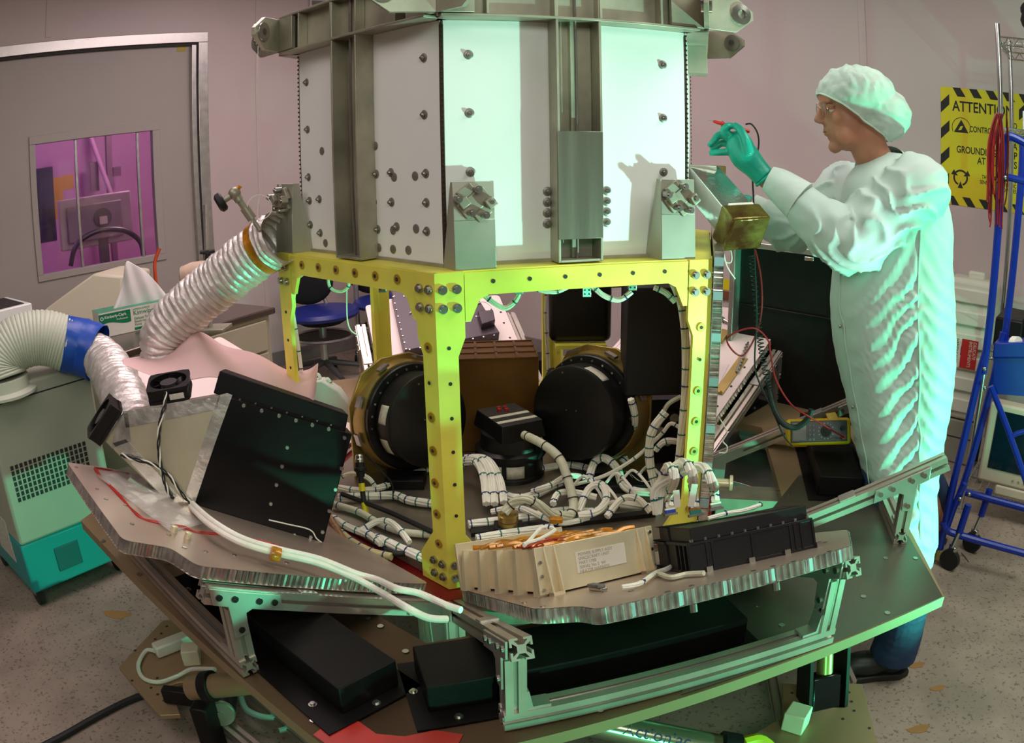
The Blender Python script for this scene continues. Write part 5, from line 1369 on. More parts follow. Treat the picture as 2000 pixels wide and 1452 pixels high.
R1 = plate([(1528, 1335), (1558, 1337), (1566, 1382), (1652, 1382), (1648, 1335), (1684, 1336), (1716, 1460), (1480, 1490), (1475, 1432), (1530, 1400)], 'tan bolted foot plate near the floor at the lower right', holes=((1547, 1354), (1550, 1372), (1658, 1353), (1663, 1371), (1668, 1389), (1646, 1405), (1698, 1423)))
for (p, q, lb) in ((G(420, 1400, .06), G(620, 1560, .06), 'slotted floor beam running from the left foot plate toward the front'), (G(470, 1330, .06), G(760, 1570, .06), 'slotted floor beam behind the left motor, the inner of two'),
                   (G(1530, 1420, .06), G(1500, 1270, .06), 'slotted floor beam seen left of the black motor at the right foot'), (G(1660, 1340, .06), G(1620, 1250, .06), 'slotted floor beam seen right of the black motor')):
    tag(ext(M(), p, q).build('floor_beam', extr_m), lb, 'beam')
# left motor strut
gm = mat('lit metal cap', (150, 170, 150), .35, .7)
p0, p1 = D(398, 1348, 2.0), D(560, 1330, 2.05)
r = root('leg_actuator', G(400, 1400, 0), 'tan tube actuator with black clamp and round motor cap under the left of the deck', 'actuator')
p0 = G(372, 1345, .24); p1 = V((-.35, -.75, .40))
M().cyl(p0, p1, .034, n=24).build('tube', tan_m, r)
d = (p1-p0).normalized()
M().lathe(p0+d*.05, d, ((.042, 0), (.044, .002), (.044, .03), (.042, .032)), 24).build('clamp_ring', black_m, r)
mc = G(432, 1392, .12); ma = V((.25, -1, .12)).normalized()
M().lathe(mc-ma*(-.0), -ma, ((.04, 0), (.042, .01), (.042, .12), (.03, .13)), 26).build('motor', black_m, r)
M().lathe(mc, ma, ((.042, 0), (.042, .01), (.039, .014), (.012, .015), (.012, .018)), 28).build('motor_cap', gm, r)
M().box(G(350, 1360, .16), (.10, .03, .05)).build('yoke', black_m, r, bev=.004)
M().box((p0.x+.02, p0.y+.0, .10), (.05, .08, .19)).build('pivot_block', black_m, r, bev=.006)
# actuator at the bottom with lettering
q0, q1 = G(1160, 1412, .30), G(1402, 1462, .22)
r = root('leg_actuator', q1, 'green-lit metal tube actuator with lettering at the bottom edge', 'actuator')
ad = (q1-q0).normalized()
M().cyl(q0-ad*.10, q1, .036, n=30).build('tube', mat('polished tube', (176, 180, 150), .2, .85, .05, 4), r)
M().lathe(q1, ad, ((.04, 0), (.046, .005), (.046, .05), (.03, .055)), 26).build('end_cap', black_m, r)
M().tube([q1+ad*.06+V((0, 0, .03)), q1+ad*.12+V((0, .02, .03)), q1+ad*.18+V((0, -.03, .0))], .018, 8, 5).build('yellow_band', mat('yellow band', (190, 176, 30), .4), r)
side = (CAM-(q0+q1)/2); side = (side-ad*side.dot(ad)).normalized(); upv = side.cross(ad); upv = upv if upv.z > 0 else -upv
fl = Fr(q0, ad, upv, side)
# lettering wrapped on the cylinder
cu = words('Actionjac', fl(.02, 0, 0), fl, .044, mat('dark blue lettering', (16, 40, 90), .5), 'brand_lettering', r, ext_=.0003)
lo_ = wloc(r)
for vtx in cu.data.vertices:
    wv = vtx.co+lo_-q0; a = wv.dot(ad); b = wv.dot(upv)-.012; th = b/.036
    a2 = a+.045; vtx.co = q0+ad*a2+upv*(.0365*sin(th))+side*(.0365*cos(th)+ (wv.dot(side))*.5)-lo_
# right motor
r = root('leg_actuator', G(1605, 1382, 0), 'black boxed motor with brass tube standing in the right foot plate', 'actuator')
b0 = G(1608, 1372, ZP); t = V((-.10, .30, .80)).normalized(); f = Fr(b0, V((1, .1, 0)), t)
M().fbox(f, -.052, .045, -.06, .09, -.03, .03).build('motor_body', mat('gloss black motor', (10, 10, 12), .18), r, bev=.008)
M().fbox(f, -.066, -.056, -.08, .20, -.045, .04).build('side_plate', black_m, r); M().fbox(f, .050, .060, -.08, .20, -.045, .04).build('side_plate', black_m, r)
M().cyl(f(.0, .09, 0), f(.0, .32, 0), .024, n=20).build('brass_tube', gold_m, r)
# pale cubes and power adaptor
def cube(px, s, lab, yaw=.4):
    p = G(*px, ZP); c, s_ = cos(yaw), sin(yaw)
    tag(M().box(p+V((0, 0, s/2)), (s, s, s), Fr((0, 0, 0), (c, s_, 0), (-s_, c, 0))).build('foam_block', mat('pale foam', (214, 210, 176), .7) if 'pale foam' not in MATS else MATS['pale foam'], bev=.004), lab, 'block')
cube((377, 1292), .055, 'pale foam block on the lower left foot plate', .3); cube((1552, 1420), .062, 'pale foam block on the lower right foot plate', .9)
pa, pb = G(302, 1272, ZP+.022), G(372, 1245, ZP+.022)
r = root('power_adaptor', G(335, 1262, ZP), 'white power adaptor with curled cord on the lower left foot plate', 'power adaptor')
M().box((pa+pb)/2, ((pb-pa).length, .045, .04), Fr((0, 0, 0), (pb-pa), V((0, 0, 1)).cross(pb-pa))).build('body', mat('off white plastic', (206, 208, 190), .45), r, bev=.006)
M().tube([pa, G(285, 1272, ZP+.012), G(270, 1300, ZP+.01), G(280, 1325, ZP+.01), G(310, 1333, ZP+.01), G(345, 1322, ZP+.01), G(375, 1308, ZP+.02), G(420, 1308, ZP+.05)], .007, 8, 6).build('cord', MATS['off white plastic'], r)
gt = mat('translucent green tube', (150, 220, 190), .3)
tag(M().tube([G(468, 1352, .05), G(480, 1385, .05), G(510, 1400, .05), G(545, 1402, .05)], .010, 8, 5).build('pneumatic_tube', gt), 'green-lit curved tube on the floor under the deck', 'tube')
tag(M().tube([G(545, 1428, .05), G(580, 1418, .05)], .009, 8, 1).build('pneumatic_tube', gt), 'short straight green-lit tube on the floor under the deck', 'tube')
# ------------------------------------------------------------------ right side of the room
def D2(u, v, hd):
    d = ray(u, v); return CAM + d*(hd/hypot(d.x, d.y))
# wall poster
wy = mat('yellow poster', (216, 200, 22), .45, 0, .03, 4); ink = mat('black print', (24, 22, 18), .6)
# placed where the poster hangs on the right wall
sx0 = FRW.px(1837, 169)[0]; syt = FRW.px(1837, 169)[1]; sw, sh = .46, None
syb = FRW.px(1848, 398)[1]; sh = syt-syb; sw = sh*.80
fs = Fr(FRW(sx0, syb, .001), FRW.x, FRW.y, FRW.z)
r = root('warning_poster', fs(sw/2, 0, 0), 'yellow and black striped attention poster on the right wall behind the chrome rack', 'poster')
M().fbox(fs, 0, sw, 0, sh, 0, .002).build('sheet', wy, r)
m = M(); bw = sw*.10
def para(pts): m.prism([fs(a*sw, b*sh, .0022) for a, b in pts], fs.z*.0004)
for k in range(5):
    a = .14+k*.19; para([(a, 1), (a+.09, 1), (a+.15, .925), (a+.055, .925)]); para([(a, .0), (a+.09, 0), (a+.02, .075), (a-.07, .075)] if a > .2 else [(a, 0), (a+.09, 0), (a+.02, .075), (a-.02, .075)])
for k in range(4):
    b = .10+k*.225; para([(0, b), (.10, b+.075), (.10, b+.165), (0, b+.09)]); para([(.90, b), (1, b+.075), (1, b+.165), (.90, b+.09)])
m.build('border_stripes', ink, r)['kind'] = 'stuff'
def wd(t, a, b, s, al='LEFT', sx=.82): words(t, fs(a*sw, b*sh, .0023), fs, s*sh, ink, 'poster_lettering', r, sx=sx*.94, align=al, bold=.018)
wd('ATTENTION', .135, .80, .125, sx=.86); wd('E S D\nCONTROLLED AREA', .88, .70, .07, 'RIGHT', .72); wd('WEAR A\nGROUNDING STRAP\nAT ALL TIMES', .88, .525, .082, 'RIGHT', .78); wd('THIS AREA CONTAINS\nSENSITIVE ELECTRONIC\nDEVICES', .88, .25, .045, 'RIGHT', .75)
m = M()
def arc(cx, cy, r_, t0, t1, w, N=20):
    for k in range(N):
        a, b = t0+(t1-t0)*k/N, t0+(t1-t0)*(k+1)/N
        m.prism([fs(cx+cos(a)*(r_-w), cy+sin(a)*(r_-w), .0022), fs(cx+cos(a)*(r_+w), cy+sin(a)*(r_+w), .0022), fs(cx+cos(b)*(r_+w), cy+sin(b)*(r_+w), .0022), fs(cx+cos(b)*(r_-w), cy+sin(b)*(r_-w), .0022)], fs.z*.0004)
cx, cy = sw*.235, sh*.66; R_ = sw*.105
arc(cx, cy, R_, -.45, pi+.45, .0018)
m.prism([fs(cx-R_*.8, cy-R_*.5, .0024), fs(cx+R_*.8, cy-R_*.5, .0024), fs(cx, cy+R_*.82, .0024)], fs.z*.0004)
cy2 = sh*.235; arc(cx, cy2, R_*.72, .75, 2.4, .005); arc(cx, cy2, R_*.72, 2.85, 4.35, .005); arc(cx, cy2, R_*.72, 5.05, 6.6, .005)
for t in (pi/2+pi, pi/6, 5*pi/6):
    a = V((cos(t), sin(t))); b = V((-a.y, a.x)); p, q = a*R_*1.05, a*R_*.35
    m.prism([fs(cx+p.x+b.x*.016, cy2+p.y+b.y*.016, .0024), fs(cx+p.x-b.x*.016, cy2+p.y-b.y*.016, .0024), fs(cx+q.x, cy2+q.y, .0024)], fs.z*.0004)
m.build('poster_symbols', ink, r)['kind'] = 'stuff'
m = M(); m.prism([fs(cx-R_*.32, cy-R_*.28, .0028), fs(cx+R_*.02, cy-R_*.22, .0028), fs(cx+R_*.22, cy+R_*.2, .0028), fs(cx-R_*.05, cy+R_*.16, .0028)], fs.z*.0003); m.build('hand_symbol', wy, r)
# small label on the wall by the frame
tag(M().fbox(FRW, *sorted((FRW.px(1408, 555)[0]-.12, FRW.px(1427, 555)[0])), *sorted((FRW.px(1415, 566)[1], FRW.px(1415, 545)[1])), .0, .003).build('wall_label', wy), 'small yellow label strip on the wall right of the green-lit post', 'label')
tag(M().fbox(FRW, FRW.px(1408, 570)[0]-.4, FRW.px(1427, 570)[0]+.05, FRW.px(1415, 583)[1], FRW.px(1415, 568)[1], .0, .02).build('wooden_rail', mat('brown wood rail', (120, 72, 44), .5)), 'narrow brown rail on the wall just below the small yellow label', 'rail')
# thermometer display on the left wall
a, b = FL.px(602, 24), FL.px(645, -30)
r = root('wall_clock', FL((a[0]+b[0])/2, a[1], .02), 'small framed digital clock on the wall above the left of the box', 'clock')
M().fbox(FL, min(a[0], b[0]), max(a[0], b[0]), a[1]-.01, b[1], .0, .03).build('case', mb, r, bev=.004)
x0, x1 = min(a[0], b[0]), max(a[0], b[0])
M().fbox(FL, x0+.02, x1-.015, a[1]+.0, a[1]+.09, .03, .032).build('display', mat('lcd grey', (120, 124, 110), .3), r)
words('1:40', FL(x0+.025, a[1]+.012, .0325), Fr((0,0,0), FL.x, FL.y), .07, ink, 'display_digits', r) if False else words('1:40', FL(x1-.025, a[1]+.012, .0325), Fr((0, 0, 0), -FL.x, FL.y, FL.z), .07, ink, 'display_digits', r)

# chrome wire rack
chrome = mat('chrome', (200, 204, 200), .18, .95, .05, 8)
g0 = G(1873, 1000, 0); g0 = V((g0.x, g0.y, 0)); bk_ = -RN*.42; al_ = RTg*1.1
Frk = Fr(g0, RTg, -RN, V((0, 0, 1))); Hr = Frk.ht(0, 0, 46)
r = root('wire_rack', g0+al_*.5, 'tall chrome wire shelving rack at the right edge of the room', 'rack')
for a, b in ((0, 0), (0, .42), (1.1, 0), (1.1, .42)):
    M().cyl(Frk(a, b, .02), Frk(a, b, Hr), .0127, n=16).cyl(Frk(a, b, 0), Frk(a, b, .02), .02, n=12).build('post', chrome, r)
for z in (.13, .78, Frk.ht(0, .42, 262), Frk.ht(0, 0, 72)):
    m = M()
    for (p, q) in (((0, 0), (1.1, 0)), ((0, .42), (1.1, .42)), ((0, 0), (0, .42)), ((1.1, 0), (1.1, .42))):
        m.cyl(Frk(*p, z), Frk(*q, z), .004, n=6); m.cyl(Frk(*p, z-.035), Frk(*q, z-.035), .004, n=6)
        A, B = Frk(*p, z), Frk(*q, z); N = max(4, int((B-A).length/.05))
        for k in range(N): m.cyl(A.lerp(B, k/N), A.lerp(B, (k+.5)/N)-V((0, 0, .035)), .002, n=4); m.cyl(A.lerp(B, (k+.5)/N)-V((0, 0, .035)), A.lerp(B, (k+1)/N), .002, n=4)
    for k in range(1, 30): m.cyl(Frk(k*1.1/30, 0, z), Frk(k*1.1/30, .42, z), .0017, n=4)
    for k in range(1, 3): m.cyl(Frk(0, .42*k/3, z), Frk(1.1, .42*k/3, z), .0025, n=4)
    m.build('wire_shelf', chrome, r)
zt = Frk.ht(0, 0, 72)
tag(M().ball(Frk(.36, .12, zt+.11), (.26, .16, .11), Frk, 20, 12).ball(Frk(.2, .15, zt+.16), (.1, .12, .06), Frk).build('dark_bag', mat('dark bag cloth', (34, 30, 28), .8, 0, .2, 8, .3, 20)), 'dark bag lying on the top shelf of the chrome rack', 'bag')
# bunch of red test leads hanging on the rack
r = root('test_leads', Frk(.02, -.03, .9), 'bunch of red and dark test leads hanging on the rack post over the poster', 'leads')
rl = mat('red lead insulation', (150, 22, 26), .4, 0, .2, 20); dl = mat('maroon lead insulation', (86, 22, 26), .4)
random.seed(11)
for mt, nn_ in ((rl, 16), (dl, 9)):
    m = M()
    for k in range(nn_):
        u0 = 1950+random.uniform(-4, 14); sp_ = random.uniform(-14, 16); vb = random.uniform(330, 448)
        hd = 2.93+random.uniform(-.02, .03)
        m.tube([D2(u0+sp_*.2, 222, hd), D2(u0-3+sp_*.6, 245, hd), D2(u0-6+sp_, 290, hd), D2(u0-8+sp_*.9, vb-25, hd), D2(u0-8+sp_*.8+random.uniform(-4, 4), vb, hd)], .0032, 5, 4)
    m.build('red_leads' if mt is rl else 'dark_leads', mt, r)
# items on shelves
zs = Frk.ht(0, .42, 262)
tag(M().fbox(Frk, .10, .34, .05, .35, zs+.004, zs+.09).build('small_carton', white_m, bev=.004), 'small white carton on the middle shelf of the chrome rack', 'carton')
tag(M().fbox(Frk, .18, .36, .06, .36, .784, 1.10).build('brown_carton', mat('brown cardboard', (120, 84, 48), .8), bev=.004), 'brown carton standing on the rack shelf behind the blue cart', 'carton')
cg = Frk(.13, .10, 0)
tag(M().fbox(Frk, .02, .16, .03, .36, .80, .93).build('dark_tape_box', black_m, bev=.01), 'dark box on the rack beside the brown carton', 'box')
# beige monitor on the lower shelf
mo = Fr(Frk(.06, -.03, .16), V((RTg.x, RTg.y, 0)), V((.04, 0, 1)))
mz = mo.z if mo.z.dot(CAM-mo.o) > 0 else -mo.z
r = root('desk_monitor', Frk(.27, .1, .13), 'beige desktop monitor with dark screen on the low shelf behind the blue cart', 'monitor')
mo = Fr(mo.o, mo.x, mo.y, mz)
M().fbox(mo, 0, .44, .03, .40, -.10, .0).build('bezel', bench_m, r, bev=.012)
M().fbox(mo, .04, .40, .10, .37, -.001, .004).build('screen', mat('dark teal screen', (8, 34, 44), .12, 0, .05, 3), r)
M().fbox(mo, .08, .36, .06, .34, -.30, -.10).build('tube_housing', bench_m, r, bev=.03)
M().fbox(mo, .10, .34, -.02, .03, -.25, .0).build('foot', bench_m, r, bev=.01)
m = M()
for k in range(6): p = mo(.18+k*.03, .065, 0); m.cyl(p, p+mo.z*.003, .006, n=10)
m.build('buttons', mat('beige button', (150, 142, 122), .5), r)['kind'] = 'stuff'
# white instrument case with red label
ca = FRW.px(1862, 700); 
f0 = G(1848, 893, 0)
pc_ = V((2.10, 1.02, 0))
def near(u, v, off): return PL(u, v, FRW(0, 0, off), FRW.z)
q0, q1 = FRW.px(1835, 700, .22)[0], FRW.px(1932, 700, .22)[0]
zb_, zt_ = FRW.px(1905, 828, .22)[1], FRW.px(1905, 548, .22)[1]
r = root('instrument_case', FRW((q0+q1)/2, max(zb_, 0), .13), 'ribbed off-white instrument case standing on end with a red label behind the person', 'case')
cm_ = mat('off white moulded case', (206, 208, 190), .5, 0, .04, 5)
M().fbox(FRW, q0, q1, zb_, zt_, .03, .22).build('shell', cm_, r, bev=.03, bseg=4)
m = M(); nrib = 6
for k in range(nrib):
    a = zb_+(zt_-zb_)*(.06+.155*k); m.fbox(FRW, q0+.012, q1-.02, a, a+(zt_-zb_)*.10, .20, .236)
m.build('ribs', cm_, r, bev=.008)['kind'] = 'stuff'
M().fbox(FRW, (q0+q1)/2-.04, (q0+q1)/2+.06, zt_-.01, zt_+.035, .10, .14).build('handle', cm_, r, bev=.012)
la, lb_ = FRW.px(1873, 718, .24), FRW.px(1911, 668, .24)
M().fbox(FRW, la[0], lb_[0], la[1], lb_[1], .236, .2385).build('red_label', mat('red label', (176, 36, 34), .5), r)
M().fbox(FRW, la[0]-.055, la[0]-.004, la[1], lb_[1], .236, .2385).build('pale_label', cm_, r)
fv = Fr(FRW(0, 0, 0), -FRW.y, FRW.x, FRW.z)
lh = lb_[1]-la[1]
words('DELICATE\nINSTRUMENTS', FRW(la[0]+(lb_[0]-la[0])*.72, la[1]+lh*.95, .239), fv, lh*.17, cm_, 'case_lettering', r, sx=.8)
words('HANDLE WITH', FRW(la[0]-.035, la[1]+lh*.98, .239), fv, lh*.17, ink, 'case_lettering', r, sx=.8)
q0, q1 = FRW.px(1815, 860, .20)[0], FRW.px(1908, 860, .20)[0]
zt_ = max(zb_-.005, .12)
r = root('grey_chest', FRW((q0+q1)/2, 0, .12), 'grey chest on the floor under the off-white instrument case', 'chest')
M().fbox(FRW, q0, q1, 0, zt_, .02, .21).build('body', mat('grey green chest', (140, 140, 124), .6), r, bev=.01)
M().fbox(FRW, q0+.01, q1-.01, zt_*.60, zt_*.62, .21, .213).build('lid_seam', gasket_m, r)
words('N', FRW(q0+(q1-q0)*.66, zt_*.62, .212), Fr((0, 0, 0), FRW.x, FRW.y, FRW.z), .06, ink, 'chest_letter', r)
# dark louvred unit behind
q0, q1 = FRW.px(1890, 800, .1)[0], FRW.px(1990, 800, .1)[0]
r = root('louvred_unit', FRW((q0+q1)/2, 0, .08), 'dark unit with fine vertical louvres against the right wall behind the blue cart', 'unit')
M().fbox(FRW, q0, q1+.3, 0, FRW.px(1900, 780, .1)[1], .02, .10).build('body', mat('dark grey unit', (52, 52, 50), .5), r, bev=.004)
m = M()
for k in range(40): m.fbox(FRW, q0+.02+k*.014, q0+.027+k*.014, FRW.px(1900, 840, .1)[1], FRW.px(1900, 785, .1)[1], .10, .106)
m.build('louvres', alu_m, r)['kind'] = 'stuff'
# blue folding cart
bl = mat('blue cart paint', (10, 44, 150), .25, 0, .04, 6)
r = root('blue_cart', G(1870, 1075, 0), 'blue tubular cart with casters at the right edge in front of the rack', 'cart')
H1 = 2.98
def bt_(pts, rr=.016, nm='frame_tube', hd=H1): return M().tube([D2(u, v, h) for u, v, h in [(p+(hd,))[:3] for p in pts]], rr, 10, 6).build(nm, bl, r)
bt_([(1836, 1072), (1860, 955), (1888, 838), (1912, 735), (1925, 690)]); bt_([(1920, 730), (1932, 640), (1942, 540), (1950, 440), (1957, 330), (1960, 285), (1966, 270), (1978, 268), (2010, 285)])
bt_([(1868, 985), (1895, 905), (1925, 800), (1950, 700), (1960, 650)], hd=3.1); bt_([(1958, 690), (1975, 560), (1988, 430), (1996, 330), (1998, 280)], hd=3.15)
bt_([(1842, 1020), (1850, 1036), (1872, 1045), (1930, 1062), (2010, 1084)], hd=2.97); bt_([(1885, 962), (1900, 966), (1950, 980), (2010, 996)], hd=3.15)
bt_([(1935, 755), (1965, 830), (1990, 900), (2010, 960)], .013); bt_([(1850, 1030), (1870, 975), (1885, 945)], .014); bt_([(1962, 345), (1985, 350), (2010, 357)], .014)
bt_([(1970, 858), (1985, 848), (2005, 842)], .010)
M().hexa([D2(1938, 700, 2.98), D2(2010, 700, 2.95), D2(2010, 680, 3.4), D2(1950, 680, 3.4), D2(1940, 680, 2.98)+V((0, 0, .02)), D2(2010, 680, 2.95)+V((0, 0, .02)), D2(2010, 668, 3.4)+V((0, 0, .02)), D2(1950, 668, 3.4)+V((0, 0, .02))]).build('tray', bl, r, bev=.006)
M().hexa([D2(1942, 770, 2.99), D2(2010, 775, 2.96), D2(2010, 700, 2.96), D2(1940, 700, 2.99)]+[p+V((.02, .02, 0)) for p in (D2(1942, 770, 2.99), D2(2010, 775, 2.96), D2(2010, 700, 2.96), D2(1940, 700, 2.99))]).build('side_panel', bl, r)
for u, v, hd in ((1857, 1080, 2.95), (1909, 1010, 3.15)):
    p = D2(u, v, hd); p.z = .045
    c = M().lathe(p-V((.012, .012, 0)), (1, .6, 0), ((.010, 0), (.045, .003), (.045, .026), (.010, .029)), 24).build('caster_wheel', rubber_m, r)
    M().cyl(p+V((.0, 0, .05)), p+V((.02, 0, .13)), .010, n=10).box(p+V((.006, 0, .03)), (.018, .045, .06)).build('caster_fork', chrome, c, bev=.004)
    M().cyl(p+V((.02, 0, .12)), p+V((.035, 0, .24)), .016, n=12).build('caster_sleeve', bl, c)
m = M()
for u, v in ((1923, 721), (1923, 758), (1963, 347), (1875, 975), (1893, 966)): p = D2(u, v, 2.95); m.ball(p, .009, seg=10, rings=6)
m.build('rivets', bolt_m, r)['kind'] = 'stuff'
M().tube([D2(1838, 1074, 2.98), D2(1834, 1092, 2.98)], .02, 10, 2).build('foot_cap', mat('pale foot cap', (150, 140, 80), .5), r)
tag(M().lathe(D2(1978, 675, 3.05), V((.3, -1, .2)), ((.012, 0), (.035, .001), (.035, .03), (.012, .031)), 20).build('tape_roll', cable_m), 'white tape roll on the tray of the blue cart', 'tape')
tag(M().tube([D2(1960, 690, 3.0), D2(1975, 684, 3.02), D2(1995, 688, 3.0), D2(2010, 684, 3.0)], .012, 8, 5).build('orange_cable', MATS['orange rubber']), 'orange cord lying on the tray of the blue cart', 'cord')
tag(M().tube([G(1878, 1080, .004), G(1892, 1098, .004)], .0015, 5, 3).build('loose_wire', rubber_m), 'short loose dark wire on the floor by the blue cart', 'wire')

# open black equipment case standing behind the person
he = 3.05
fo = Fr(D2(1432, 720, he), RTg, V((0, 0, 1))); fo = Fr(fo.o, fo.x, fo.y, fo.z if fo.z.dot(CAM-fo.o) > 0 else -fo.z)
x1 = fo.px(1690, 600)[0]; yt = fo.px(1432, 478)[1]; yb = -fo.o.z+.45
r = root('open_equipment_case', fo(x1/2, 0, 0)-V((0, 0, fo.o.z)), 'large open black equipment case with raised lid behind the person', 'case')
M().fbox(fo, 0, x1, yb, yt, -.10, -.02).build('lid_shell', mat('dull black case', (20, 18, 18), .55, 0, .2, 12, spec=.3), r, bev=.006)
m = M(); e = .022
m.fbox(fo, -e, x1+e, yt, yt+e, -.11, .03); m.fbox(fo, -e, 0, yb, yt, -.11, .03); m.fbox(fo, x1, x1+e, yb, yt, -.11, .03)
m.build('lid_edge', alu_m, r, bev=.003)
for z in (.16, .68): M().fbox(fo, .01, x1-.01, yb+(yt-yb)*z, yb+(yt-yb)*(z+.012), -.02, -.012).build('lid_rib', black_m, r, bev=.003)
M().fbox(fo, x1*.55, x1*.62, yt-.02, yt-.005, .03, .038).build('latch', chrome, r, bev=.003)
by = .42
M().fbox(Fr(fo(0, -fo.o.z, 0), fo.x, V((0, 0, 1)), fo.z), 0, x1, 0, by, -.08, .42).build('lower_case', MATS['dull black case'], r, bev=.012)
M().fbox(Fr(fo(0, -fo.o.z, 0), fo.x, V((0, 0, 1)), fo.z), -.01, x1+.01, by-.012, by+.012, -.09, .43).build('case_rim', alu_m, r, bev=.003)
random.seed(5)
for k in range(5):
    tag(M().tube([fo(.1+k*.09, by-fo.o.z+.04, .05+.05*k), fo(.25+k*.08, by-fo.o.z+.07, .12+.03*k), fo(.42+k*.05, by-fo.o.z+.04, .25)], .03-.003*k, 9, 5).build('cloth_roll', mat('grey cloth %d' % k, (150-28*k, 140-26*k, 138-26*k), .85, 0, .1, 8, .2, 18)), ['pale', 'light grey', 'grey', 'dark grey', 'blackish'][k]+' cloth roll lying in the open black equipment case', 'cloth', 'cloth rolls in the open case')
bi = Fr(D2(1575, 800, 2.75), RTg, V((0, 0, 1)))
a, b = G(1578, 775, .42), G(1650, 735, .42)
pb0 = [a, b, b+V((.18, .14, 0)), a+V((.05, .30, 0))]
tag(M().hexa([p-V((0, 0, .2)) for p in pb0]+pb0).build('storage_bin', mat('grey beige bin', (178, 172, 158), .5), bev=.01), 'grey beige bin beyond the yellow meter, below the open case', 'bin')
tag(M().tube([a+V((.02, -.02, .0)), G(1590, 762, .46), G(1610, 775, .44)], .008, 8, 5).tube([a+V((.05, -.02, .0)), G(1602, 765, .46), G(1622, 778, .44)], .008, 8, 5).build('bin_handle', cable_m), 'pale curved strap ends at the grey beige bin', 'strap')

# ---- yellow multimeter and leads
za = .70
m0, m1, m2 = G(1537, 872, .685), G(1663, 868, .70), G(1552, 838, .735)
fm_ = Fr(m0, m1-m0, m2-m0)
r = root('multimeter', m0, 'yellow handheld multimeter with grey face resting on the black lid beside the person', 'multimeter')
ym = mat('yellow rubber holster', (226, 176, 20), .4, 0, .04, 8); gf = mat('dark grey meter face', (62, 64, 68), .4)
Lm, Wm = (m1-m0).length, .082
M().fbox(fm_, 0, Lm, 0, Wm, -.058, 0).build('holster', ym, r, bev=.012, bseg=4)
fc_ = M().fbox(fm_, .012, Lm-.014, .010, Wm-.008, 0, .006).build('face', gf, r, bev=.002)
M().fbox(fm_, .018, .060, .016, Wm-.014, .006, .0075).build('display', mat('lcd glass', (120, 122, 112), .15), fc_)
M().cyl(fm_(Lm*.60, Wm*.52, .006), fm_(Lm*.60, Wm*.52, .012), .017, n=24).fbox(fm_, Lm*.56, Lm*.64, Wm*.46, Wm*.58, .012, .017).build('rotary_dial', black_m, fc_)
m = M()
for i in range(2):
    for j in range(4): p = fm_(.072+i*.012, .018+j*.014, .006); m.cyl(p, p+fm_.z*.003, .0042, n=8)
m.build('buttons', mat('grey button', (120, 124, 128), .5), fc_)['kind'] = 'stuff'
m = M()
for k in range(14):
    t = 2*pi*k/14; p = fm_(Lm*.60+.024*cos(t), Wm*.52+.024*sin(t), .006); m.cyl(p, p+fm_.z*.0006, .0018, n=6)
m.build('dial_marks', MATS['paper label'], fc_)['kind'] = 'stuff'
for k, (y, mt) in enumerate(((.022, red_m), (.05, rubber_m))):
    M().cyl(fm_(Lm-.03, y, .006), fm_(Lm-.03, y, .022), .007, n=12).build('red_plug' if k == 0 else 'black_plug', mt, r)
M().prism([fm_.P(u, v, -.002) for u, v in ((1613, 808), (1632, 805), (1645, 832), (1622, 834))], fm_.z*-.006).build('raised_stand', ym, r, bev=.002)
M().prism([fm_(a, b, -.046) for a, b in ((.02, -.004), (.07, -.004), (.07, .02), (.02, .02))], -fm_.z*.01).build('tilt_foot', ym, r, bev=.002)
hdh = 2.28
tip_cord = [D2(1456, 243, hdh), D2(1468, 243, hdh), D2(1480, 262, hdh), D2(1481, 290, hdh), D2(1470, 330, hdh-.02), D2(1472, 400, hdh-.05), D2(1474, 500, hdh-.08), D2(1478, 620, hdh-.1), D2(1474, 700, hdh-.12), D2(1480, 740, hdh-.14), D2(1508, 800, hdh-.16), D2(1530, 850, hdh-.18), D2(1548, 872, hdh-.19)]
tag(M().tube(tip_cord, .0026, 7, 6).build('black_lead', rubber_m), 'black test lead falling from the gloved hand to the yellow meter', 'lead')
rc = [D2(1475, 488, 2.2), D2(1486, 540, 2.2), D2(1488, 600, 2.2), D2(1478, 650, 2.2), D2(1455, 692, 2.15), D2(1436, 690, 2.12), D2(1420, 665, 2.12), D2(1440, 648, 2.12), D2(1475, 642, 2.12), D2(1500, 665, 2.12), D2(1505, 690, 2.10), D2(1515, 740, 2.10), D2(1545, 790, 2.08), D2(1590, 820, 2.06), fm_(Lm-.03, .022, .03)]
tag(M().tube(rc, .0026, 7, 6).build('red_lead', MATS['red lead insulation']), 'red test lead looping over the pale petal to the yellow meter', 'lead')
# coiled grounding cord
cp = spline([D2(1467, 500, 2.24), D2(1474, 560, 2.22), D2(1482, 640, 2.2), D2(1490, 700, 2.17), D2(1502, 760, 2.14)], 60)
hx = []
for k, p in enumerate(cp[:-1]):
    t = (cp[k+1]-p).normalized(); x = t.cross(FW).normalized(); y = t.cross(x)
    for j in range(2): a = (k*2+j)*.42; hx.append(p.lerp(cp[k+1], j/2)+(x*cos(a)+y*sin(a))*.0085)
tag(M().tube(hx, .0017, 5, 1).build('coiled_cord', rubber_m), 'thin black coiled grounding cord hanging left of the person', 'cord')
tag(M().tube([D2(1502, 760, 2.14), D2(1512, 800, 2.12), D2(1530, 828, 2.1), D2(1555, 835, 2.1), D2(1578, 818, 2.1), D2(1585, 800, 2.1)], .0085, 10, 6).build('black_conduit', rubber_m), 'thick black ribbed cord curving in front of the slotted arm above the meter', 'cord')
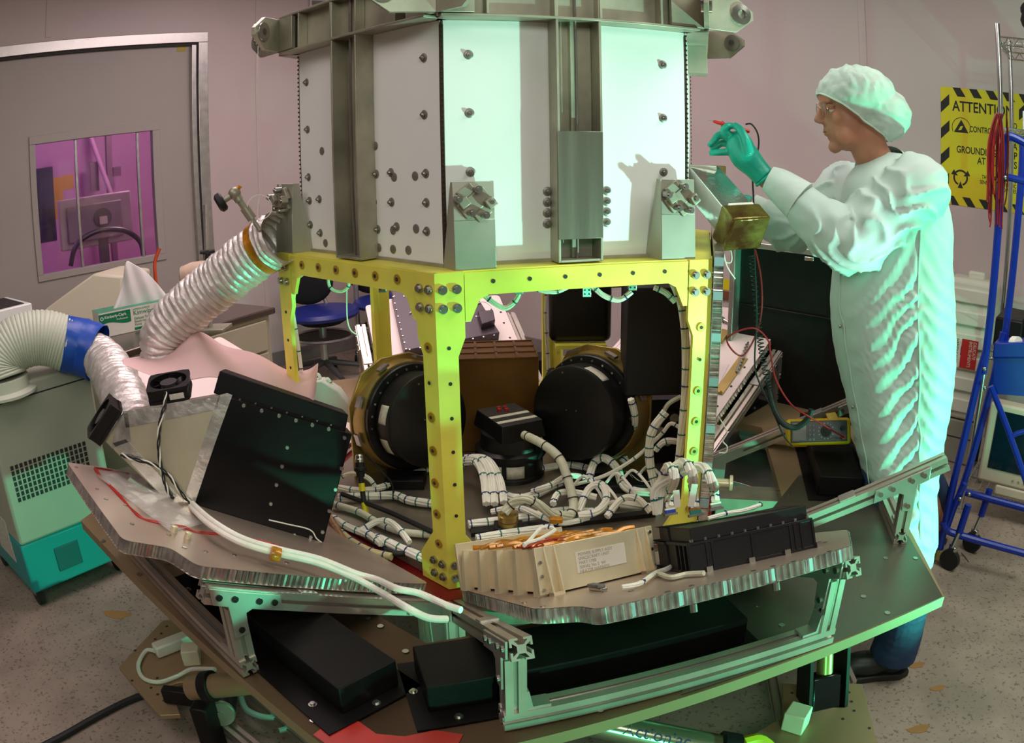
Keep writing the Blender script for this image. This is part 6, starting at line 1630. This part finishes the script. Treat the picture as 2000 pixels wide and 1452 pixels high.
# foil wrapped star camera box beside the white box
h1 = 2.30
r = root('foil_instrument', D2(1440, 470, 2.1), 'mirror foil wrapped instrument with amber gold end at the right of the white box', 'instrument')
a0, a1 = D2(1366, 352, 2.16), D2(1436, 436, 2.02); ax = (a1-a0)
f = Fr(a0, ax, V((0, 0, 1)).cross(ax).cross(ax)*-1)
xs = V((.62, .75, .35)); f = Fr(a0, ax, xs)
mir = mat('mirror foil', (206, 210, 204), .14, .95, .1, 16, .3, 60)
M().fbox(f, -.01, ax.length+.01, -.04, .055, -.035, .04).build('foil_body', mir, r, bev=.003)
M().fbox(f, ax.length-.012, ax.length+.05, -.052, .066, -.05, .052).build('amber_end', mat('amber gold film', (104, 62, 26), .22, .6, .35, 14, .6, 30, col2=(110, 104, 44)), r, bev=.006)
m = M(); m.fbox(f, ax.length-.014, ax.length-.006, -.030, .045, .041, .0535); m.build('stitching', cable_m, r)
M().box(D2(1366, 335, 2.16), (.085, .05, .035)).build('mount_block', MATS['matt aluminium plate'], r, bev=.002)
M().box(D2(1400, 334, 2.22), (.045, .03, .03)).build('gold_clip', gold_m, r, bev=.001)
M().tube([D2(1412, 488, 2.05), D2(1416, 510, 2.05), D2(1428, 512, 2.05), D2(1428, 492, 2.05), D2(1420, 486, 2.05)], .0016, 5, 5).tube([D2(1412, 488, 2.05), D2(1420, 520, 2.05), D2(1436, 545, 2.05)], .0018, 5, 5).build('white_strings', cable_m, r)
# two rear lugs (upper right) are part of the ring; fine wires on the upright petal
tag(M().tube([D2(1407, 820, 2.0), D2(1420, 845, 2.0), D2(1412, 862, 2.0), D2(1420, 872, 2.0), D2(1418, 884, 2.0), D2(1404, 884, 2.0)], .0018, 5, 5).build('pale_wire', cable_m), 'thin pale wire looped beside the upright honeycomb panel', 'wire')
# ------------------------------------------------------------------ the person
def remesh(o, vox, sm=4, disp=None):
    md = o.modifiers.new('union', 'REMESH'); md.mode = 'VOXEL'; md.voxel_size = vox; md.use_smooth_shade = True
    if sm: md = o.modifiers.new('smooth', 'SMOOTH'); md.factor = .5; md.iterations = sm
    return o
def limb(m, pts, rads, n=16, sm=6):
    P = spline(pts, sm); R = spline([V((r, 0, 0)) for r in rads], sm)
    m.tube(P, 0, n, 1, rf=lambda t: R[min(len(R)-1, int(round(t*(len(R)-1))))].x)
    return m
skin = mat('skin', (178, 118, 92), .5, 0, .08, 12, .06, 90)
HC_ = D2(1666, 222, 2.29)
vd = ray(1666, 222); vd = V((vd.x, vd.y, 0)).normalized(); rv = V((vd.y, -vd.x, 0))
yw_ = radians(18); Fd = (-rv*cos(yw_)-vd*sin(yw_)); Sd = V((0, 0, 1)).cross(Fd)     # Sd: towards his right / left
pt_ = radians(6); Fd2 = Fd*cos(pt_)-V((0, 0, 1))*sin(pt_); Ud = V((0, 0, 1))*cos(pt_)+Fd*sin(pt_)
HF = Fr(HC_, Fd2, Sd, Ud)
near_s = 1 if Sd.dot(-vd) > 0 else -1
person = root('person', V((1.28, -.25, 0)), 'person in white lab coat, hair cap and teal gloves reaching a probe toward the box', 'person')
m = M()
m.ball(HF(-.012, 0, .038), (.098, .076, .088), HF, 24, 16)
m.ball(HF(.030, 0, -.020), (.064, .062, .086), HF, 20, 14)
m.ball(HF(.022, 0, -.066), (.055, .055, .042), HF, 20, 12)
m.ball(HF(.066, 0, -.094), (.020, .024, .019), HF); m.ball(HF(.072, 0, .052), (.026, .054, .034), HF, 16, 10)
m.ball(HF(.082, 0, .034), (.013, .048, .009), HF)
for s in (-1, 1):
    m.ball(HF(.060, s*.040, -.012), (.022, .022, .022), HF); m.ball(HF(.045, s*.045, -.060), (.030, .018, .030), HF)
    m.ball(HF(.101, s*.0105, -.021), (.010, .0075, .0075), HF, 12, 8); m.ball(HF(-.012, s*.074, -.004), (.018, .008, .028), HF)
m.cyl(HF(.088, 0, .034), HF(.108, 0, -.014), .0075, .012, 12); m.ball(HF(.110, 0, -.016), (.012, .011, .0105), HF, 14, 10)
m.ball(HF(.0860, 0, -.0455), (.0105, .024, .0060), HF); m.ball(HF(.0850, 0, -.0570), (.0105, .021, .0062), HF); m.ball(HF(.080, 0, -.036), (.010, .022, .012), HF)
nb_ = D2(1722, 340, 2.36)
limb(m, [HF(-.030, 0, -.02), HF(-.040, 0, -.10), nb_, nb_+V((.02, .01, -.12))], [.058, .056, .062, .12])
# trunk and legs below the coat
hipc = D2(1755, 760, 2.33)
limb(m, [nb_+V((.03, 0, -.10)), D2(1750, 520, 2.37), hipc, hipc-V((0, 0, .10))], [.13, .15, .15, .13], 20)
shN, shF = D2(1798, 352, 2.22), D2(1660, 362, 2.60)
elN, elF = D2(1664, 476, 2.16), D2(1545, 452, 2.55)
wrN, wrF = D2(1492, 346, 2.20), D2(1462, 398, 2.52)
limb(m, [nb_+V((.0, 0, -.10)), shN, elN, wrN], [.08, .052, .042, .027]); limb(m, [nb_+V((.0, 0, -.10)), shF, elF, wrF], [.08, .052, .042, .027])
fN = V((1.16, -.43, .0)); fB = G(1812, 1066, 0); kB = D2(1780, 880, 2.62); kN = D2(1735, 1090, 2.16)
limb(m, [hipc+V((-.02, -.06, -.05)), kN, fN+V((.02, 0, .10))], [.09, .06, .042]); limb(m, [hipc+V((.04, .10, -.05)), kB, fB+V((.02, 0, .10))], [.09, .06, .042])
remesh(m.build('body', skin, person), .0045, 3)
# eyes, brows
ew = mat('eye white', (210, 205, 196), .3); ei = mat('dark iris', (40, 34, 30), .2)
for s in (-1, 1):
    e = M().ball(HF(.0735, s*.031, .014), .0125, HF, 16, 10).build('eye', ew, person)
    M().ball(HF(.0815, s*.0315, .012), (.005, .005, .005), HF).build('iris', ei, e)
    M().ball(HF(.0745, s*.031, .0185), (.0142, .0150, .0118), HF, 16, 10).build('eyelid', skin, person)
M().ball(HF(.0935, 0, -.0512), (.0035, .018, .0012), HF).build('mouth_line', mat('lip line', (92, 44, 40), .6), person)
hair = mat('grey brown hair', (112, 96, 78), .8, 0, .3, 40, .4, 160)
RIM = []
def shell(rf, plane, seg=56, rings=36, wr=0):
    """sphere-like cap surface cut open towards the face"""
    bm = bmesh.new(); bmesh.ops.create_uvsphere(bm, u_segments=seg, v_segments=rings, radius=1)
    for v in bm.verts:
        d = v.co.normalized(); r = rf(d)
        if wr: r *= 1+wr*(abs(noise.noise(V((d.x*5, d.y*5, d.z*3))))-.25)+wr*.5*noise.noise(d*13)
        v.co = d*r
    bmesh.ops.delete(bm, geom=[v for v in bm.verts if plane(v.co)], context='VERTS')
    for v in bm.verts: v.co = HF(v.co.x, v.co.y, v.co.z)
    be = [e for e in bm.edges if len(e.link_faces) == 1]; RIM.clear()
    if be:
        e = be[0]; v0 = v = e.verts[0]; seen = set()
        while True:
            RIM.append(v.co.copy()); seen.add(e.index); v = e.other_vert(v)
            nx = [q for q in v.link_edges if len(q.link_faces) == 1 and q != e]
            if v == v0 or not nx or len(RIM) > 400: break
            e = nx[0]
    m = M(); m.bm.free(); m.bm = bm; return m
def ell(d, c, r):
    # distance along d from the origin to the far side of an ellipsoid
    A = sum((d[i]/r[i])**2 for i in range(3)); B = -2*sum(d[i]*c[i]/r[i]**2 for i in range(3)); C_ = sum((c[i]/r[i])**2 for i in range(3))-1
    q = B*B-4*A*C_
    return (-B+q**.5)/(2*A) if q > 0 else 0
shell(lambda d: max(ell(d, (-.012, 0, .038), (.1015, .080, .092)), .03), lambda p: (p.x-.070)*.62-(p.z-.052)*.78 > 0 or p.z < -.045).build('hair', hair, person, solid=.003)
capm = mat('translucent bouffant cap', (206, 226, 214), .65, 0, .14, 14, .6, 30, alpha=.58)
rim = lambda p: (p.x-.092)*.60-(p.z-.048)*.80 > .0 or p.z < -.085+.35*max(0, p.x+.03)
cap = shell(lambda d: max(ell(d, (-.018, 0, .045), (.122, .106, .096)), ell(d, (-.075, 0, -.005), (.105, .102, .085)), .03), rim, 72, 48, .10).build('hair_cap', capm, person, solid=.0012, sub=1)
RM = [sum((RIM[(k+j) % len(RIM)] for j in range(-3, 4)), V((0, 0, 0)))/7 for k in range(0, len(RIM), 2)]
M().tube(RM+[RM[0]], .0032, 6, 2).build('elastic_rim', mat('cap elastic', (206, 226, 212), .7), cap)
gl = mat('gold wire frame', (186, 170, 130), .25, .9); lens = mat('spectacle lens', (235, 240, 235), .03, 0, 0, 2, trans=1)
gr = M()
for s in (-1, 1):
    gr.tube([HF(.098-.004*abs(cos(t)), s*(.033+.024*cos(t)), .012+.021*sin(t)*(1.0 if sin(t) > 0 else 1.08)) for t in [2*pi*k/20 for k in range(21)]], .0011, 6, 2)
    gr.tube([HF(.094, s*.057, .022), HF(.06, s*.070, .024), HF(.0, s*.078, .020), HF(-.02, s*.08, .006)], .0012, 6, 4)
gr.tube([HF(.098, -.010, .016), HF(.103, 0, .021), HF(.098, .010, .016)], .0012, 6, 4); gr.tube([HF(.098, -.02, .031), HF(.100, 0, .032), HF(.098, .02, .031)], .0010, 6, 3)
g = gr.build('spectacles', gl, person)
for s in (-1, 1):
    M().lathe(HF(.0965, s*.033, .012), HF.x, ((.020, 0), (.0205, .0012)), 24).build('lens', lens, g)
# coat
coat = mat('white lab coat cloth', (188, 203, 196), .66, 0, .03, 8, .5, 22)
m = M(); RG = []
R_ = [(298, 1712, 1764, .075, 2.37), (316, 1690, 1790, .13, 2.37), (340, 1664, 1824, .18, 2.37), (372, 1648, 1846, .205, 2.37), (430, 1640, 1860, .205, 2.37), (500, 1628, 1862, .20, 2.36), (600, 1622, 1866, .19, 2.34), (690, 1632, 1867, .185, 2.33), (780, 1654, 1858, .185, 2.32), (870, 1674, 1842, .19, 2.31), (960, 1700, 1832, .19, 2.30), (1020, 1720, 1832, .195, 2.28), (1066, 1736, 1832, .195, 2.27)]
rr_ = [V((a, b, c)) for a, b, c, d, e in R_]; r2_ = [V((d, e, 0)) for a, b, c, d, e in R_]
A = spline(rr_, 9); B = spline(r2_, 9)
prev = None
for k, (a, b) in enumerate(zip(A, B)):
    v_, xl, xr = a; dep, hd = b.x, b.y
    l, rgt = D2(xl, v_, hd), D2(xr, v_, hd); c = (l+rgt)/2; z = c.z; ax = V((rgt.x-l.x, rgt.y-l.y, 0)); hw = ax.length/2; ax.normalize(); dp = V((-ax.y, ax.x, 0))
    ring = []
    for i in range(96):
        t = 2*pi*i/96; ct, st = cos(t), sin(t); sq = 1/((abs(ct)**2.5+abs(st)**2.5)**(1/2.5))
        fold = 1+(.012+.022*min(1, max(0, (v_-500)/500)))*sin(7*t+v_*.011+1.3*sin(v_*.013))+.008*noise.noise(V((ct*3, st*3, v_*.02)))
        P_ = V((c.x, c.y, z))+ax*hw*ct*sq*fold+dp*dep*st*sq*fold
        if (P_-V((c.x, c.y, z))).dot(dp*(1 if dp.dot(CAM-c) > 0 else -1)) > 0 and v_ > 400:
            dx = 1797-pix(P_)[0]; gz = min(1, (v_-400)/150)
            if dx > 0: w_ = (v_-1.35*dx+9*noise.noise(V((dx*.03, v_*.012, 0)))*3)/47; am = .015*math.exp(-dx/62)*min(1, dx/8)
            else: w_ = (v_+1.2*dx+20*noise.noise(V((dx*.03, v_*.012, 5))))/40; am = .009*math.exp(dx/40)*min(1, -dx/8)
            sw_ = sin(2*pi*w_); P_ = P_ + (P_-V((c.x, c.y, z))).normalized()*am*gz*(abs(sw_)**.7*(1 if sw_ > 0 else -.6))
        ring.append(m.bm.verts.new(P_))
    RG.append([q.co.copy() for q in ring])
    if prev:
        for i in range(96): m.bm.faces.new((prev[i], prev[(i+1) % 96], ring[(i+1) % 96], ring[i]))
    else: m.bm.faces.new(ring[::-1])
    prev = ring
m.bm.faces.new(prev)
# sleeves
def sleeve(m, pts, rads, seed):
    P = spline(pts, 22); R = spline([V((r, 0, 0)) for r in rads], 22); n = 64; x = None; rings = []
    for k, p in enumerate(P):
        t = (P[min(k+1, len(P)-1)]-P[max(k-1, 0)]).normalized(); x = t.orthogonal().normalized() if x is None else (x-t*x.dot(t)).normalized(); y = t.cross(x)
        u = k/(len(P)-1); amp = .17*sin(pi*min(1, u*1.1))
        ring = []
        for i in range(n):
            a = 2*pi*i/n; q_ = noise.noise(V((cos(a)*1.3, sin(a)*1.3, u*5+seed))); ww = (1-abs(sin(u*27+2.3*sin(a+seed)+1.2*sin(2*a)+3*q_+seed)))**1.6; f = .97+amp*(ww*1.7-.55)*(.55+.45*min(1, max(0, .6+1.6*q_+.5*cos(a+seed))))+.06*noise.noise(p*14+V((cos(a), sin(a), 0))*2)
            ring.append(m.bm.verts.new(p+(x*cos(a)+y*sin(a))*R[k].x*f))
        rings.append(ring)
    for A_, B_ in zip(rings, rings[1:]):
        for i in range(n): m.bm.faces.new((A_[i], A_[(i+1) % n], B_[(i+1) % n], B_[i]))
    m.bm.faces.new(rings[0][::-1]); m.bm.faces.new(rings[-1])
cN0, cN1 = D2(1507, 352, 2.19), D2(1560, 392, 2.17)
sleeve(m, [nb_+V((.05, -.02, -.12)), shN+V((-.01, 0, -.02)), shN.lerp(elN, .5)+V((0, 0, -.005)), elN+V((.005, 0, .012)), D2(1600, 432, 2.16), cN1], [.12, .098, .092, .092, .076, .056], .4)
sleeve(m, [nb_+V((.0, .02, -.12)), shF, shF.lerp(elF, .5), elF, D2(1505, 430, 2.52), D2(1482, 408, 2.52)], [.11, .082, .078, .070, .058, .046], 2.1)
co = remesh(m.build('lab_coat', coat, person), .005, 1)
def on_coat(fu, v0, v1, step=3):
    out = []
    for rg in RG[::step]:
        best = None; cc = sum(rg, V((0, 0, 0)))/len(rg)
        for q in rg:
            if (q-cc).dot(CAM-cc) < 0: continue
            u, v = pix(q)
            if best is None or abs(u-fu(v)) < best[0]: best = (abs(u-fu(v)), q, v)
        if best and v0 < best[2] < v1: out.append(best[1]+(CAM-best[1]).normalized()*.003)
    return out
M().tube(on_coat(lambda v: 1797, 440, 1062), .0028, 6, 3).build('side_seam', coat, person)
# ribbed knit cuffs, collar, dark undershirt
knit = mat('knit cuff cloth', (206, 214, 208), .8, 0, .04, 30, .3, 140)
limb(M(), [D2(1500, 349, 2.19), D2(1522, 362, 2.185), D2(1562, 393, 2.17)], [.037, .048, .060], 30).build('knit_cuff', knit, person)
limb(M(), [D2(1466, 396, 2.52), D2(1484, 410, 2.52), D2(1505, 430, 2.52)], [.032, .042, .05], 24).build('knit_cuff', knit, person)
def ringstrip(pts0, pts1, name, mt, sol): 
    A, B = spline(pts0+[pts0[0]], 6), spline(pts1+[pts1[0]], 6); M().grid([A, [a.lerp(b, .5)*1 for a, b in zip(A, B)], B]).build(name, mt, person, solid=sol, sub=1)
def nring(c, ax_, a, b, tilt): return [c+rv*a*cos(t)+vd*b*sin(t)+V((0, 0, 1))*tilt*cos(t) for t in [2*pi*k/12 for k in range(12)]]
na = (HF(-.04, 0, -.10)-nb_).normalized(); nx_ = rv-na*rv.dot(na); nx_.normalize(); ny_ = na.cross(nx_)
def nring(h, a, b, open_=0): return [nb_+na*h+nx_*a*cos(t)+ny_*b*sin(t) for t in [2*pi*k/14 for k in range(14)]]
ringstrip(nring(-.005, .080, .078), nring(.040, .066, .064), 'shirt_collar', mat('black undershirt', (16, 22, 24), .8), .006)
ts = [pi+.55+(2*pi-1.1)*k/16 for k in range(17)]
A_ = [nb_+na*-.045+nx_*.125*cos(t)+ny_*.115*sin(t) for t in ts]; B_ = [nb_+na*.040+nx_*.088*cos(t)+ny_*.084*sin(t) for t in ts]
M().grid([A_, [a.lerp(b, .5)+(a-nb_)*.03 for a, b in zip(A_, B_)], B_]).build('coat_collar', coat, person, solid=.004, sub=1)
pk = on_coat(lambda v: 1640+max(0, v-600)*.17, 520, 1000)
M().tube(pk, .0025, 6, 3).build('front_placket', coat, person)
m = M()
for k in range(3, len(pk), 5): m.ball(pk[k]-rv*.012, .0055, seg=10, rings=6)
m.build('snap_buttons', bolt_m, person)['kind'] = 'stuff'
# gloves
glove = mat('teal nitrile glove', (0, 150, 128), .38, 0, .08, 16, .35, 60)
hd = 2.20
def Q(u, v, dd=0): return D2(u, v, hd+dd)
m = M()
limb(m, [Q(1492, 346), Q(1476, 328), Q(1455, 305), Q(1440, 284)], [.032, .034, .041, .034], 20)
m.ball(Q(1446, 288), (.040, .034, .042), None, 16, 10)
m.ball(Q(1440, 276, .03), (.032, .028, .03), None, 14, 9)
dig = [([(1462, 300, -.03), (1456, 272, -.035), (1446, 254, -.02), (1434, 244, 0)], [.017, .0125, .0115, .009]),
       ([(1436, 268, .01), (1414, 258, .0), (1420, 247, .0), (1434, 246, .012)], [.0125, .0115, .0105, .0085]),
       ([(1432, 272, .025), (1406, 264, .03), (1394, 276, .02), (1384, 286, .015)], [.0125, .0115, .010, .0078]),
       ([(1436, 284, .04), (1410, 280, .05), (1398, 288, .045), (1388, 292, .04)], [.012, .0105, .0095, .0075]),
       ([(1442, 296, .0), (1420, 297, .0), (1402, 298, -.005), (1385, 299, -.005)], [.0125, .0105, .0095, .0078])]
for pts, rd in dig: limb(m, [Q(*p) for p in pts], rd, 12)
remesh(m.build('glove', glove, person), .0028, 3)
M().lathe(Q(1494, 348), (Q(1492, 346)-Q(1476, 328)).normalized()*-1, ((.0335, -.004), (.036, 0), (.0345, .004)), 24).build('glove_cuff', glove, person)
m = M(); hd2 = 2.55
limb(m, [D2(1464, 396, 2.52), D2(1448, 408, 2.55), D2(1438, 416, 2.56)], [.03, .036, .03], 14)
for k in range(4): limb(m, [D2(1440, 404+k*6, 2.54+.012*k), D2(1424, 408+k*7, 2.55+.012*k), D2(1414, 418+k*7, 2.56+.012*k)], [.011, .010, .008], 10)
limb(m, [D2(1452, 400, 2.5), D2(1440, 396, 2.49), D2(1426, 400, 2.5)], [.014, .011, .009], 10)
remesh(m.build('glove', glove, person), .0035, 3)
# probe held between thumb and finger
pa_, pb_ = Q(1393, 237, .0), Q(1460, 256, .012); ax = (pb_-pa_).normalized()
r = root('test_probe', pa_, 'red test probe with thin metal tip held in the teal glove', 'probe')
M().lathe(pa_, ax, ((.0035, 0), (.005, .01), (.005, .022), (.0085, .024), (.0085, .028), (.0052, .030), (.0058, .10), (.004, .105)), 16).build('handle', mat('red probe plastic', (196, 30, 26), .35), r)
M().cyl(pa_, Q(1382, 235, 0), .0012, r2=.0004, n=8).build('metal_tip', bolt_m, r)
# jeans and shoes
jean = mat('blue denim', (36, 62, 96), .8, 0, .18, 20, .5, 60)
m = M()
limb(m, [hipc+V((-.02, -.06, -.12)), kN, fN+V((.025, 0, .22)), fN+V((.03, 0, .07))], [.11, .088, .078, .082], 22)
limb(m, [hipc+V((.05, .10, -.12)), kB, fB+V((.02, 0, .20)), fB+V((.02, 0, .08))], [.10, .070, .058, .06], 22)
for k in range(6):
    z = .10+k*.035; c = fN+V((.027, 0, z)); m.tube([c+V((cos(t)*.076, sin(t)*.076, .010*sin(2*t+k))) for t in [(-2.6+.4*j) for j in range(9)]], .006, 6, 3)
remesh(m.build('jeans', jean, person), .007, 3)
shoe = mat('dark green black leather', (22, 30, 26), .45, 0, .15, 10, .1, 60); sole = mat('dark rubber sole', (30, 34, 30), .6)
for k, (p, dr) in enumerate(((fN, V((-1, .12, 0))), (fB, V((-.95, -.25, 0))))):
    f = Fr(p, dr, V((0, 0, 1)).cross(dr), V((0, 0, 1)))
    m = M(); m.ball(f(-.03, 0, .055), (.065, .045, .055), f, 18, 12); m.ball(f(.06, 0, .048), (.10, .048, .042), f, 18, 12); m.ball(f(.135, .0, .038), (.060, .046, .032), f, 16, 10); m.cyl(f(-.02, 0, .05), f(-.02, 0, .12), .048, .046, 16)
    o = remesh(m.build('shoe', shoe, person), .005, 3)
    pts = [(-.095, -.03), (-.06, -.048), (.03, -.045), (.11, -.052), (.17, -.042), (.20, -.01), (.20, .01), (.17, .042), (.11, .052), (.03, .045), (-.06, .048), (-.095, .03)]
    M().prism([f(a, b, 0) for a, b in pts], V((0, 0, .024))).build('sole', sole, o, bev=.004)
    m = M()
    for j in range(4): m.tube([f(.035+j*.022, -.03, .082-j*.005), f(.045+j*.022, 0, .096-j*.006), f(.035+j*.022, .03, .082-j*.005)], .0025, 6, 4)
    m.build('laces', rubber_m, o)['kind'] = 'stuff'
